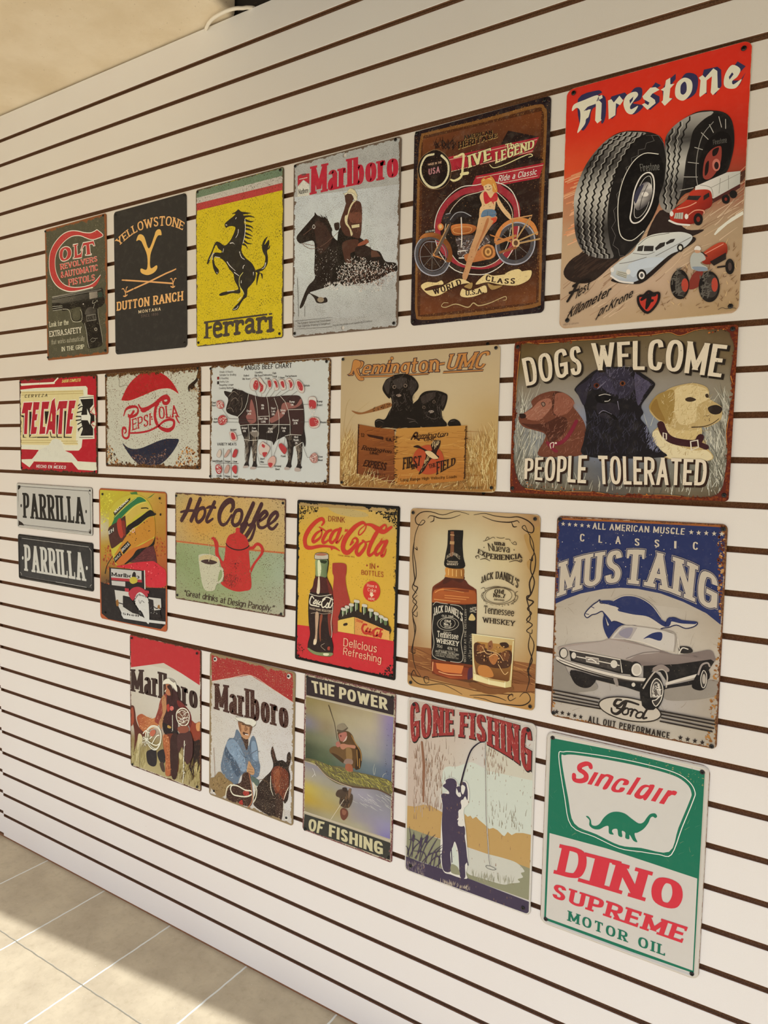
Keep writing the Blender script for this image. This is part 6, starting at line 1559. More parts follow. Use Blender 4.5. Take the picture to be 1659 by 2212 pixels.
SIGNS.append(dict(label="wide rust-edged sign of three dogs' heads under the words DOGS WELCOME", mat='dog_poster_print', size=(390.8, 298.3), pos=(316.1, -989.3), tilt=0.25, radius=6, ref=(218,207,186), base='6b5f4e', edge='4a1e16', wear={'Edge': 0.06, 'EdgeCol': '5a2016', 'Speck': 0.1, 'SpeckScale': 30.0, 'SpeckCol': 'd8c8a0', 'Mottle': 0.25, 'Blotch': 0.0, 'BlotchCol': 'a0521e'},
    screws=[(36,1438), (1912,1453), (1918,53), (28,47)],
    screw_r=4,
    art="""
@painted_backdrop
g 5a4426,5c4c32,5a4a30,6a5a3c,5a4630/6a5a3a,75654a,70624e,74644a,6e5c40/857a68,8d8478,8a8278,8d857a,857a66/84807a,8a8a92,72788e,84888c,8a8472/7a7a72,84888e,7c86a0,8a8e90,8a8676/706c5c,77736a,5a5c62,7a766a,74705e/5a4a34,6a5e48,5a5248,6a5e48,5c4a36|0,1491 1954,1491 1954,0 0,0
h 260 b9b3a0,5a564a,8e8a7c,cfcab8 80:18 34 1|57,76 25,827 110,908 325,571 348,44
h 260 b9b3a0,5a564a,8e8a7c,cfcab8 100:18 34 1|1779,69 1729,609 1911,895 1955,678 1956,51
h 160 b9b3a0,5a564a,cfcab8 85:18 20 1|60,5 82,176 1066,134 1928,172 1935,26 1070,43
l cfcab8 .8:.3 127,852 61,1022/186,823 275,1068/1276,640 1233,768/1299,652 1329,766/1794,851 1834,922/168,907 207,988
@chocolate_dog
s 6a3c2c 199,850 189,906 266,965 391,995 502,976 586,919 608,878 603,838 646,783 703,702 727,621 711,527 704,393 529,365 277,376 328,515 339,584 238,620 135,649 82,692 65,756 115,789
s 9a6450 115,782 200,836 268,903 366,927 397,858 344,777 276,723 176,725
s 4a2a20 405,980 502,970 534,867 429,761 398,844
s 8a5442 427,966 516,969 601,892 602,858 552,786 471,760 414,789 417,871
s 4a281e 97,692 179,648 266,626 338,598 385,501 453,529 545,623 540,732 457,747 376,708 264,682 163,684
h 320 9a6450,5a3426,7a4838,a87560 60:50 8 .6|266,945 405,980 587,892 706,648 691,393 305,390 368,570 234,710
h 80 b88a74,9a6450 20:30 7 .6|130,782 270,862 371,817 262,710 132,726
s 2c1a16 71,784 130,782 138,747 88,741
o 8a7060 241512 1.2 290,882 314,891 329,867 310,851
l 7a2434 7 385,487 496,501 574,582 636,703
l 7a2434 6 364,501 430,433 458,419
l d8cbb8 1.6 401,446 392,487 427,501 422,453
s d8cbb8 457,497 456,491 451,488 445,488 440,491 438,497 440,503 444,506 450,506 455,503
@yellow_dog
s b99f6c 1285,818 1323,893 1403,952 1460,987 1573,1013 1653,1013 1732,981 1757,938 1765,877 1839,826 1865,789 1862,704 1815,663 1750,633 1717,634 1720,572 1758,474 1819,364 1654,332 1396,385 1316,563 1360,639 1417,663 1356,702 1294,767
s d0ba8a 1484,961 1597,1000 1733,963 1749,877 1674,819 1658,684 1546,661 1494,762
s 9a7d44 1278,831 1334,917 1403,952 1473,962 1489,862 1474,700 1441,663 1368,715 1299,779
s 8a6a34 1292,805 1335,892 1363,816 1416,701 1356,715
s d8c8a0 1361,613 1424,525 1648,437 1760,437 1808,364 1654,332 1420,386 1316,563
s c9b07a 1418,651 1525,612 1662,610 1717,622 1700,523 1575,524 1458,562
h 420 d8c79c,a58a54,dccda4,b59a64 60:60 8 .6|1347,892 1597,1006 1734,951 1842,777 1727,658 1785,389 1420,386 1328,563 1428,688
s 2b211c 1758,804 1817,823 1865,795 1854,753 1811,742 1771,761
s 3a2c20 1574,884 1613,897 1660,874 1627,857 1587,861
s 3a2c20 1730,914 1749,920 1757,889 1737,890
l 4a3826 2:1 1638,635 1728,640 1793,663 1845,705
l 3a1c20 12 1382,664 1422,575 1483,524 1588,499 1679,499 1710,548
l 3a1c20 9 1679,499 1759,462
q - d8ccb8 1.8 1633,511 1689,523 1698,462 1643,437
q - d8ccb8 1.6 1407,588 1433,581 1436,531 1410,537
d 14 3a2c20 .5:.8|1701,732 1800,742 1792,681 1725,683
@black_dog
s 1a181c 609,1012 685,1089 787,1169 889,1189 1041,1189 1128,1169 1216,1113 1304,1045 1318,1006 1273,932 1212,833 1233,768 1211,718 1270,640 1317,525 1393,436 1420,373 928,355 704,393 712,514 731,674 712,808 667,916 624,971
s 302c3a 813,1161 966,1178 1080,1146 1147,1040 1126,951 1029,903 975,983 896,1039 795,991 752,1072
s 3b3648 880,1118 930,1128 947,1036 1002,943 899,973 830,1068
s 4a4458 1143,1117 1218,1075 1281,1021 1226,922 1187,834 1157,950
s 2c2834 622,1012 713,1074 751,1099 731,967 703,848 653,930
s 28242c 827,871 955,867 1020,826 1012,748 911,724 832,765
l 3a3440 2 1009,1059 1040,1064 1079,1043/780,1044 818,1053 845,1028
h 380 3c3848,544e62,26222c,6a6478 75:50 7 .55|764,1098 915,1175 1142,1130 1282,1008 1193,833 1004,904 821,990 666,943
h 260 2e2b36,3c3a48,24222c 80:40 14 1|726,781 1161,745 1371,411 745,380
s 0e0d10 804,938 874,955 946,932 954,886 905,862 826,878
s 0e0d10 804,938 874,955 946,932 954,886 905,862 826,878
l b8b0a8 1.6:1 837,937 888,948 939,935/891,882 923,884 938,900
s 0c0b0e 832,752 908,796 1013,722 988,709 896,777
l 8a8496 1.2:.5 844,772 882,797 960,762/1005,878 1022,800/821,1003 895,1065
s 5a2a1c 835,1029 831,1016 818,1008 802,1009 788,1018 783,1031 787,1044 800,1052 816,1051 829,1042
s 120a0a 824,1030 822,1022 816,1017 808,1017 801,1023 798,1032 801,1040 807,1045 815,1045 822,1039
s 6a3a22 1067,1037 1062,1025 1050,1017 1035,1018 1022,1026 1017,1040 1021,1052 1033,1060 1048,1059 1061,1050
s 120a0a 1054,1039 1052,1031 1046,1026 1038,1026 1032,1032 1029,1040 1031,1049 1037,1053 1045,1053 1051,1048
h 60 6a6a80,8a8aa0 70:20 10 .8|1213,692 1292,563 1408,385 1298,436
@big_lettering
t 241c16 wx=.2;wy=.12;grow=.06;space=.12;dx=3;dy=-2.4 DOGS|135,1054 303,1081 496,1118 670,1143|78,1321 249,1351 470,1390 651,1409
t d9cab2 wx=.2;wy=.12;space=.12 DOGS|135,1054 303,1081 496,1118 670,1143|78,1321 249,1351 470,1390 651,1409
t 241c16 wx=.2;wy=.12;grow=.06;space=.12;dx=3.2;dy=-2.6 WELCOME|780,1170 1017,1162 1382,1135 1843,1054|746,1422 1005,1414 1369,1410 1600,1373 1880,1321
t d9cab2 wx=.2;wy=.12;space=.12 WELCOME|780,1170 1017,1162 1382,1135 1843,1054|746,1422 1005,1414 1369,1410 1600,1373 1880,1321
t 2e1c14 wx=.2;wy=.12;grow=.06;space=.12;dx=3;dy=-2.4 PEOPLE|145,143 401,129 750,118|148,344 391,366 751,383
t d9cab2 wx=.2;wy=.12;space=.12 PEOPLE|145,143 401,129 750,118|148,344 391,366 751,383
t 2e1c14 wx=.2;wy=.12;grow=.06;space=.12;dx=3;dy=-2.4 TOLERATED|875,115 1313,122 1771,133|850,381 1301,372 1776,354
t d9cab2 wx=.2;wy=.12;space=.12 TOLERATED|875,115 1313,122 1771,133|850,381 1301,372 1776,354
d 60 4a3c2c .3:.8|78,1321 651,1409 670,1143 135,1054
d 90 4a3c2c .3:.8|746,1422 1880,1321 1843,1054 780,1170
d 90 4a3c2c .3:.8|137,344 1776,354 1771,133 145,143
s 1a181c 876,1190 965,1189 1078,1187 1128,1166 1096,1081 919,1090
s 302c3a 890,1163 991,1177 1092,1158 1096,1081 919,1090
h 50 4c475a,2a2630,6a6478 75:40 8 .9|877,1177 1091,1171 1108,1080 919,1090
@torn_rust_border
s 5a2419 0,1491 478,1517 1124,1513 1480,1500 1954,1491 1950,1369 1861,1448 1751,1463 1640,1467 1507,1430 1413,1463 1248,1452 1028,1457 800,1450 562,1456 287,1451 85,1480 60,1399 9,1277
s 5a2419 3,1417 52,1400 63,1329 34,1136 30,714 19,431 67,176 161,51 405,32 813,40 1072,16 1437,37 1726,17 1878,73 1914,220 1924,438 1905,607 1942,918 1913,1063 1932,1299 1894,1421 1954,1491 1960,774 1954,0 945,-9 0,0 0,715
l c8803c 1.2:.6 71,1482 287,1454 562,1459 800,1453 1028,1460 1248,1454 1413,1465 1507,1432 1640,1470 1773,1465/60,1392 41,1135 31,855/161,48 405,29 813,37 1072,14 1437,35 1726,15/1918,1062 1944,918 1910,607 1927,438
d 90 8a3c1e,b86a2c,3a140e .6:2|0,1491 1954,1491 1927,1406 1482,1469 480,1476 57,1455
d 90 8a3c1e,b86a2c,3a140e .6:2|0,0 54,147 813,33 1935,38 1954,0
"""))
SIGNS.append(dict(label='small white enamel sign reading PARRILLA in black, above the black one', mat='white_enamel', size=(392.9, 146.5), pos=(-1388.9, -1253.5), tilt=-0.08, radius=7, ref=(216,196,173), base='b6aba0', edge='3a3028', wear={'Edge': 0.006, 'EdgeCol': '2e241c', 'Speck': 0.1, 'SpeckScale': 30.0, 'SpeckCol': '3a2c22', 'Mottle': 0.15, 'rough': 0.3},
    screws=[(64,677), (1912,686), (1916,41), (52,26)],
    screw_r=3,
    rim=(.6, 7, 2.2, 'b6aba0'),
    art="""
@chipped_corners
s 2a211b 3,728 97,719 103,660 62,631 6,624
s 2a211b 1793,726 1965,731 1964,668 1911,674 1872,697 1819,699
s 2a211b 9,136 56,106 142,79 195,36 186,3 35,-1 1,23
s 3a2c22 1872,42 1919,93 1961,91 1961,1 1891,0
l 2a211b 1.6:.8 82,728 768,733 1481,733 1886,733
@printed_border
k 2a211b 1.3 112,680 1885,677/1911,632 1916,97/1872,52 180,49/27,109 45,612
l 2a211b 1.2 112,680 95,650 46,621/1872,676 1885,639 1918,628/1916,97 1879,81 1872,50
@lettering
t 2a2622 wx=.24;wy=.1;serif=.07;space=.14 PARRILLA|182,164 1770,164|178,576 1737,575
s 2a2622 141,362 136,346 126,335 113,334 103,344 100,360 104,377 115,387 128,388 138,379
s 2a2622 1830,363 1826,347 1817,336 1807,336 1798,345 1795,361 1798,377 1807,388 1818,388 1827,379
"""))
SIGNS.append(dict(label='small black enamel sign reading PARRILLA in white, below the white one', mat='black_enamel', size=(391.7, 149.7), pos=(-1387.4, -1424.1), tilt=0.15, radius=8, ref=(216,196,173), base='2f2b29', edge='1a1614', wear={'Mottle': 0.3, 'Speck': 0.1, 'SpeckScale': 40.0, 'SpeckCol': '5a504a', 'rough': 0.25},
    screws=[(69,656), (1908,705), (1917,31), (52,35)],
    screw_r=3,
    rim=(.8, 8, 2.2, '2a2624'),
    art="""
@printed_border
k b8aca0 1.2 109,684 1855,680/1911,629 1917,105/1789,51 1014,50/40,341 37,565
k 7a6e66 .8 1014,50 193,45/36,133 39,331
l b8aca0 1.2 1869,664 1889,640 1915,625/1877,74 1890,93 1921,105/44,110 75,89 82,62
@lettering
t beb3a6 wx=.24;wy=.1;serif=.07;space=.14 PARRILLA|180,147 1768,145|177,585 1721,579
s c6bbae 151,358 146,340 134,328 119,327 108,337 104,354 109,372 121,384 136,385 147,375
s c6bbae 1825,353 1821,335 1809,322 1795,321 1784,331 1779,349 1784,368 1795,380 1809,381 1821,371
"""))
SIGNS.append(dict(label='sign of a racing driver in yellow helmet above a red and white car', mat='racing_print', size=(291.4, 395.3), pos=(-1015.7, -1377.8), tilt=0.05, radius=11, ref=(218,199,177), base='a8522e', edge='7a3a20', wear={'Edge': 0.012, 'EdgeCol': '8a4a2a', 'Speck': 0.14, 'SpeckScale': 36.0, 'SpeckCol': '2a1a14', 'Mottle': 0.25},
    screws=[(94,1889), (1327,1883), (1341,89), (114,99)],
    art="""
@paint_splash_backdrop
g b8a83a,b6a232,bc9a40,b0803c/b4a232,b49a34,b88c3a,b07c34/bcae90,b09034,b08034,a8742e/a8822e,aa7a2c,ae6a2c,a8642a/9a7030,a46a2c,a85c2a,a0502a/6a4a2c,6a4028,a03a2e,90302a|27,1950 1438,1955 1434,676 24,544
p 231d1d 24,555 239,536 806,567 1434,626 1429,111 1330,27 653,14 185,13 33,78
d 120 a8482a,c06a30,8a3a22 1:5|103,1118 401,1162 351,776 193,709 84,908
d 90 b0502a,8a3a22 1:4|1215,1343 1426,1319 1426,1047 1215,1058
d 90 d8c84a,c8b83c 1:4|34,1878 362,1912 281,1542 42,1321
d 60 2a1a18 .6:2|81,1890 1383,1895 1412,1221 73,1219
l 2a241c 2:3:5 306,979 179,833 130,703
p 4a7038 695,1935 842,1960 871,1893 754,1898
p 4a7038 1045,1861 1229,1956 1145,1895
h 120 231d1d,3a2a22 80:40 6 2|32,566 350,641 807,628 1427,695 1427,596 31,503
@printed_helmet
s c22a34 398,838 628,885 956,965 1187,986 1329,930 1441,863 1427,655 1042,613 1013,791 748,825 444,822
d 60 e06a6a,8a1c24 1:3|475,850 1187,967 1427,852 1071,656
s 5a2a2a 689,921 809,1033 1130,1199 1201,1185 1258,973 1187,986 956,955
h 60 3a1a1c,7a3a38 10:20 12 1|719,934 838,1035 1173,1173 1229,1000
s b9a63a 225,1416 234,1560 267,1664 345,1749 438,1814 575,1875 754,1913 900,1909 1016,1874 1102,1815 1173,1711 1215,1597 1229,1500 1222,1353 1130,1238 956,1135 749,1007 567,890 398,853 321,949 261,1110 223,1272
p 1c1818 333,1627 664,1839 709,1866 709,1831 679,1805 359,1582
t d8ccb8 wx=.2;wy=.15;space=.1 NACIONAL|367,1613 679,1825|352,1650 661,1849
s 2f6a40 359,1577 513,1677 694,1796 842,1872 944,1881 1045,1832 958,1813 812,1762 633,1653 404,1478 280,1419 343,1526
s c0a048 404,1468 618,1622 841,1753 1045,1812 1102,1776 1144,1710 958,1661 811,1593 617,1471
l d8c870 1.2 359,1557 589,1721 842,1867/572,1579 812,1747 1045,1820
s 4a2a24 225,1395 404,1489 573,1589 602,1561 616,1280 478,1188 307,1093 261,1130 223,1272
s a83a2c 412,1489 466,1553 511,1515 555,1316 494,1261 434,1348
s 7a2a22 511,1495 587,1510 593,1319 555,1316
p 1c1716 209,1353 342,1423 333,1341 224,1287
t c8bcae wx=.2;wy=.14;space=.1 EH|224,1292 341,1352|219,1344 334,1408
s 1d1918 616,1361 632,1442 752,1510 957,1621 1102,1703 1173,1701 1215,1665 1243,1666 1215,1636 1073,1598 899,1489 751,1420 631,1321
s b87a2c 616,1300 810,1424 957,1513 1101,1600 1201,1615 1229,1481 1222,1353 1072,1273 898,1200 705,1105 538,1030 353,993 400,1059 478,1147
s b8642a 353,973 538,1020 750,1129 956,1205 1187,1311 1101,1216 927,1123 749,1007 567,890 414,855
o - d8a8a0 2 744,1409 788,1422 795,1383 751,1365
s d8b0a8 720,1383 716,1376 705,1372 692,1371 682,1374 678,1380 682,1386 692,1390 705,1391 716,1388
p 1c1818 485,1107 645,1231 720,1177 553,1026
t c0b4a8 wx=.2;wy=.14;space=.08 BOSS|523,1059 690,1179|508,1099 660,1212
p 1c1818 329,945 477,1071 523,1013 367,881
t a89c90 wx=.2;wy=.14;space=.08 NAZ|368,912 492,1005|353,947 477,1045
s 1a1616 1158,1231 1229,1334 1215,1274 1173,1202 868,1128 749,1018 567,879 749,957 985,1128
d 50 1d1918 .6:2.2|632,1503 1187,1595 1215,1343 690,1164
l 1d1918 3 943,1724 1044,1734 1087,1726/1159,1662 1215,1665 1243,1657
s 1d1918 1355,1658 1352,1648 1344,1641 1334,1640 1325,1646 1322,1656 1325,1667 1334,1673 1344,1674 1352,1668
@printed_race_car
p 231c1c 229,801 999,829 1006,559 230,504
p b8ada4 270,789 940,819 940,693 271,649
t 221c1c wx=.18;wy=.12;serif=.04;space=.06 Marlboro|280,676 896,703|280,733 896,761
p a83038 271,654 940,693 955,654 550,631 279,619
p b8ada4 279,608 588,625 588,553 286,541
k d8ccc0 4 1006,830 1013,570
s c0b5aa 702,637 733,773 778,800 822,782 837,652
s 231c1c 740,743 778,793 819,771 814,700 747,693
s b8a23a 856,674 839,641 796,617 742,612 699,626 682,656 699,689 743,712 797,718 840,703
s 231c1c 672,614 762,613 866,645 866,584 761,542 686,564
p c0b5aa 348,475 686,482 686,410 549,415 532,247 865,217 938,84 546,93 378,311
p c0b5aa 1086,457 1343,468 1351,329 1244,216 1085,195
p 231d1d 533,413 685,400 805,302 924,174 745,181 532,247
p 231d1d 1086,437 1187,429 1201,280 1329,307 1330,187 1100,177
s a8303a 656,458 747,550 896,582 1042,533 1056,454 806,404 746,366
s c9bfb6 791,371 836,469 925,509 1042,452 1085,397 1100,96 1041,88 953,218 865,268
t 2a2222 wx=.16;wy=.12;serif=.04;space=.06 Marlboro|806,373 880,453 1042,442|791,402 866,482 1042,472
p c9bfb6 501,181 953,157 1041,128 1435,151 1436,112 1041,88 546,72 500,118
t 2a2222 wx=.18;wy=.13;space=.14 Shell|523,126 879,142|524,158 879,173
t 2a2222 wx=.18;wy=.13;space=.14 Shell|1187,163 1428,170|1187,183 1428,195
t 2a2222 wx=.18;wy=.13;space=.1 She|1208,181 1351,190|1208,251 1351,250
p a8303a 580,532 671,532 671,480 580,480
p a8303a 1028,551 1100,549 1100,509 1027,511
k 2a2020 3 362,299 624,279 805,363/1085,377 1244,316 1386,334
s 8a5a2a 378,311 425,338 439,256 393,240
s 8a5a2a 1280,360 1315,375 1322,326 1280,320
d 40 d8ccc0 .6:1.8|746,356 1187,459 1329,277 953,76
l 2a2222 1.4 880,392 909,345 939,389/954,391 998,366
"""))
SIGNS.append(dict(label='orange and green sign with a red coffee pot and a white mug', mat='coffee_print', size=(386.1, 294.7), pos=(-643.4, -1326.9), tilt=0.14, radius=4, ref=(220,203,182), base='c09a5c', edge='4a342c', wear={'Edge': 0.035, 'EdgeCol': '4a342e', 'Speck': 0.39, 'SpeckScale': 28.0, 'SpeckCol': '5a4426', 'Mottle': 0.3, 'Blotch': 0.02, 'BlotchCol': '8a5a40'},
    screws=[(26,1431), (1891,1420), (1876,36), (41,55)],
    art="""
@two_tone_backdrop
g ab9466,c09a5c,c29c60,c09c66,b89a6e/b99b62,c4924a,c29a58,c4a066,b99c6c/ba9860,c28e44,c0974e,c09c60,bd9c66/b09060,bc9450,c09854,c09a5c,b89860|0,1474 1931,1474 1925,811 0,812
g 8d9468,929a70,959a72,989c7a,969c80/868e62,8a9468,8d966c,949a76,9aa086/8e946c,8c9468,90966e,98987a,9c9c82/94906c,92946e,96966e,9e987a,a8a088|0,787 1925,793 1931,0 0,0
k b8643c 4.2 0,805 611,799 1264,794 1925,805
d 90 6a5a34,8a7a4c .5:1.3|55,206 882,345 1881,310 1824,116 339,135
d 60 7a5a30 .5:1.2|54,1410 1862,1418 1871,867 55,862
@script_title
k 45292c 13:13 301,1392 231,1238 126,1101
k 45292c 13:13 479,1405 398,1257 308,1107
l 45292c 6:8:6 111,1211 168,1224 238,1238 377,1246 405,1257
o - 45292c 10 494,1282 541,1289 568,1256 555,1187 501,1124 440,1095 405,1128 412,1198 446,1255
k 45292c 11 742,1378 649,1231
l 45292c 11:9:6 649,1231 596,1140 610,1106 657,1124 710,1156
l 45292c 5:9:7 595,1292 662,1310 756,1306
l 45292c 8:15:16:14:9:6 1030,1272 1068,1331 1054,1398 990,1404 900,1342 835,1242 829,1144 876,1089 954,1113 1043,1225
o - 45292c 10 1132,1287 1195,1295 1221,1254 1203,1177 1159,1116 1096,1093 1057,1129 1069,1197 1100,1257
l 45292c 12:13:12 1412,1392 1334,1251 1235,1083 1167,1012
l 45292c 7 1204,1100 1260,1142 1310,1136 1286,1087 1211,986
l 45292c 12:13:12 1547,1389 1457,1230 1373,1073 1262,932
l 45292c 7:7:7:9:7 1335,1109 1397,1132 1440,1116 1423,1039 1375,941 1325,909
l 45292c 6:10:11:9:6 1507,1167 1591,1219 1639,1268 1602,1299 1530,1243 1489,1166 1508,1101 1581,1097 1665,1149
l 45292c 6:10:11:9:6 1689,1150 1771,1211 1806,1269 1770,1299 1699,1244 1658,1167 1677,1103 1737,1093 1807,1158
@red_coffee_pot
s b8302c 678,884 718,916 772,886 812,830 813,732 839,666 906,608 943,811 956,890 1007,962 1109,1000 1115,1051 1153,1068 1188,1053 1192,1009 1274,971 1325,909 1351,844 1401,848 1450,890 1511,899 1572,862 1591,797 1550,728 1453,624 1380,503 1355,529 1416,630 1501,724 1543,793 1524,848 1475,859 1426,812 1358,799 1342,767 1367,540 1383,311 1270,255 1117,233 948,263 855,312 908,357 907,495 867,530 840,587 760,678 752,776 732,844 712,876
l 2b1d1c 3 946,845 995,806 1099,780 1213,785 1314,822 1345,853
h 120 4a201e,7a2420 60:60 6 1.2|907,436 1141,440 1218,371 1065,266 882,325
d 50 3a1c1a .5:1.4|1010,651 1190,619 1140,518 1037,527
@white_mug
s beb59a 449,621 476,659 571,677 693,677 800,652 840,597 834,527 880,522 910,466 901,386 855,322 776,279 750,212 669,183 574,187 519,266 477,433
s 8d9468 854,490 881,463 875,393 829,339 802,327 815,407
s c4ae80 476,624 585,663 720,665 813,624 787,577 667,606 517,592 469,568
s 43302c 493,570 572,600 680,607 794,583 707,547 586,544
l cdbd98 1:2 638,812 652,748 659,679 640,583
@slogan_lettering
t 3f2a26 wx=.12;wy=.1;space=.07 "Great_drinks_at_Design_Panoply."|170,59 616,56 1145,41 1754,50|184,143 615,141 1144,129 1776,129
"""))
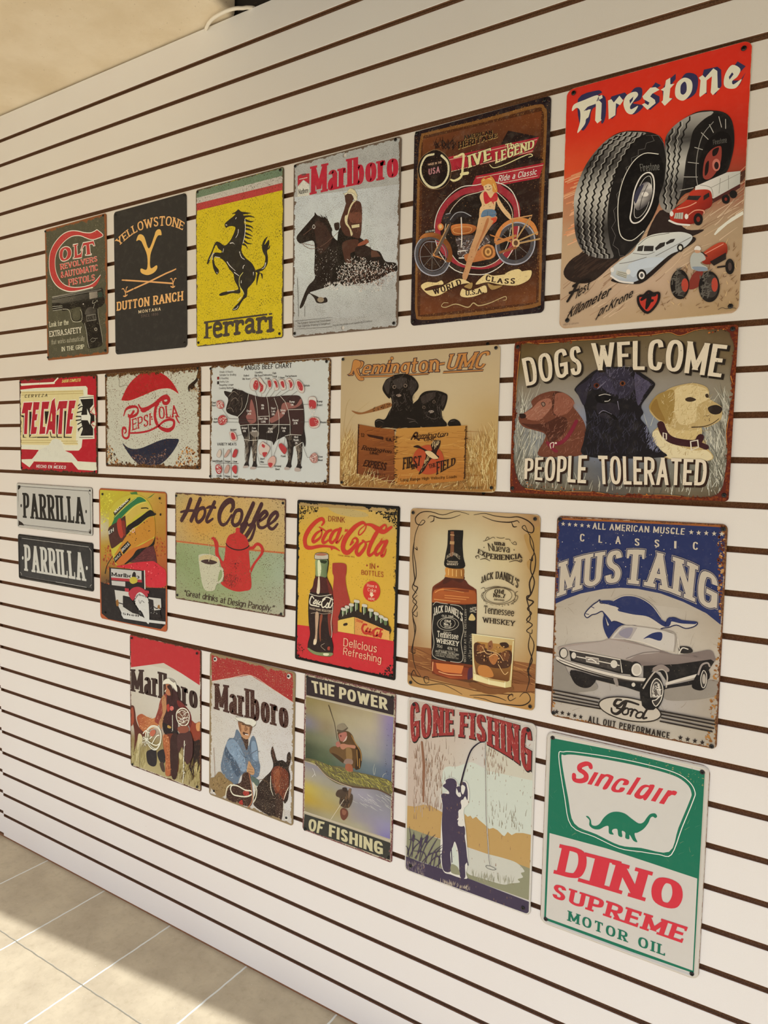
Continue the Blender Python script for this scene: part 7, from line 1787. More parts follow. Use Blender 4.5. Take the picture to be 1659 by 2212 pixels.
SIGNS.append(dict(label='yellow and red cola sign with a big dark bottle and bottle crate', mat='yellow_cola_print', size=(285.1, 393.7), pos=(-273.6, -1376.7), tilt=-0.21, radius=5, ref=(222,208,189), base='d2a43c', edge='1c1814', wear={'Edge': 0.06, 'EdgeCol': '1d1a17', 'Speck': 0.35, 'SpeckScale': 30.0, 'SpeckCol': '5a4420', 'Mottle': 0.2, 'BlotchCol': '1d1a17', 'rough': 0.3},
    screws=[(34,1939), (1378,1894), (1370,56), (52,48)],
    rim=(.4, 6, 1.8, '1d1a18'),
    art="""
@red_lower_field
g c09c52,c4a050,c8a45a,bc9a5a/d2a436,d4a83a,d4a83c,cca040/d0a034,d6aa3c,d4a63a,cfa23c/cc9c34,d2a43a,d0a038,cc9e3a|0,1953 1423,1954 1419,448 23,435
s b9a06a 481,1915 902,1887 1019,1835 786,1811 544,1847
p c22c32 23,433 214,442 556,442 1424,449 1425,0 0,0
d 200 1d1a17 .5:2.6|22,1891 442,1954 295,1833 141,1803 53,1682
d 220 1d1a17 .5:2.8|1017,1903 1396,1943 1399,1656 1347,1758 1189,1854
d 120 1d1a17 .6:3|12,46 340,30 835,7 1408,75 1410,16 835,7 27,6
d 60 1d1a17 .6:3|1254,6 1317,146 1405,192 1410,26
d 60 3a2418 .5:2|34,244 155,157 92,39 26,49
d 50 2a2018 .5:1.5|1357,1411 1406,1435 1413,837 1380,1026
l a88a5a 10 47,1924 663,1929 1331,1925
@script_lettering
t 8a3424 wx=.12;wy=.09;space=.16 DRINK|467,1738 702,1737|465,1801 701,1803
l c23a2c 4:8:10:12:11:8:5 374,1683 404,1726 372,1760 285,1718 185,1617 129,1508 144,1415 216,1400 343,1432 468,1442
s c23a2c 216,1411 343,1434 468,1453 567,1446 647,1397 555,1419 519,1396 499,1425 393,1421 255,1391
l c23a2c 3:8:8:4:2 388,1632 301,1584 245,1507 265,1477 353,1536 376,1610 350,1655
l c23a2c 3:3 337,1659 388,1642 439,1615
l c23a2c 5:9:8:3 513,1636 451,1606 391,1508 417,1479 491,1526
l c23a2c 4:9:8:3 634,1660 550,1623 497,1527 529,1489 600,1566
k c23a2c 9 640,1660 595,1545
l c23a2c 8:5:2 595,1545 590,1494 626,1517 679,1592
q c23a2c c23a2c .6 707,1660 749,1663 737,1637 701,1634
l c23a2c 2:3:3 988,1734 908,1669 892,1618 921,1615 978,1674 994,1724
l c23a2c 5:9:13:12:10:7:4:2 988,1734 941,1755 837,1694 721,1565 682,1461 702,1401 762,1397 843,1474 882,1537 858,1570 817,1552 783,1489
k c23a2c 4:6 783,1484 818,1522
l c23a2c 4:9:8:3 970,1544 901,1489 868,1416 904,1380 972,1455 994,1517 958,1553
l c23a2c 3 946,1552 993,1536 1050,1551
l c23a2c 4:8:13:10:6 999,1740 1068,1734 1149,1696 1228,1672 1326,1732
l c23a2c 3:4:10:9:6:2 1239,1673 1259,1733 1226,1745 1138,1656 1063,1522 1031,1421 1055,1388 1122,1449 1208,1593
l c23a2c 4:9:8:3 1264,1568 1198,1543 1127,1449 1146,1402 1212,1456
k c23a2c 9 1270,1568 1212,1447
l c23a2c 8:6:2 1212,1447 1208,1398 1241,1410 1267,1481
t 8a4424 wx=.12;wy=.1;space=.18 TRADE_MARK_REG.|612,1341 853,1341|612,1358 852,1358
t 9a3a28 wx=.13;wy=.1;space=.18 IN|1057,1235 1128,1238|1055,1299 1126,1301
s 9a3a28 1028,1270 1027,1263 1021,1259 1015,1258 1010,1262 1008,1268 1009,1275 1014,1279 1021,1280 1026,1276
s 9a3a28 1173,1272 1171,1265 1166,1261 1160,1260 1155,1264 1153,1270 1155,1276 1160,1281 1166,1281 1171,1278
t 9a3a28 wx=.13;wy=.1;space=.14 BOTTLES|946,1156 1241,1158|944,1209 1239,1220
@round_badge
s c8342c 1203,993 1183,921 1128,871 1057,862 998,898 974,965 994,1038 1051,1088 1121,1096 1179,1060
t e8ccaa wx=.1;wy=.08;serif=.06;space=.1 Have_a|1028,1026 1156,1027|1027,1061 1155,1063
t e8ccaa wx=.1;wy=.08;serif=.06;space=.1 Coke|1038,975 1147,976|1037,1013 1146,1013
p e8ccaa 1069,967 1107,969 1108,944 1125,944 1089,910 1062,940 1072,942
t e8ccaa wx=.12;wy=.1;space=.1 HERE|1050,877 1136,880|1049,902 1135,906
@printed_bottle
s a03a30 541,1234 560,1251 681,1263 736,1243 739,1152 728,1090 749,971 802,795 756,728 686,636 654,457 556,442 546,823 564,1072 544,1131
o 2b1c1a 14100f 1.4 309,1273 472,1288 475,1165 465,1071 530,965 557,865 567,733 551,617 562,453 546,358 573,248 551,141 477,117 325,112 214,145 206,229 235,350 212,484 202,652 211,822 254,912 295,1042 299,1147
s 8f9c6e>5f6e4a@297,1209:462,1205 302,1272 466,1283 463,1154 453,1070 314,1065 299,1157
s d8d8b0 328,1254 360,1257 381,1166 364,1070 337,1067 327,1160
s 2a3420 366,1268 460,1267 436,1233 373,1238
o bfb5a4 2a2422 1.2 284,1323 307,1344 395,1359 470,1350 481,1310 466,1288 296,1272 280,1296
s a86a52 294,1329 383,1355 464,1344 408,1324 320,1318
s 4b2220 301,1058 453,1059 505,972 495,889 229,867 260,933
s 6a2a22 465,1061 530,955 551,875 508,870 480,970
s d8c4a8 339,1057 359,1054 368,925 357,861 319,867 329,952
s 7a3226 489,629 551,627 556,452 533,366 506,445
s b8967a 306,614 357,616 343,420 334,271 290,232 312,373
s e0c8a8 295,296 333,292 322,238 286,232
s 8a4a34 377,592 414,603 392,469 391,280 369,382
s 7c8458 207,176 337,145 563,174 551,135 464,115 312,111 221,141
s d8d2b0 438,147 514,157 502,130 445,122
l d8ccb8 1.4 543,843 558,732 551,638 539,533 554,411 546,358/210,843 358,830 532,873
l b09a84 1 242,605 325,627 414,624 526,645/448,269 398,229 463,188
s a04032 499,236 530,241 525,198 494,204
l ddd0ba 2.6:3.4:2.6 282,789 250,816 221,750 239,710 323,711/308,782 273,735 303,739 321,778/347,776 322,731 360,747/378,770 348,733 386,729/447,810 398,762 412,702 461,729/485,768 455,718 487,712 498,765/534,821 499,724 524,717/560,773 530,718
l ddd0ba 2.6 409,795 471,834 559,814/246,711 323,705 361,705
t d2b89c wx=.13;wy=.1;space=.1 TRADE_MARK_REGISTERED|215,656 388,651 557,657|214,680 387,679 556,685
@printed_bottle_crate
k 231a16 16 711,711 687,606/762,739 759,626/821,767 818,645/891,806 895,666/1001,771 1012,653/1087,733 1099,635/1160,704 1174,616/1225,683 1237,596/1280,662 1294,566
k 2b2019 24 698,618 889,665 1030,645 1169,606 1305,567
k 5e7048 8 710,721 707,670/761,749 759,703/820,782 822,726/890,821 892,756/1000,791 1002,731/1087,753 1088,703/1160,723 1162,674/1225,698 1228,654/1281,677 1285,633
k d8d4bc 1.6 703,710 703,639/754,738 753,666/815,771 814,695/881,810 882,725/991,780 993,700/1079,742 1082,673/1154,713 1156,653/1220,692 1222,634
k c9bfae 7 693,721 730,720/746,753 779,753/802,787 840,788/870,838 917,838/981,803 1023,802/1068,762 1107,762/1142,733 1179,730/1209,707 1243,703/1266,685 1299,684
p d9b257 636,578 868,654 873,450 640,445
p d08c4a>dca65a@889,645:1341,485 868,654 1338,558 1342,453 873,450
l 3a2a18 1 636,576 868,652 1336,555/868,652 873,450
s 33241a 718,549 760,567 775,557 767,538 725,525 713,533
t b83428 wx=.16;wy=.12;serif=.03;space=.08 DRINK|893,603 991,591|892,633 990,621
l b83428 4:6:5 1037,586 997,580 977,527 1011,482 1080,493/1056,549 1028,505 1057,504/1090,544 1074,502 1109,507/1125,535 1109,497/1181,568 1137,532 1133,471 1172,478/1182,519 1172,473 1200,492/1227,555 1206,473/1241,518 1224,468
l b83428 4 1170,561 1215,563 1249,559
l b83428 3.4 1023,484 1104,477
@lower_lettering
t e2ae8c wx=.12;wy=.1;space=.12 Delicious|720,283 1178,282|723,381 1186,381
t e2ae8c wx=.12;wy=.1;space=.12 Refreshing|720,180 1240,172|726,269 1246,262
"""))
SIGNS.append(dict(label='parchment-coloured sign with a square black-label whiskey bottle and iced tumbler', mat='parchment_print', size=(290.1, 396.1), pos=(42.7, -1379.1), tilt=0.47, radius=10, ref=(221,211,193), base='bfa67e', edge='8a6c4a', wear={'Mottle': 0.15, 'Speck': 0.06, 'rough': 0.36},
    screws=[(38,1931), (1398,1937), (1408,45), (46,43)],
    screw_r=3.8,
    art="""
@parchment_backdrop
g a88660,b8a078,baa47e,b89a72,a07a50/ad8c64,c4b694,c8bc9c,c8b68c,a8824e/b09470,c8bb9c,cdc3a6,c9b894,ae8e5c/ac8a62,c6b898,cbc0a2,c8b694,b0905e/a07850,b4966c,baa27a,b8986a,a88250/9a7048,a8845a,aa8456,b08a58,a8804c|0,1981 1451,1981 1451,0 0,0
s a8844e 1288,1767 1356,1790 1442,1853 1453,1452 1357,1423 1325,1498 1373,1560 1331,1634
p 8c5a34>6a3e22@49,435:83,6 0,449 287,463 772,489 1193,479 1452,484 1456,182 751,41 5,122
h 160 5a321a,9a683e,7a4c2a,b8844e -6:4 45 1.1|0,438 287,457 1204,471 1448,464 1451,191 751,52 5,122
s 5a3a22 684,59 771,108 858,94 838,49 729,27
g a8804e,b48a54,b88e58,b08650/ae8650,b88e56,b88a52,aa7e48|3,111 1453,182 1451,0 0,0
p 8c5a34 2,133 411,122 749,103 1453,192 1453,270 747,196 3,210
l 6a4426 2.4 7,145 295,111 594,104 858,94 1223,126/856,165 1069,135 1451,201
@flourish_border
l 2e2118 1:2.4:1 692,1945 548,1969 392,1925 253,1950 136,1939 66,1877 79,1814 139,1802 180,1841 150,1855 104,1794/594,1935 483,1894 359,1887 289,1904 242,1907 214,1880/289,1904 284,1857 244,1839
l 2e2118 1.4:2.6:1.4 104,1794 64,1685 50,1513 77,1366 86,1238 58,1139 107,1112 72,1044 49,998 98,950 64,892 47,825 102,789 107,843/59,1642 38,1491 55,1299 69,1194 41,1105 96,1046/103,1026 50,955 106,897 53,815 67,741 93,658 72,525 44,391 87,376 86,419/54,761 82,603 61,459 70,308 103,205/61,1546 92,1527 85,1559
l 2e2118 1:2.4:1 103,205 164,130 116,132 79,185 50,109 130,48 250,49 412,91 550,64 663,24/272,86 226,66 206,127 259,137 266,95
l 2e2118 1:2.6:1.2 746,1943 863,1964 979,1944 1123,1937 1223,1947 1323,1914 1383,1859 1375,1801 1316,1807 1266,1843 1295,1864 1327,1798/843,1933 970,1894 1104,1887 1164,1895 1214,1908 1235,1889/1155,1890 1176,1847 1211,1849
l 2e2118 1.4:3:1.4 1327,1798 1378,1715 1396,1601 1373,1541 1367,1424 1409,1313 1383,1194 1345,1131 1405,1109 1348,1034 1389,990 1342,916 1402,876 1345,809 1395,787 1403,827/1347,1780 1359,1685 1411,1563 1406,1428 1360,1298 1374,1183 1335,1149 1358,1055 1380,941 1343,887/1354,1530 1379,1522 1382,1561
l 2e2118 1.4:2.6:1.2 1385,776 1369,646 1412,517 1366,410 1387,375/1375,774 1427,675 1393,503 1377,373 1389,307 1362,193/1366,401 1387,365 1412,350
l 2e2118 1:2.4:1 795,19 914,23 1031,6 1175,16 1327,38 1404,103 1383,168 1333,168 1294,120/751,31 923,66 1050,71 1154,52/1255,102 1195,60 1173,96 1213,134 1224,106
@printed_bottle
p 5a3a22 294,175 747,196 919,208 748,165
s 6e341e 284,1110 306,1155 375,1204 431,1252 452,1296 642,1314 654,1264 710,1209 776,1175 802,1117 810,710 808,351 789,245 725,192 525,165 340,184 299,219 287,473 282,962
s 5a2a1c 307,1134 386,1195 448,1243 643,1263 711,1204 771,1169 723,1154 568,1162 410,1145
p a4562a>c46c34>8a4422>6a2c1a>9a5028@291,1047:798,1076 294,1074 313,1108 410,1140 568,1157 712,1158 777,1150 795,1116 800,1020 661,990 287,973
p 7a3a20>9a4e28@388,1122:389,1059 422,1134 712,1153 712,1127 423,1110
k d08a4e 1.4 435,1064 714,1071/436,1038 682,1047
s 4a261c 453,1275 643,1289 654,1254 611,1219 521,1240 466,1203 409,1187
l d89a5a 1.6:.8 320,1082 411,1124 658,1121/464,1297 554,1290 642,1309/310,1007 616,1013
s c88a44>8a5a2a@451,1337:641,1355 448,1368 640,1381 648,1274 632,1262 442,1263 441,1295
l e8c07a 1.4 474,1350 473,1287/519,1354 520,1282/564,1348 565,1281/619,1353 623,1292
o 1d1a18 0f0d0c 1 459,1743 475,1764 609,1771 629,1759 625,1631 637,1498 649,1382 439,1373 434,1481 456,1608
p 7a5038 486,1755 526,1757 531,1531 515,1488 487,1486 490,1610
p b08a60 484,1724 532,1723 532,1711 484,1712
p b08a60 483,1651 534,1651 532,1618 481,1618
t b8a890 wx=.13;wy=.1;space=.08 JACK_DANIELS|443,1456 526,1502 600,1462|442,1492 525,1536 604,1501
t b8a890 wx=.14;wy=.1;serif=.04;space=.08 Tennessee|455,1419 578,1427|454,1444 578,1452
t c8b8a0 wx=.16;wy=.12;serif=.04;space=.08 WHISKEY|450,1391 584,1401|450,1412 584,1422
p 1e1b19 285,967 661,988 802,1015 813,363 677,359 296,347
k 3a342e 1.4 674,984 682,366
l bfb5a2 1.2 300,943 334,979 391,975 471,974/651,935 617,967 550,974 505,973/313,849 296,688 321,532 302,412 348,366 463,354/642,861 662,720 638,581 664,430 632,367 520,358
t cfc5b2 wx=.2;wy=.1;serif=.05;space=.1 JACK_DANIEL'S|308,822 417,878 530,878 644,805|303,917 415,952 540,946 652,894
t bfb5a2 wx=.15;wy=.12;space=.14 OLD_TIME|406,830 543,832|408,851 548,857
o - bfb5a2 .9 605,779 583,734 522,699 445,688 382,705 356,744 380,789 442,824 519,834 581,817
o 1e1b19 bfb5a2 .9 566,778 550,743 507,716 453,709 408,723 390,754 406,789 450,816 505,823 549,809
t cfc5b2 wx=.19;wy=.12;serif=.07;space=.1 Old|442,774 512,779|441,801 512,806
t cfc5b2 wx=.19;wy=.12;serif=.07;space=.1 No.7|434,739 522,743|433,768 521,772
t bfb5a2 wx=.17;wy=.12;space=.12 BRAND|441,717 520,720|441,734 520,736
t bfb5a2 wx=.14;wy=.12;space=.1 QUALITY|431,654 522,657|431,673 522,676
t d2c8b5 wx=.15;wy=.1;serif=.05;space=.08 Tennessee|360,601 604,607|358,670 608,675
t d2c8b5 wx=.18;wy=.12;serif=.06;space=.1 WHISKEY|346,538 611,536|348,589 616,588
t bfb5a2 wx=.12;wy=.1;space=.1 70cl|354,486 420,486|354,522 419,522
t bfb5a2 wx=.12;wy=.1;space=.1 40%_Vol.|481,481 605,482|480,515 604,516
t a89e8c wx=.12;wy=.1;space=.08 DISTILLED_AND_BOTTLED_BY|381,451 574,459|380,467 574,474
t bfb5a2 wx=.13;wy=.1;serif=.03;space=.08 JACK_DANIEL_DISTILLERY|337,433 619,433|336,455 619,454
t a89e8c wx=.12;wy=.1;space=.08 LEM_MOTLOW,_PROPRIETOR|347,411 586,412|346,428 586,429
t a89e8c wx=.12;wy=.1;space=.08 LYNCHBURG,_TENNESSEE_USA|342,388 615,396|341,405 614,413
t a89e8c wx=.13;wy=.1;space=.14 BOTTLED_AT_THE_DISTILLERY|700,384 693,950|676,380 671,948
h 60 8a8272 0:4 6 .8|724,687 778,690 763,405 720,408
s c8b078 719,851 751,907 790,871 785,840 731,832
h 26 bfb5a2 0:4 7 .9|722,975 787,983 783,921 723,913
p 8a3e24>b85c30>7a3420@327,267:767,282 300,315 498,328 766,323 793,328 784,254 725,202 525,175 346,195 304,231
p c8743c 349,313 677,339 652,246 443,229 362,252
l e8b078 1.6 386,224 501,213 658,231/314,318 310,221
s 4a2a3a 733,318 798,329 784,244 725,197
@printed_tumbler
s 7a4e2a 791,184 963,155 1171,185 1211,223 1212,164 965,84 748,134
p d0bc8c>b8985c@790,656:1165,414 758,694 1223,702 1215,423 1206,207 1140,185 963,186 785,203 771,448
p b08040>6a4020@843,664:853,277 781,583 823,620 1199,639 1195,420 1179,257 1003,254 821,272 791,400
s 4a2c1c 791,595 877,598 932,556 1058,536 1150,581 1201,560 1185,418 1062,376 915,380 807,413
s 7a4a28 824,580 909,603 890,529 836,520
s 8a5a3a 941,618 982,655 994,586 953,549
s 3a2418 1066,638 1137,659 1169,624 1119,596
s a86a3a 955,479 1017,529 1059,496 1020,409 977,422
s 6a4026 1079,530 1160,573 1173,495 1112,465
l d8b078 1.4 932,546 1058,526 1112,465/955,479 1017,519 1049,505/826,498 911,532/878,578 922,514 975,512/1061,416 1126,327 1166,355
d 90 2a1810,a8744a,c89a62 .6:2.2|802,586 1190,618 1175,416 817,415
s b8783c 851,369 957,378 1013,286 918,259 842,286
p e0d09c 788,276 961,236 1139,239 1135,189 962,191 788,206
p c8b880 1139,239 1199,281 1203,210 1138,187
k f0e2b8 1.4 761,693 1220,702/811,249 817,209/961,246 968,192/1138,249 1138,189
l f0e0b4 1.4 773,674 784,450 799,288/1213,681 1205,421 1197,280
@side_lettering
l 3a2c20 1 860,1678 902,1691 922,1712 901,1721 881,1684/923,1702 964,1725 985,1717/1005,1728 1047,1721 1088,1729/1098,1715 1139,1717 1150,1699/1160,1689 1181,1671 1216,1669 1200,1697 1180,1681
t 33271d wx=.2;wy=.1;serif=.06;space=.1 una|982,1647 1095,1645|980,1694 1094,1693
t 33271d wx=.12;wy=.08;serif=.03;space=.06 Nueva|926,1583 1148,1581|908,1661 1146,1654
t 33271d wx=.2;wy=.1;serif=.07;space=.1 EXPERIENCIA|801,1548 928,1503 1114,1504 1280,1538|809,1594 926,1558 1113,1558 1268,1585
l 3a2c20 1:1.8:1 795,1491 779,1510 811,1523 817,1498/833,1485 886,1499 939,1479/1145,1487 1215,1508 1266,1498 1275,1523 1250,1511
s 33271d 875,1614 874,1610 872,1608 869,1608 866,1610 865,1613 866,1617 868,1619 872,1619 874,1617
s 33271d 1197,1614 1197,1610 1194,1608 1191,1608 1188,1610 1187,1613 1188,1617 1191,1619 1194,1619 1196,1617
t 33271d wx=.2;wy=.1;serif=.05;space=.1 JACK_DANIEL'S|848,1236 954,1290 1089,1299 1243,1227|843,1304 953,1360 1097,1379 1259,1316
o - 3a2c20 1 1223,1151 1192,1095 1107,1052 998,1039 908,1061 872,1110 905,1167 994,1210 1102,1222 1189,1199
o - 3a2c20 .9 1185,1149 1159,1100 1089,1062 999,1051 925,1072 896,1116 923,1166 995,1203 1085,1213 1157,1192
l 3a2c20 1 851,1183 883,1197 895,1158 863,1134 859,1093 908,1048/1244,1197 1224,1185 1215,1155 1246,1148 1227,1097 1177,1062/904,1189 998,1220 1091,1220 1174,1199
d 50 3a2c20 .5:1|864,1114 919,1040 1045,1030 1177,1062 1236,1138 1198,1054 1045,1015 887,1036
t 33271d wx=.2;wy=.12;serif=.07;space=.1 Old|995,1151 1095,1156|997,1194 1097,1199
t 33271d wx=.2;wy=.12;serif=.07;space=.1 No.7|985,1110 1113,1113|987,1150 1114,1153
t 33271d wx=.18;wy=.13;space=.14 BRAND|997,1077 1105,1080|996,1095 1105,1098
t 33271d wx=.13;wy=.09;serif=.05;space=.07 Tennessee|888,930 1211,938|888,1011 1214,1017
t 33271d wx=.16;wy=.11;serif=.07;space=.12 WHISKEY|880,832 1219,840|875,887 1225,892
"""))
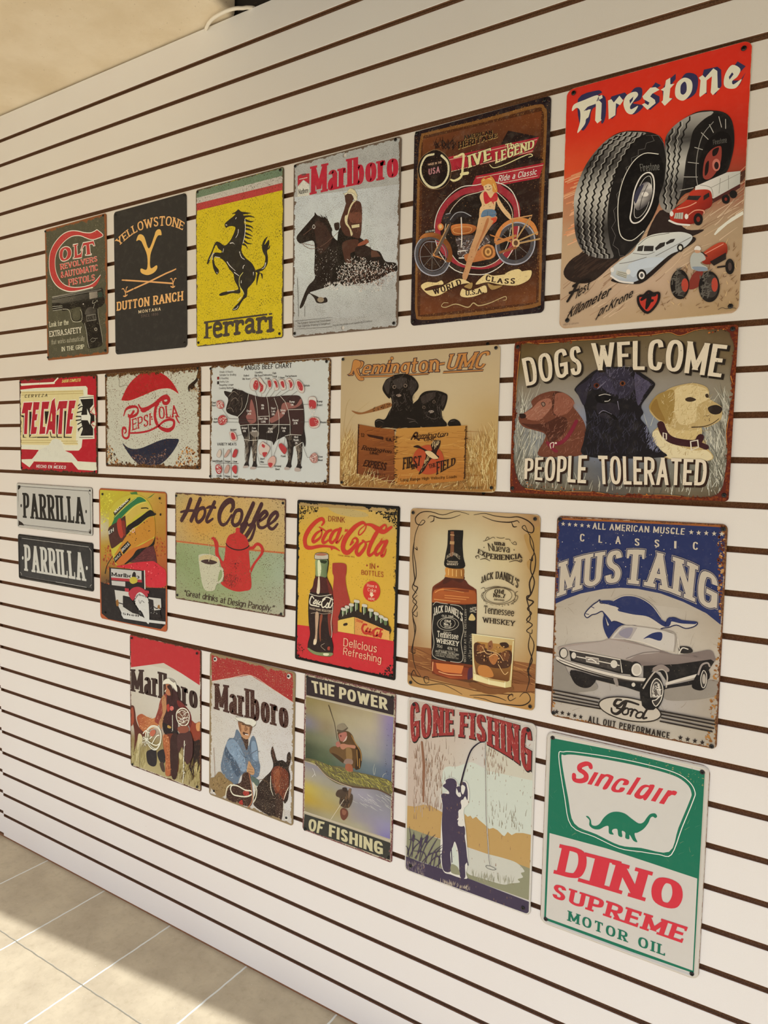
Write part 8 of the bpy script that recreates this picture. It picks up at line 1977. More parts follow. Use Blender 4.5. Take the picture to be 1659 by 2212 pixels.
SIGNS.append(dict(label='blue and cream sign with running horse emblem above an old convertible car', mat='blue_car_print', size=(294.8, 397.6), pos=(368.0, -1377.1), tilt=0.55, radius=9, ref=(220,211,193), base='b0a596', edge='5a3220', wear={'Edge': 0.03, 'EdgeCol': '5a3422', 'Speck': 0.31, 'SpeckScale': 30.0, 'SpeckCol': '8a7a5a', 'Mottle': 0.25, 'Blotch': 0.0, 'BlotchCol': 'a0764a'},
    screws=[(32,1954), (1441,1947), (1435,26), (30,38)],
    screw_r=4,
    art="""
@blue_field
g a89c8c,b4aa9c,b6ac9e,a89a88/b4aa9c,c0b6a8,c0b6a8,b6aa9a/a89c90,a8a098,a8a09a,a49888/b2a89a,bab0a2,b8ae9e,a89c8a|15,1242 1484,1206 1474,0 0,0
p 28315c 0,1988 1474,1988 1457,1112 1342,1198 1155,1277 963,1332 766,1353 615,1347 460,1319 248,1251 118,1186 8,1122
l 9a5a2c 3.6 4,1961 541,1966 1033,1970 1468,1970
d 120 c8bca8 .4:1.2|16,1929 1452,1939 1431,1199 664,1379 49,1246
h 60 8a7a64 40:80 22 .5|8,1105 766,1337 1454,1101 1462,81 17,93
d 160 8a4a24,b88a54,5a2a1c .7:3.2|1398,1966 1477,1970 1454,1101 1423,1399
d 120 8a4a24,5a2a1c .6:2.2|-1,1961 27,1963 27,1243 10,1128
d 120 a8763e,8a5a2c .7:3|1427,691 1454,1101 1474,22 1374,19
d 120 a8763e,8a5a2c .7:3|4,149 19,1129 42,29 611,16 20,-11
@top_lettering
t c4b8a6 wx=.19;wy=.13;space=.16 ALL_AMERICAN_MUSCLE|340,1879 1135,1877|341,1940 1139,1934
t c4b8a6 wx=.2;wy=.13;space=.1 C|226,1756 269,1754|226,1828 270,1827
t c4b8a6 wx=.2;wy=.13;space=.1 L|399,1755 434,1754|400,1825 434,1824
t c4b8a6 wx=.2;wy=.13;space=.1 A|554,1755 600,1754|552,1826 597,1825
t c4b8a6 wx=.2;wy=.13;space=.1 S|723,1751 766,1750|722,1818 764,1817
t c4b8a6 wx=.2;wy=.13;space=.1 S|893,1753 935,1752|892,1819 934,1818
t c4b8a6 wx=.2;wy=.13;space=.1 I|1058,1751 1076,1750|1056,1816 1075,1816
t c4b8a6 wx=.2;wy=.13;space=.1 C|1209,1752 1250,1750|1208,1821 1249,1819
@stars
p c4b8a6 61,1936 67,1920 81,1921 71,1911 76,1894 62,1903 49,1893 53,1909 41,1919 56,1920
p c4b8a6 122,1933 128,1918 142,1919 131,1908 136,1892 123,1901 110,1891 114,1907 103,1917 117,1918
p c4b8a6 181,1932 187,1917 201,1918 191,1907 195,1891 182,1900 169,1890 173,1906 162,1916 176,1917
p c4b8a6 241,1931 247,1916 261,1917 250,1907 255,1890 242,1899 229,1889 233,1906 222,1915 236,1916
p c4b8a6 301,1929 307,1914 321,1915 310,1905 315,1889 302,1898 290,1887 293,1904 282,1913 296,1914
p c4b8a6 1190,1927 1196,1911 1211,1911 1199,1900 1204,1884 1191,1893 1179,1883 1183,1900 1170,1910 1185,1911
p c4b8a6 1248,1926 1254,1910 1269,1910 1258,1899 1263,1882 1250,1892 1237,1882 1241,1899 1229,1908 1243,1909
p c4b8a6 1309,1927 1315,1911 1329,1911 1318,1900 1323,1883 1310,1893 1298,1883 1302,1900 1290,1909 1304,1910
p c4b8a6 1370,1926 1376,1911 1391,1911 1379,1900 1385,1884 1372,1893 1360,1883 1364,1900 1352,1909 1366,1910
p c4b8a6 1429,1926 1435,1911 1449,1911 1438,1900 1443,1883 1430,1893 1418,1883 1422,1900 1410,1909 1424,1910
p 2a221e 60,77 66,60 82,61 70,48 74,32 61,40 46,28 50,47 39,56 53,58
p 2a221e 115,79 121,63 137,64 125,51 129,34 116,42 102,31 106,49 94,58 109,60
p 2a221e 176,78 182,62 198,63 186,50 190,34 177,41 163,30 167,48 155,57 170,59
p 2a221e 236,76 242,60 258,61 246,48 250,31 238,39 224,28 227,46 216,55 230,57
p 2a221e 294,75 300,59 315,60 304,48 307,31 295,39 281,28 285,46 274,55 288,57
p 2a221e 1180,70 1186,54 1202,54 1190,41 1194,24 1182,32 1168,21 1172,40 1160,49 1175,51
p 2a221e 1240,68 1246,52 1261,52 1249,39 1254,22 1241,30 1228,19 1231,38 1220,47 1235,49
p 2a221e 1299,67 1306,51 1320,51 1309,38 1313,21 1301,30 1287,18 1291,37 1280,46 1295,48
p 2a221e 1358,66 1365,50 1379,50 1368,37 1372,20 1360,29 1347,17 1351,36 1339,45 1354,47
@arched_lettering
t b8ac9c wx=.2;wy=.14;serif=.09;grow=.075;space=.15 MUSTANG|45,1206 300,1318 613,1395 961,1374 1200,1303 1421,1228|51,1534 290,1632 602,1700 851,1714 1186,1639 1422,1519
t 26294a wx=.2;wy=.14;serif=.09;grow=.05;space=.15 MUSTANG|45,1206 300,1318 613,1395 961,1374 1200,1303 1421,1228|51,1534 290,1632 602,1700 851,1714 1186,1639 1422,1519
t bdb1a0 wx=.2;wy=.14;serif=.09;space=.15 MUSTANG|45,1206 300,1318 613,1395 961,1374 1200,1303 1421,1228|51,1534 290,1632 602,1700 851,1714 1186,1639 1422,1519
@running_horse_emblem
s 28315c 523,856 472,964 474,1074 528,1180 608,1254 708,1284 819,1268 920,1196 977,1098 991,995 980,903 880,957 681,929 580,881
l bfb4a4 1.4 557,1221 648,1275 769,1278 890,1218 971,1118
o c0b6a8 26294a 2 298,1063 360,1148 412,1193 432,1212 438,1185 486,1185 569,1174 632,1149 694,1125 824,1131 913,1121 973,1087 1017,1061 1044,1112 1086,1128 1162,1107 1268,1111 1256,1074 1183,1043 1107,1063 1042,1033 985,1015 939,966 842,930 779,1007 678,1004 595,1025 554,1019 514,970 491,1033 462,1106 405,1076 363,1060 321,1027
s 28315c 432,1201 526,1218 610,1200 691,1194 673,1154 611,1163 528,1174
l 28315c 6:9:5 612,1141 734,1130 874,1126 1017,1056 1053,1108 1143,1099 1255,1104
l 28315c 3 554,1014 535,973 568,934 538,897 516,916/576,979 557,932 599,917
s 28315c 467,1106 533,1038 577,968 535,973 490,1055
l 26294a 1.4 360,1137 382,1129/309,1064 336,1062
@printed_convertible
s 8a8278 24,598 116,539 198,428 406,421 409,331 35,259 6,439
s 8e857a 1045,475 1250,556 1448,613 1453,491 1284,416 1049,369
s 1f1b1b 185,494 415,467 386,372 311,341 222,375
s 1f1b1b 822,411 1267,590 1372,702 1368,598 1074,480 979,441
s 9e8f86>7a6c66@478,800:590,609 49,694 210,759 456,819 539,859 683,864 983,814 1118,794 1266,838 1383,878 1421,833 1405,769 1132,701 852,648 680,679 482,701 212,691 101,662
s a89c94 78,693 457,813 581,848 984,809 789,740 680,679 375,706
p 1f1c1c 843,647 1131,712 1395,798 1423,782 1373,681 1319,661 1053,529 991,614 923,623 878,508 847,534
s 2b2726 1134,869 1218,882 1247,840 1155,815
l cfc6b8 2 1137,807 1163,863 1209,860
p c2bab0 539,859 638,993 799,1010 976,1003 1097,978 1098,822 983,819 814,862 683,869
p a59c98 570,869 648,983 739,996 779,996 723,881
s 8a8490 619,930 679,977 740,980 703,888 631,899
s 28315c 833,897 909,962 987,978 980,903 882,915
l 9c9288 2.2 539,859 638,990 799,1008 986,1002 1097,976 1096,821
l d0c6b8 1.4 683,869 834,865 993,821/1122,940 1140,849
p 211e1e 162,689 649,673 741,667 736,547 634,539 182,584
p 3f3936 184,681 639,663 641,557 204,599
h 90 5a524c,2a2624 0:3 6 .7|184,681 639,663 641,557 204,599
k cfc5b6 2 168,690 639,672 659,555/225,637 631,616
q 8a8078 cfc5b6 1.4 323,647 441,650 448,601 330,603
l e0d8ca 2 345,623 377,634 421,613
s 2a2624 150,656 143,623 122,600 96,595 74,612 65,642 72,676 93,699 119,703 141,687
s c5bcae 144,655 139,628 122,608 102,605 84,619 77,644 83,672 99,691 120,695 137,681
s 2a2624 236,648 232,624 218,608 200,605 185,617 179,638 184,662 198,678 216,681 230,669
s c9c0b2 231,647 227,627 216,614 202,612 190,621 185,639 189,658 200,672 214,674 226,664
s c9c0b2 615,626 610,603 595,587 576,584 560,595 553,616 558,638 573,655 592,658 608,647
s 1f1c1c 834,613 824,568 795,536 758,529 727,551 714,592 724,637 753,669 790,675 821,654
s d0c7ba 833,609 826,573 804,547 775,542 751,559 741,593 749,630 771,656 799,661 823,643
s bcb2a4 819,607 814,579 799,560 779,557 762,570 755,596 760,623 776,643 796,646 812,632
l 2a2422 9 59,581 161,547 489,502 697,485 878,508
l d0c6b8 7:8:7 53,591 161,556 488,516 697,507 882,519
l 6a625a 2 70,577 381,517 697,491 878,505
p 1f1c1c 274,487 595,466 829,477 822,400 700,420 405,443
s 8a8078 584,481 615,492 633,429 612,415
s c8bfb0 781,459 778,447 770,439 760,437 752,442 748,453 751,465 759,474 769,476 777,470
s 1b1818 822,411 849,491 914,600 983,580 1026,471 1021,364 976,269 908,244 847,275
o 3a3532 cfc6b8 1.6 960,549 1000,520 1019,449 1002,349 965,293 929,335 915,429 927,506
s b5aca0 1003,430 998,371 980,332 956,327 936,358 926,415 931,474 949,513 973,517 994,485
h 26 2a2624,e0d8ca 90:70 8 1.6|938,487 986,496 996,369 943,348
s 5a524c 974,418 972,402 965,390 957,389 950,397 947,413 948,430 955,441 963,443 970,434
l b0a598 2.4 851,438 897,533 952,617 1019,640 1051,582 1045,485
l 8a7c74 8 942,632 999,668 1048,645
l c9bfb2 5 1048,518 1183,585 1320,651
s 1b1818 1256,525 1275,612 1318,692 1364,680 1376,610 1361,535 1317,506
o 3a3532 cfc6b8 1.2 1341,691 1367,660 1368,588 1352,538 1333,550 1323,621
s a89e92 1363,618 1362,591 1355,573 1346,572 1338,587 1334,613 1336,640 1342,657 1351,659 1359,644
l 9a8e86 3 1302,648 1325,735 1370,763 1389,735
l 6a5e58 1 690,691 838,769 984,803/1070,701 1080,687/1258,806 1286,802
@stripes
k 2a231f 3 23,266 465,264/24,232 450,227/25,197 457,197/26,165 479,171/1005,256 1455,257/1016,228 1452,227/1018,196 1444,191/1009,162 1432,159
@oval_emblem
o bdb2a2 2a231f 2.2 1012,218 953,155 813,116 643,114 507,154 461,219 526,284 672,322 841,321 970,281
p 1b1818 834,348 1020,385 989,304 947,254 888,242 847,275
o 3a3532 cfc6b8 1.6 1011,404 1002,349 965,293 934,336 963,352
l 2a231f 4:6:3.6 663,292 622,284 603,236 645,233 705,290 817,279
l 2a231f 5.4:6:4.6:3 705,279 677,207 627,152 585,160 578,198
l 2a231f 3.4 625,207 677,207 707,219
o - 2a231f 3.2 707,224 728,217 724,173 689,160 678,185
l 2a231f 3.6 733,218 768,220 750,156/754,190 783,224 809,213
o - 2a231f 3.2 839,213 860,201 841,159 801,156 805,190
l 2a231f 3.6 893,252 870,203 861,158 891,170
@bottom_lettering
t 2a221e wx=.22;wy=.14;space=.18 ALL_OUT_PERFORMANCE|366,15 1092,18|369,80 1095,75
"""))
SIGNS.append(dict(label='red and white sign of a standing cowboy with coiled rope, leftmost of lowest row', mat='red_white_cowboy_print', size=(290.8, 399.3), pos=(-882.2, -1804.0), tilt=0.03, radius=7, ref=(222,203,184), base='b9a898', edge='3a241c', wear={'Edge': 0.035, 'EdgeCol': '4a2a22', 'Speck': 0.25, 'SpeckScale': 30.0, 'SpeckCol': '5a2a22', 'Mottle': 0.2},
    screws=[(55,1949), (1384,1942), (1389,58), (51,35)],
    gain=1.06,
    art="""
@red_chevron
g bdaea0,c0b2a4,bcaea0/b8a898,bcaea0,b8aa9c/b0a090,b8a898,b4a494|5,1593 1454,1630 1451,810 3,586
p b42c30 0,1997 1454,1997 1427,1502 1076,1604 716,1689 356,1591 20,1501
@headline
t 3a2622 wx=.245;wy=.1;serif=.07;space=.055 Marlboro|22,1145 663,1161 1394,1157|24,1474 664,1547 1386,1495
@printed_horses
g b0a090,b09888,a8988a/8a7048,8e7850,9a8058/a89468,a08a5c,a8925e/b09c70,a8946a,a08a60|3,609 1452,872 1454,24 0,22
s a04c30>c07848@195,796:510,701 147,775 243,845 354,831 479,825 572,867 633,793 541,708 401,632 306,555 227,592 179,670
h 60 c88858,8a3e24,d8a070 20:40 12 1|179,759 323,824 602,830 354,599 211,600
s 5a2a20 9,902 83,928 115,835 131,727 195,630 322,559 258,489 145,418 96,226 63,196 97,440 65,645 8,700
s 9a4630 17,859 66,891 82,716 49,630 13,634
s c8b48a 178,526 258,511 242,351 161,175 112,50 145,328
s 8a3a28 1248,971 1346,951 1443,983 1452,728 1333,679 1249,763
s c88a58 1360,944 1443,983 1444,880 1375,854
s 2b1c1a 1149,740 1249,804 1319,696 1444,726 1445,447 1391,277 1321,185 1279,122 1250,240 1193,330 1107,413
h 80 4a3028,1a1212,6a4030 75:30 12 1|1164,722 1444,715 1432,454 1250,261 1164,365
s b8a070 1334,366 1390,402 1377,253 1321,206
s c0aa7c 1027,457 1092,420 1064,360 1020,392
h 120 b09a64,8a7440,d0bc88 80:20 22 1.1|6,249 353,334 352,24 13,25
h 120 b09a64,8a7440,5a3a24 80:20 22 1.1|962,270 1446,395 1447,43 962,46
@printed_cowboy
s 2a2426 369,316 540,380 571,278 555,154 478,112 384,132 353,223
s 2a2426 586,348 723,425 754,281 693,201 617,246
s 4a3830 632,196 708,226 738,104 678,99
s 3c1f20 724,1210 873,1335 990,1336 1019,1237 1091,1209 1148,1148 1077,1102 1005,1002 990,724 754,669 693,796 724,1007
s 8a3a30 648,1131 724,1232 784,1233 754,1013 663,789 572,780 533,815 602,981
s 702a26 990,1200 1091,1188 1234,1093 1276,977 1234,864 1149,1075 1019,1121
s b07a52 679,1169 754,1216 776,1028 709,875 678,717 617,790 694,957
s a8382e 781,1083 828,1114 843,1032 799,1001
s 231a1c 693,796 754,820 990,756 990,703 754,648
h 70 a85c48,4a1c1a,c8866a 70:30 8 .8|648,1131 769,1219 693,796 556,787
h 60 5a3032,241416 75:40 9 .8|813,1196 990,1231 1019,752 754,691
h 60 8a4440,4a1c20 60:40 8 .8|1019,1174 1234,1082 1262,891 1149,1075
s b08848 806,805 873,793 858,768 799,766
s 6a3222 739,644 990,703 1020,498 1006,175 873,75 753,65 769,274 708,475
s a85c38 708,637 813,640 858,458 858,136 814,59 753,76 754,324 708,508
s 3a2220 858,619 1020,688 991,118 873,86
h 70 c87a4a,6a3420,e0a070 70:60 9 1.2|708,637 843,637 843,132 769,112 754,432
s b06a4a 754,1376 813,1409 887,1348 873,1261 813,1239 769,1262 746,1311
s 3a201c 813,1388 887,1380 902,1267 873,1229 850,1310 799,1353
s 3a201c 751,1365 769,1379 772,1295 754,1280
s d0c2b0 701,1409 754,1462 843,1494 946,1476 990,1399 997,1327 946,1349 873,1399 799,1406 724,1382
l 6a5c50 1 701,1407 754,1460 843,1491 946,1473 990,1397/731,1385 813,1405 887,1397 961,1347 993,1329
s 8a7c70 843,1488 946,1470 931,1446 872,1462
s d8cbb8 776,1317 754,1275 746,1290
s c8504a 926,1076 918,1054 899,1038 876,1033 856,1041 849,1060 856,1081 876,1097 899,1102 918,1094
d 20 d8c4b0 .5:1|858,1088 932,1093 917,1037 858,1035
k d8ccb8 2 902,970 905,747
d 8 e0d4c0 .7:1|888,967 914,972 910,737 888,732
@printed_ropes_and_saddle
s 6a4234 975,1038 1048,1106 1148,1127 1220,1090 1234,989 1206,878 1106,845 1019,879
o - d8ccb8 3 990,1031 1077,1107 1177,1112 1234,1051 1220,944 1149,876 1048,875 990,936
l d8ccb8 1.8 1005,1023 1091,1084 1177,1070/1012,972 1091,958 1206,1014/1048,1033 1106,1003 1163,1057/1019,921 1106,919 1206,972/1048,885 1135,915
h 60 e0d4c0,8a5a44 30:60 8 1.2|1005,1066 1205,1108 1206,910 1019,889
s 8a4a38 1005,812 1149,876 1234,853 1178,767 1063,741
s 4a2c2a 1005,706 1163,774 1249,815 1305,693 1292,460 1193,330 1136,421 1092,558 1020,455
k d8ccb8 3:2 1142,654 1128,419 1122,206/1129,208 1108,43
h 30 d8ccb8,3a2420 60:60 6 1.6|1114,626 1164,638 1144,106 1100,94
o - d8ccb8 3.4 354,599 463,712 602,732 671,650 648,493 556,384 447,390 369,471
o - cbbfa8 2.6 401,632 510,711 633,696 663,573 586,413 478,409 400,478
l d8ccb8 3 290,563 354,621 401,566 353,467 274,426/306,511 432,463 571,453 663,519/478,453 571,584 633,620/401,610 494,588 432,518
s b8624a 463,646 541,675 556,635 494,566 432,584
h 50 d8ccb8,8a7a64 30:70 8 1.4|258,466 401,544 369,382 258,355
k 4a382c 1.2 218,390 212,9
"""))
SIGNS.append(dict(label='red and white sign of a cowboy in denim smoking beside a brown horse', mat='red_white_smoker_print', size=(290.5, 397.6), pos=(-560.4, -1803.9), tilt=-0.30, radius=9, ref=(224,208,190), base='b5aaa2', edge='7a6a58', wear={'Edge': 0.07, 'EdgeCol': '8a7458', 'Speck': 0.4, 'SpeckScale': 44.0, 'SpeckCol': '9a8068', 'Mottle': 0.3, 'BlotchCol': 'a08058'},
    screws=[(101,1911), (1347,1917), (1350,84), (101,81)],
    gain=1.08,
    screw_r=3.2,
    rim=(.3, 4, 1.2, '8a7c6a'),
    art="""
@red_chevron
g b4a89e,b9aea6,b4a9a4/b9aea4,bdb4ae,bab0ac/b4aaa0,beb6b0,bcb3ae|26,1598 1442,1660 1447,191 27,104
p a12c2c 22,1965 733,1971 1435,1969 1430,1595 1064,1710 722,1808 367,1702 41,1595
l c8a894 1.4 41,1595 367,1701 722,1807 1064,1709 1430,1594
d 260 c8844a,d8b898,7a1c20 .4:1.1|37,1951 1429,1968 1430,1616 722,1817 56,1615
s c9bfb4 134,1913 128,1894 111,1880 91,1876 74,1885 68,1902 74,1922 90,1936 111,1939 127,1931
s c9bfb4 1382,1920 1376,1900 1360,1885 1341,1881 1324,1890 1318,1908 1324,1929 1339,1944 1359,1947 1375,1938
s c9bfb4 134,86 128,64 111,47 91,41 74,49 67,67 73,89 90,107 111,113 128,105
s c9bfb4 1381,91 1375,69 1360,51 1341,45 1325,53 1319,71 1324,93 1340,110 1359,116 1375,109
@headline
t 42241f wx=.245;wy=.1;serif=.07;space=.055 Marlboro|98,1221 759,1226 1361,1241|94,1577 753,1622 1347,1599
@printed_horse
s 2c1e1a 817,219 871,367 978,506 1084,622 1122,719 1080,848 1089,925 1111,952 1146,875 1188,789 1266,815 1331,806 1342,904 1380,950 1407,899 1396,812 1372,732 1399,644 1389,493 1367,327 1316,258 1276,289 1268,28 1068,20 820,76 805,149
s 6a3020 1097,626 1163,708 1241,729 1347,693 1374,616 1364,464 1302,297 1224,273 1156,372 1100,497
s 8e4a2e 1125,612 1216,690 1245,559 1222,391 1168,430
s 1f1614 1122,719 1214,796 1292,806 1358,760 1294,711 1215,722 1149,704
s 4a2c24 1099,917 1119,922 1147,811 1121,794
s 3a2620 1183,348 1289,293 1268,39 1175,42
d 90 c8b4a0,6a4a3c .4:1.3|845,249 1383,809 1367,316 1255,46 875,82
h 120 8a4a2e,3a201a,a86040 85:25 9 .8|1111,608 1241,729 1347,672 1351,461 1302,307 1224,284
h 80 3e2c26,1a1210 60:40 10 .8|871,345 1085,579 1088,407 1251,239 1228,70 875,93
l d8ccb8 1.4:2:1 1085,558 1088,407 1130,311/1377,489 1339,414 1302,307/1303,265 1301,60
l 6a4a30 1.2 869,432 951,477 1033,456
@printed_cowboy
s 5f6e80 493,1033 565,983 609,916 695,849 749,983 804,1007 862,869 878,720 907,640 882,502 813,461 729,482 672,489 574,417 518,289 445,280 312,334 221,423 249,602 306,775 364,879 451,912
s 7f90a4 320,812 437,886 553,814 641,680 672,533 587,488 499,599 411,666 336,715
s 7f90a4 750,907 819,945 863,803 865,694 781,717
s 445264 306,752 381,681 528,550 573,451 502,397 383,546 293,636
h 180 9aa8b8,3e4a5c,7a8a9e 60:50 9 1|263,628 378,872 552,925 670,621 861,912 895,549 672,511 460,295 266,401
l 3a4658 1.4 609,916 696,816 725,713/750,918 725,768/862,847 753,764 754,698/554,758 627,699 683,702
s 3a2420 580,954 693,959 695,849 668,798 624,887
s b98660 534,1143 690,1178 767,1141 748,1071 728,1000 680,944 594,957 550,1035
s 8a5a3c 520,1139 563,1149 579,1031 550,1035
s 8a5a3c 648,1124 691,1090 664,1051 635,1055
s 4a2c20 607,1027 664,1029 707,1017 664,1001 615,995
h 40 a06a48,c89870 80:40 5 .7|549,1124 747,1136 721,998 594,968
l 3a2018 2 585,1126 634,1127/677,1125 733,1133
l e8e0d0 2 650,1004 700,1010
s 6a4430 726,1120 768,1130 748,1060 728,1011
s c9c0b2 461,1193 519,1200 661,1226 759,1237 829,1220 822,1175 782,1133 732,1149 662,1139 591,1156 520,1156 476,1152
l 5a4e44 1.2 464,1183 520,1157 591,1158 662,1141 732,1148 781,1135 827,1176
l 8a7e72 1 476,1194 533,1220 661,1231 766,1239 831,1221
s 6a4a34 527,1152 591,1158 662,1139 746,1147 740,1123 663,1122 592,1136 534,1137
s b98a62 686,548 712,655 740,651 769,614 812,571 806,503 743,486 686,504
l 7a5038 1.2 700,552 784,563/707,520 798,528/727,614 755,589
s 54625a 757,468 869,454 897,429 871,367 787,387
@printed_saddle_and_rope
s 8a6e48 25,232 102,276 176,365 237,370 312,322 445,280 387,207 344,115 211,19 89,76 26,128
h 80 a88a5c,5a4428 60:60 9 1.2|25,232 237,370 431,276 330,99 104,92
s 3a221c 575,328 616,462 729,504 758,402 789,233 764,70 651,36 463,25 330,42 387,230
h 70 5a3428,1f1412 60:60 8 .8|589,332 759,379 763,92 622,50 388,162
s a02c28 620,206 690,271 733,217 663,174
s a02c28 550,51 607,102 622,39 565,22
o - d0c4ae 3.6 402,189 431,253 533,271 662,252 761,269 775,229 677,167 534,136 447,134
l c8bca4 3 315,72 343,195 416,261/801,391 858,319 846,205 805,127/815,351 831,267 790,167
l a86a4a 3 722,502 759,368 784,154 708,20
k 8a5a3a 1.2 89,681 117,292
"""))
SIGNS.append(dict(label='painted sign of a crouching angler between dark bands reading THE POWER OF FISHING', mat='painted_fishing_print', size=(257.3, 399.9), pos=(-257.4, -1802.8), tilt=-0.10, radius=7, ref=(226,213,194), base='b5a68c', edge='5a2a2a', wear={'Edge': 0.04, 'EdgeCol': '6a3234', 'Speck': 0.25, 'SpeckScale': 36.0, 'SpeckCol': '4a3a2a', 'Mottle': 0.2, 'BlotchCol': 'b8a494'},
    screws=[(44,1959), (1242,1951), (1245,57), (44,21)],
    art="""
@dark_bands
d 160 6a3036,4a2026,c8b8a0 .5:2.2|0,1999 1286,1999 1284,1968 19,1969
d 160 6a3036,4a2026,c8b8a0 .5:2.2|0,1983 26,1964 28,10 7,15
d 160 6a3036,4a2026,c8b8a0 .5:2.2|1287,1979 1267,1965 1261,31 1286,19
p 33282a 26,1964 691,1968 1267,1954 1260,1744 670,1742 30,1728
p 383630 31,213 678,232 1262,237 1261,31 657,27 14,6
d 120 5a2a2e,b8a494 .5:2|14,6 1261,31 1268,2 14,-23
@lettering
t cbbd9c wx=.23;wy=.18;space=.1 THE|132,1779 445,1789|102,1924 446,1932
t cbbd9c wx=.23;wy=.18;space=.1 POWER|514,1783 1178,1786|513,1928 1169,1924
t c4b890 wx=.23;wy=.18;space=.1 OF|97,21 295,35|97,176 339,202
t c4b890 wx=.23;wy=.18;space=.1 FISHING|402,44 1167,56|406,195 1163,209
@painted_landscape
g 8a7a4c,94825a,a08e70,a89878,8a78a0/8a7c5a,9c8c68,a89a7c,b0a288,80749a/7c7680,8c7c60,a89c84,a89c8c,7c7890/6a6a50,7a7a60,8a8878,989488,747488/444a38,5a6048,6a7060,6a7478,5a6278/3a4230,4a5840,4a5a54,4a5c68,4e5a70|26,1704 1259,1725 1252,891 32,919
g 8a8288,8a8488,8c868a,7e7a7e/a09684,98907e,98909a,827e82/b8a048,a4966a,8a8488,8e8892/b09238,a89258,92888a,8c84a0/8e8060,a09474,a49a80,7a70a0|25,884 1254,818 1255,282 30,253
k cdbfa6 1.4 26,1715 1261,1726/30,242 1261,263
h 40 d8d0c4 -18:4 20 .5|719,683 1248,816 1247,606 721,553
s 6a6040 24,929 189,949 391,934 585,964 738,950 960,967 1256,965 1257,819 1083,821 841,773 667,745 487,738 327,794 190,893 25,895
h 320 a89c48,8a8238,c0b45c,4a4420 -25:35 12 1|31,937 391,940 738,956 1256,965 1257,850 841,816 524,793 258,877
l 5a4434 3:4:3 190,904 327,805 499,764 717,759 915,794 1083,821 1254,797
l c8b49a 1.4 218,877 354,790 538,753 717,748
l c8c4ae .9:.4 1020,984 1012,1046 1029,1114/1139,985 1150,1019 1184,1045/1032,987 1041,1075
l cfc8c0 1.2 144,829 179,776 139,720/179,776 193,746
d 30 2a2420 .4:1.1|1182,1635 1205,1641 1210,962 1159,1106
@painted_angler
k 4a3a2c 1.6 365,1673 458,1472 501,1273
l 4a3a2c 1 365,1673 382,1654 452,1482
s 5a4026 512,1374 639,1415 716,1379 755,1291 818,1252 851,1175 847,1066 824,1000 762,989 711,1008 710,1095 682,1197 631,1217 554,1241 520,1299
s 3a2818 756,1269 818,1252 852,1153 842,1043 812,997 762,989 783,1157
l a87a3e 2 703,1376 755,1302 832,1213 846,1109/782,1222 799,1031/821,1124 824,1017
s 6a4e30 393,1135 451,1183 555,1203 631,1217 707,1225 721,1141 711,1041 623,1018 558,1045 453,1073 401,1093
s 4a3420 414,1096 518,1089 609,1047 597,1011 493,1050
s 8a6a42 631,1206 707,1203 717,1053 648,1035
s 8e7466 597,1022 634,1075 722,1087 724,1033 635,1010 610,1014
s 9a5a40 635,1010 711,1025 732,949 663,930 624,952
s a86a5c 526,1355 627,1401 635,1338 604,1287 553,1274 526,1312
s c8b0a0 604,1297 641,1361 629,1304 579,1264
s 5a2c28 539,1342 564,1343 552,1323
s a86a5c 483,1235 527,1263 554,1220 516,1188 490,1198
s b0785e 548,1229 592,1251 656,1255 756,1269 751,1230 656,1223 594,1180 555,1187
s 8a7c66 494,1425 510,1462 587,1496 632,1468 645,1449 576,1389 512,1380
s 5a4c3e 499,1404 576,1411 641,1459 645,1444 576,1384 510,1376
@painted_reflection
s 4c3c30 496,608 527,661 604,694 643,683 718,727 706,680 738,656 733,579 685,487 596,471 550,502 555,569 509,578
s 3a2c24 591,707 648,723 655,676 604,672
s 7a5e4a 680,716 718,721 695,622 676,616
h 30 7a5c40,2a2018 80:60 9 1.6|555,558 732,644 685,487 596,471
s 6a3e30 565,417 609,464 667,449 674,385 625,315 579,333
s 8a5a46 597,438 654,434 636,384 598,383
k d8ccb4 1 617,571 431,264
"""))
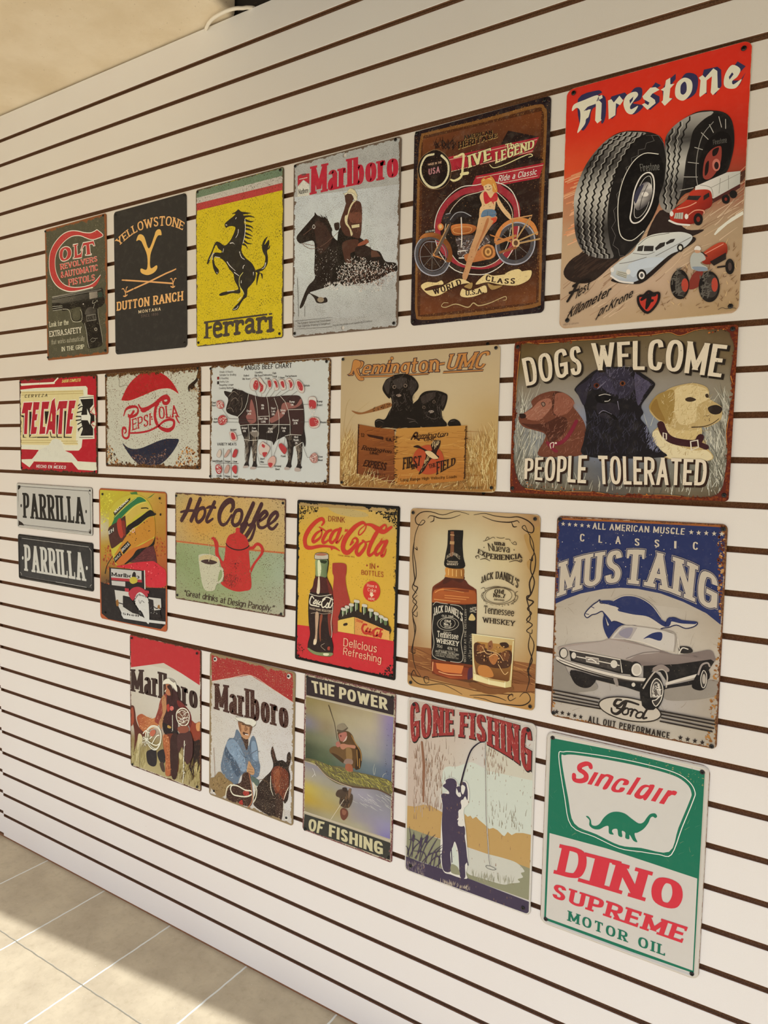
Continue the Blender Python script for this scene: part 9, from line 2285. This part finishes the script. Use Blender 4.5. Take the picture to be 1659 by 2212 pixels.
SIGNS.append(dict(label='pale sign with red arched words GONE FISHING and a purple boy silhouette with a rod', mat='pale_fishing_print', size=(293.6, 404.2), pos=(49.7, -1804.3), tilt=0.45, radius=11, ref=(228,217,198), base='c2b8ae', edge='a09488', wear={'Speck': 0.34, 'SpeckScale': 26.0, 'Streak': 4.0, 'SpeckCol': '8a6a52', 'Mottle': 0.1},
    screws=[(82,1946), (1385,1944), (1392,66), (79,80)],
    gain=1.05,
    screw_r=4,
    rim=(.2, 4, 1.1, 'c6bfb4'),
    art="""
@layered_landscape
g b8a698,b9a698,bcaea2,beb6ac/b8a596,bcae9e,c0bab0,c0bab0/b4a090,bab0a4,bcbab0,bcb6ac|1,1991 1465,2002 1463,853 5,640
s bfc2b4 450,1281 619,1370 783,1457 935,1429 1127,1456 1347,1470 1445,1453 1464,831 1147,754 728,796 460,832
p bfb8a6 939,1696 1267,1623 1444,1495 1445,1431 947,1410
p b8945c 9,761 120,781 222,834 310,847 461,809 468,508 8,485
p b8945c 715,872 751,848 786,870 810,843 850,878 880,853 951,817 998,787 1043,812 1089,803 1146,765 1169,761 1201,816 1246,796 1289,832 1365,855 1457,862 1463,493 1108,508 735,512
p 8d8a6e 8,509 468,497 487,175 8,159
p 8d8a6e 1265,515 1463,504 1467,165 933,166 574,169 571,285 810,376
s bcb8aa 736,489 924,504 1153,522 1309,518 1393,458 1356,424 1379,387 1325,347 1348,321 1250,276 1161,234 932,222 766,223 739,341
h 60 8a7460,a8988a 90:3 18 1.3|81,1468 600,1650 600,1160 96,667
h 110 9a7c66,b09a88,8a6a54 90:3 22 1.8|81,1421 221,1502 445,1510 460,832 97,608
h 50 9a7c66 90:3 14 1.2|894,1685 1178,1622 1175,1337 938,1329
k 8a6048 5:7:4 188,1541 219,1291 221,869
h 40 8a7a60 90:3 14 .9|990,1065 1414,1055 1408,868 997,820
h 60 8d8a6e,a8a088 90:3 14 .9|790,231 1293,313 1250,254 886,161
p 453a4c 1,169 197,161 475,171 744,169 1049,161 1468,149 1468,0 700,3 0,0
h 90 a0907c,6a5c6a 90:4 9 1|15,113 274,139 252,0 17,5
h 60 b0a08c 90:4 8 1|428,25 817,79 819,34 429,-10
@arched_lettering
t c8bcae wx=.24;wy=.12;serif=.07;grow=.08;space=.12;dx=.8;dy=-.6 GONE|54,1491 181,1574 368,1652 569,1705|26,1961 185,1982 361,1978 562,1986
t 2c2420 wx=.24;wy=.12;serif=.07;grow=.05;space=.12;dx=1.2;dy=-1 GONE|54,1491 181,1574 368,1652 569,1705|26,1961 185,1982 361,1978 562,1986
t 963634 wx=.24;wy=.12;serif=.07;space=.12 GONE|54,1491 181,1574 368,1652 569,1705|26,1961 185,1982 361,1978 562,1986
t c8bcae wx=.24;wy=.12;serif=.07;grow=.08;space=.12;dx=.8;dy=-.6 FISHING|635,1703 835,1716 1065,1660 1279,1582 1428,1491|640,1975 828,1998 1057,1987 1267,1974 1424,1961
t 2c2420 wx=.24;wy=.12;serif=.07;grow=.05;space=.12;dx=1.2;dy=-1 FISHING|635,1703 835,1716 1065,1660 1279,1582 1428,1491|640,1975 828,1998 1057,1987 1267,1974 1424,1961
t 963634 wx=.24;wy=.12;serif=.07;space=.12 FISHING|635,1703 835,1716 1065,1660 1279,1582 1428,1491|640,1975 828,1998 1057,1987 1267,1974 1424,1961
h 70 b86a60,c89a8c 80:30 6 .9|59,1921 556,1979 550,1706 79,1550
h 80 b86a60,c89a8c 80:30 6 .9|640,1963 1409,1947 1398,1591 1121,1674 658,1720
@boy_silhouette
s cfc8bc 444,1019 486,1048 516,1080 461,1099 460,1133 489,1193 549,1232 610,1220 642,1165 671,1179 694,1231 742,1221 768,1115 759,999 708,916 729,751 743,663 759,519 775,364 754,230 768,166 672,145 574,146 488,152 447,303 446,653 460,867 426,985
s 453a4c 438,1000 468,1032 529,1043 522,1075 460,1105 464,1129 490,1153 489,1187 537,1220 586,1225 617,1199 624,1155 660,1159 676,1214 718,1220 737,1185 750,1110 746,1029 722,1068 699,1027 682,965 678,918 648,887 650,796 646,737 718,736 732,660 727,624 747,516 763,360 740,306 744,169 684,160 668,306 653,439 614,531 591,466 563,387 571,297 574,181 488,163 460,307 469,450 454,679 459,890
s cfc8bc 670,996 693,1025 723,1011 740,1039 747,995 702,902 718,747 646,725 680,805 633,779 667,847 643,874 683,931
s cfc8bc 620,1062 613,1095 624,1166 642,1137 674,1066 651,1042
s cfc8bc 677,1181 719,1169 697,1084 673,1111
s 453a4c 618,1142 660,1164 672,1134 649,1087 631,1111
p bfc2b4 615,514 654,393 677,170 580,166 577,287 563,387
s 8d8a6e 578,264 645,263 676,216 677,175 580,171
k 453a4c 2.4 574,437 586,290/756,404 773,318
@fishing_rod_and_reeds
l cfc8bc 5:4:3.4 665,1200 714,1394 780,1591 859,1683 933,1714
l 2c2430 4:3.4:2 663,1177 714,1394 774,1584 859,1686 933,1717
k cfc8bc 2.4 934,1714 946,1365 965,923 1006,485 1026,390
k 2c2430 1 932,1713 944,1364 963,922 1004,485 1023,390
o - 3a3430 .9 980,381 1031,392 1089,378 1044,357 986,360
l 453a4c 1.6:2.4:.8 33,191 76,362 53,535/93,187 103,334 113,493/145,180 193,363 210,487/132,187 219,347 304,551/197,173 269,387 380,540/248,166 345,387 411,514/184,169 206,343 147,408 50,377/325,156 359,321 469,450/363,157 397,333 469,427/53,174 39,266 12,293/274,175 246,284 104,263/425,166 435,299 471,357/299,159 385,282 466,309/66,178 129,318 267,481/388,165 448,256 359,345/222,169 322,297 470,381
k 453a4c 6 104,383 111,444/199,365 210,440/262,420 280,485
"""))
SIGNS.append(dict(label='white and green motor oil sign with a green dinosaur in a shield', mat='green_oil_print', size=(292.8, 400.3), pos=(364.0, -1808.5), tilt=0.31, radius=14, ref=(229,221,203), base='beb9b0', edge='b0aaa0', wear={'Edge': 0.006, 'EdgeCol': '7a5a40', 'Speck': 0.1, 'SpeckScale': 30.0, 'SpeckCol': '8a8a70', 'Mottle': 0.1, 'rough': 0.28},
    screws=[(60,1943), (1403,1938), (1409,44), (58,55)],
    gain=1.08,
    screw_r=4.2,
    rim=(.3, 8, 2.4, 'beb8ae'),
    art="""
@green_field
p 1d7055 37,1937 734,1957 1434,1941 1457,56 80,19 37,47
p beb9b0 64,960 613,977 1409,950 1413,76 60,68
h 80 4a8468,7a9470 70:60 10 .6|43,1921 1426,1933 1425,1016 613,994 73,989
d 60 8a9468 .4:1.6|576,1935 888,1968 1428,1912 1415,1781 1094,1845
@shield_emblem
o - d8d6cc 1.5 126,1771 172,1824 273,1849 579,1879 891,1891 1171,1877 1299,1824 1353,1742 1341,1653 1263,1380 1187,1102 1079,1069 927,1045 735,1017 501,1058 276,1100 199,1373
s c0bcb4 154,1755 185,1794 285,1822 580,1848 893,1859 1163,1847 1281,1798 1325,1724 1313,1645 1234,1371 1167,1123 926,1082 734,1047 522,1088 304,1132 233,1382
@script_lettering
l ce3743 8:9:9.5:9.5:9:8 438,1735 428,1760 392,1760 339,1724 335,1686 371,1670 398,1646 392,1604 344,1574 289,1573 283,1621
p ce3743 474,1698 514,1702 453,1564 412,1562
p ce3743 536,1698 572,1699 568,1684 516,1566 477,1564
s ce3743 563,1690 600,1710 647,1702 651,1683 635,1641 595,1562 556,1558 606,1664 601,1682 579,1679 551,1647
s ce3743 781,1652 736,1642 748,1675 728,1681 706,1660 680,1610 679,1582 704,1585 720,1611 759,1615 739,1574 693,1555 653,1553 635,1575 650,1620 683,1672 722,1701 773,1703 793,1687
p ce3743 861,1748 897,1751 811,1563 772,1559
s ce3743 1017,1703 952,1557 922,1555 926,1565 898,1548 859,1549 844,1570 861,1611 898,1670 936,1697 971,1699 979,1709
s c0bcb4 968,1675 942,1673 916,1645 894,1599 901,1584 923,1595 944,1628
p ce3743 1056,1699 1092,1701 1030,1559 990,1558
p ce3743 1131,1698 1164,1701 1159,1685 1104,1556 1060,1554
s ce3743 1154,1680 1174,1705 1207,1701 1193,1666 1165,1663 1145,1643 1134,1645
@dinosaur_emblem
s 1f7357 412,1237 434,1244 460,1215 470,1171 508,1171 545,1205 580,1274 632,1335 695,1367 768,1370 832,1338 895,1312 936,1335 964,1389 992,1431 1032,1448 1051,1426 1036,1405 1014,1412 994,1392 976,1336 938,1269 889,1220 864,1206 871,1168 891,1129 857,1130 829,1167 818,1175 818,1135 783,1135 781,1186 749,1193 755,1138 720,1138 707,1197 670,1186 660,1160 677,1136 634,1134 626,1201 594,1191 542,1146 487,1135 448,1158 446,1210
@block_lettering
t ce3743 wx=.2;wy=.15;serif=.07;space=.14 D|145,559 413,580|198,882 457,903
t ce3743 wx=.2;wy=.15;serif=.15;space=.14 I|464,562 605,568|521,880 658,887
t ce3743 wx=.2;wy=.15;serif=.08;space=.14 N|651,569 947,578|714,877 1006,884
t ce3743 wx=.23;wy=.17;space=.14 O|1020,581 1285,589|1048,870 1311,872
t ce3743 wx=.19;wy=.16;serif=.08;space=.16 SUPREME|112,303 1314,302|131,457 1355,470
t 1f6e55 wx=.18;wy=.11;serif=.09;space=.24 MOTOR_OIL|281,121 1177,121|284,226 1178,219
"""))

for sg in SIGNS: make_sign(sg)

# black mounting screws seated in the slots
def slot_screw(x, row, label):
    o = bpy.data.objects.new('screw', SCREWS[3.6])
    COL.objects.link(o)
    o.location = (x, 0.0122, TOP - row * PITCH)
    tag(o, label, 'screw', 'mounting screws in the slots')
slot_screw(-0.520, 1, 'black mounting screw in the topmost slot near the soffit end')
slot_screw(0.052, 4, 'black mounting screw in the slot above the motorcycle sign')
slot_screw(0.057, 11, 'black mounting screw in the slot above the puppies sign')
slot_screw(0.059, 15, 'black mounting screw in the slot under the puppies sign')
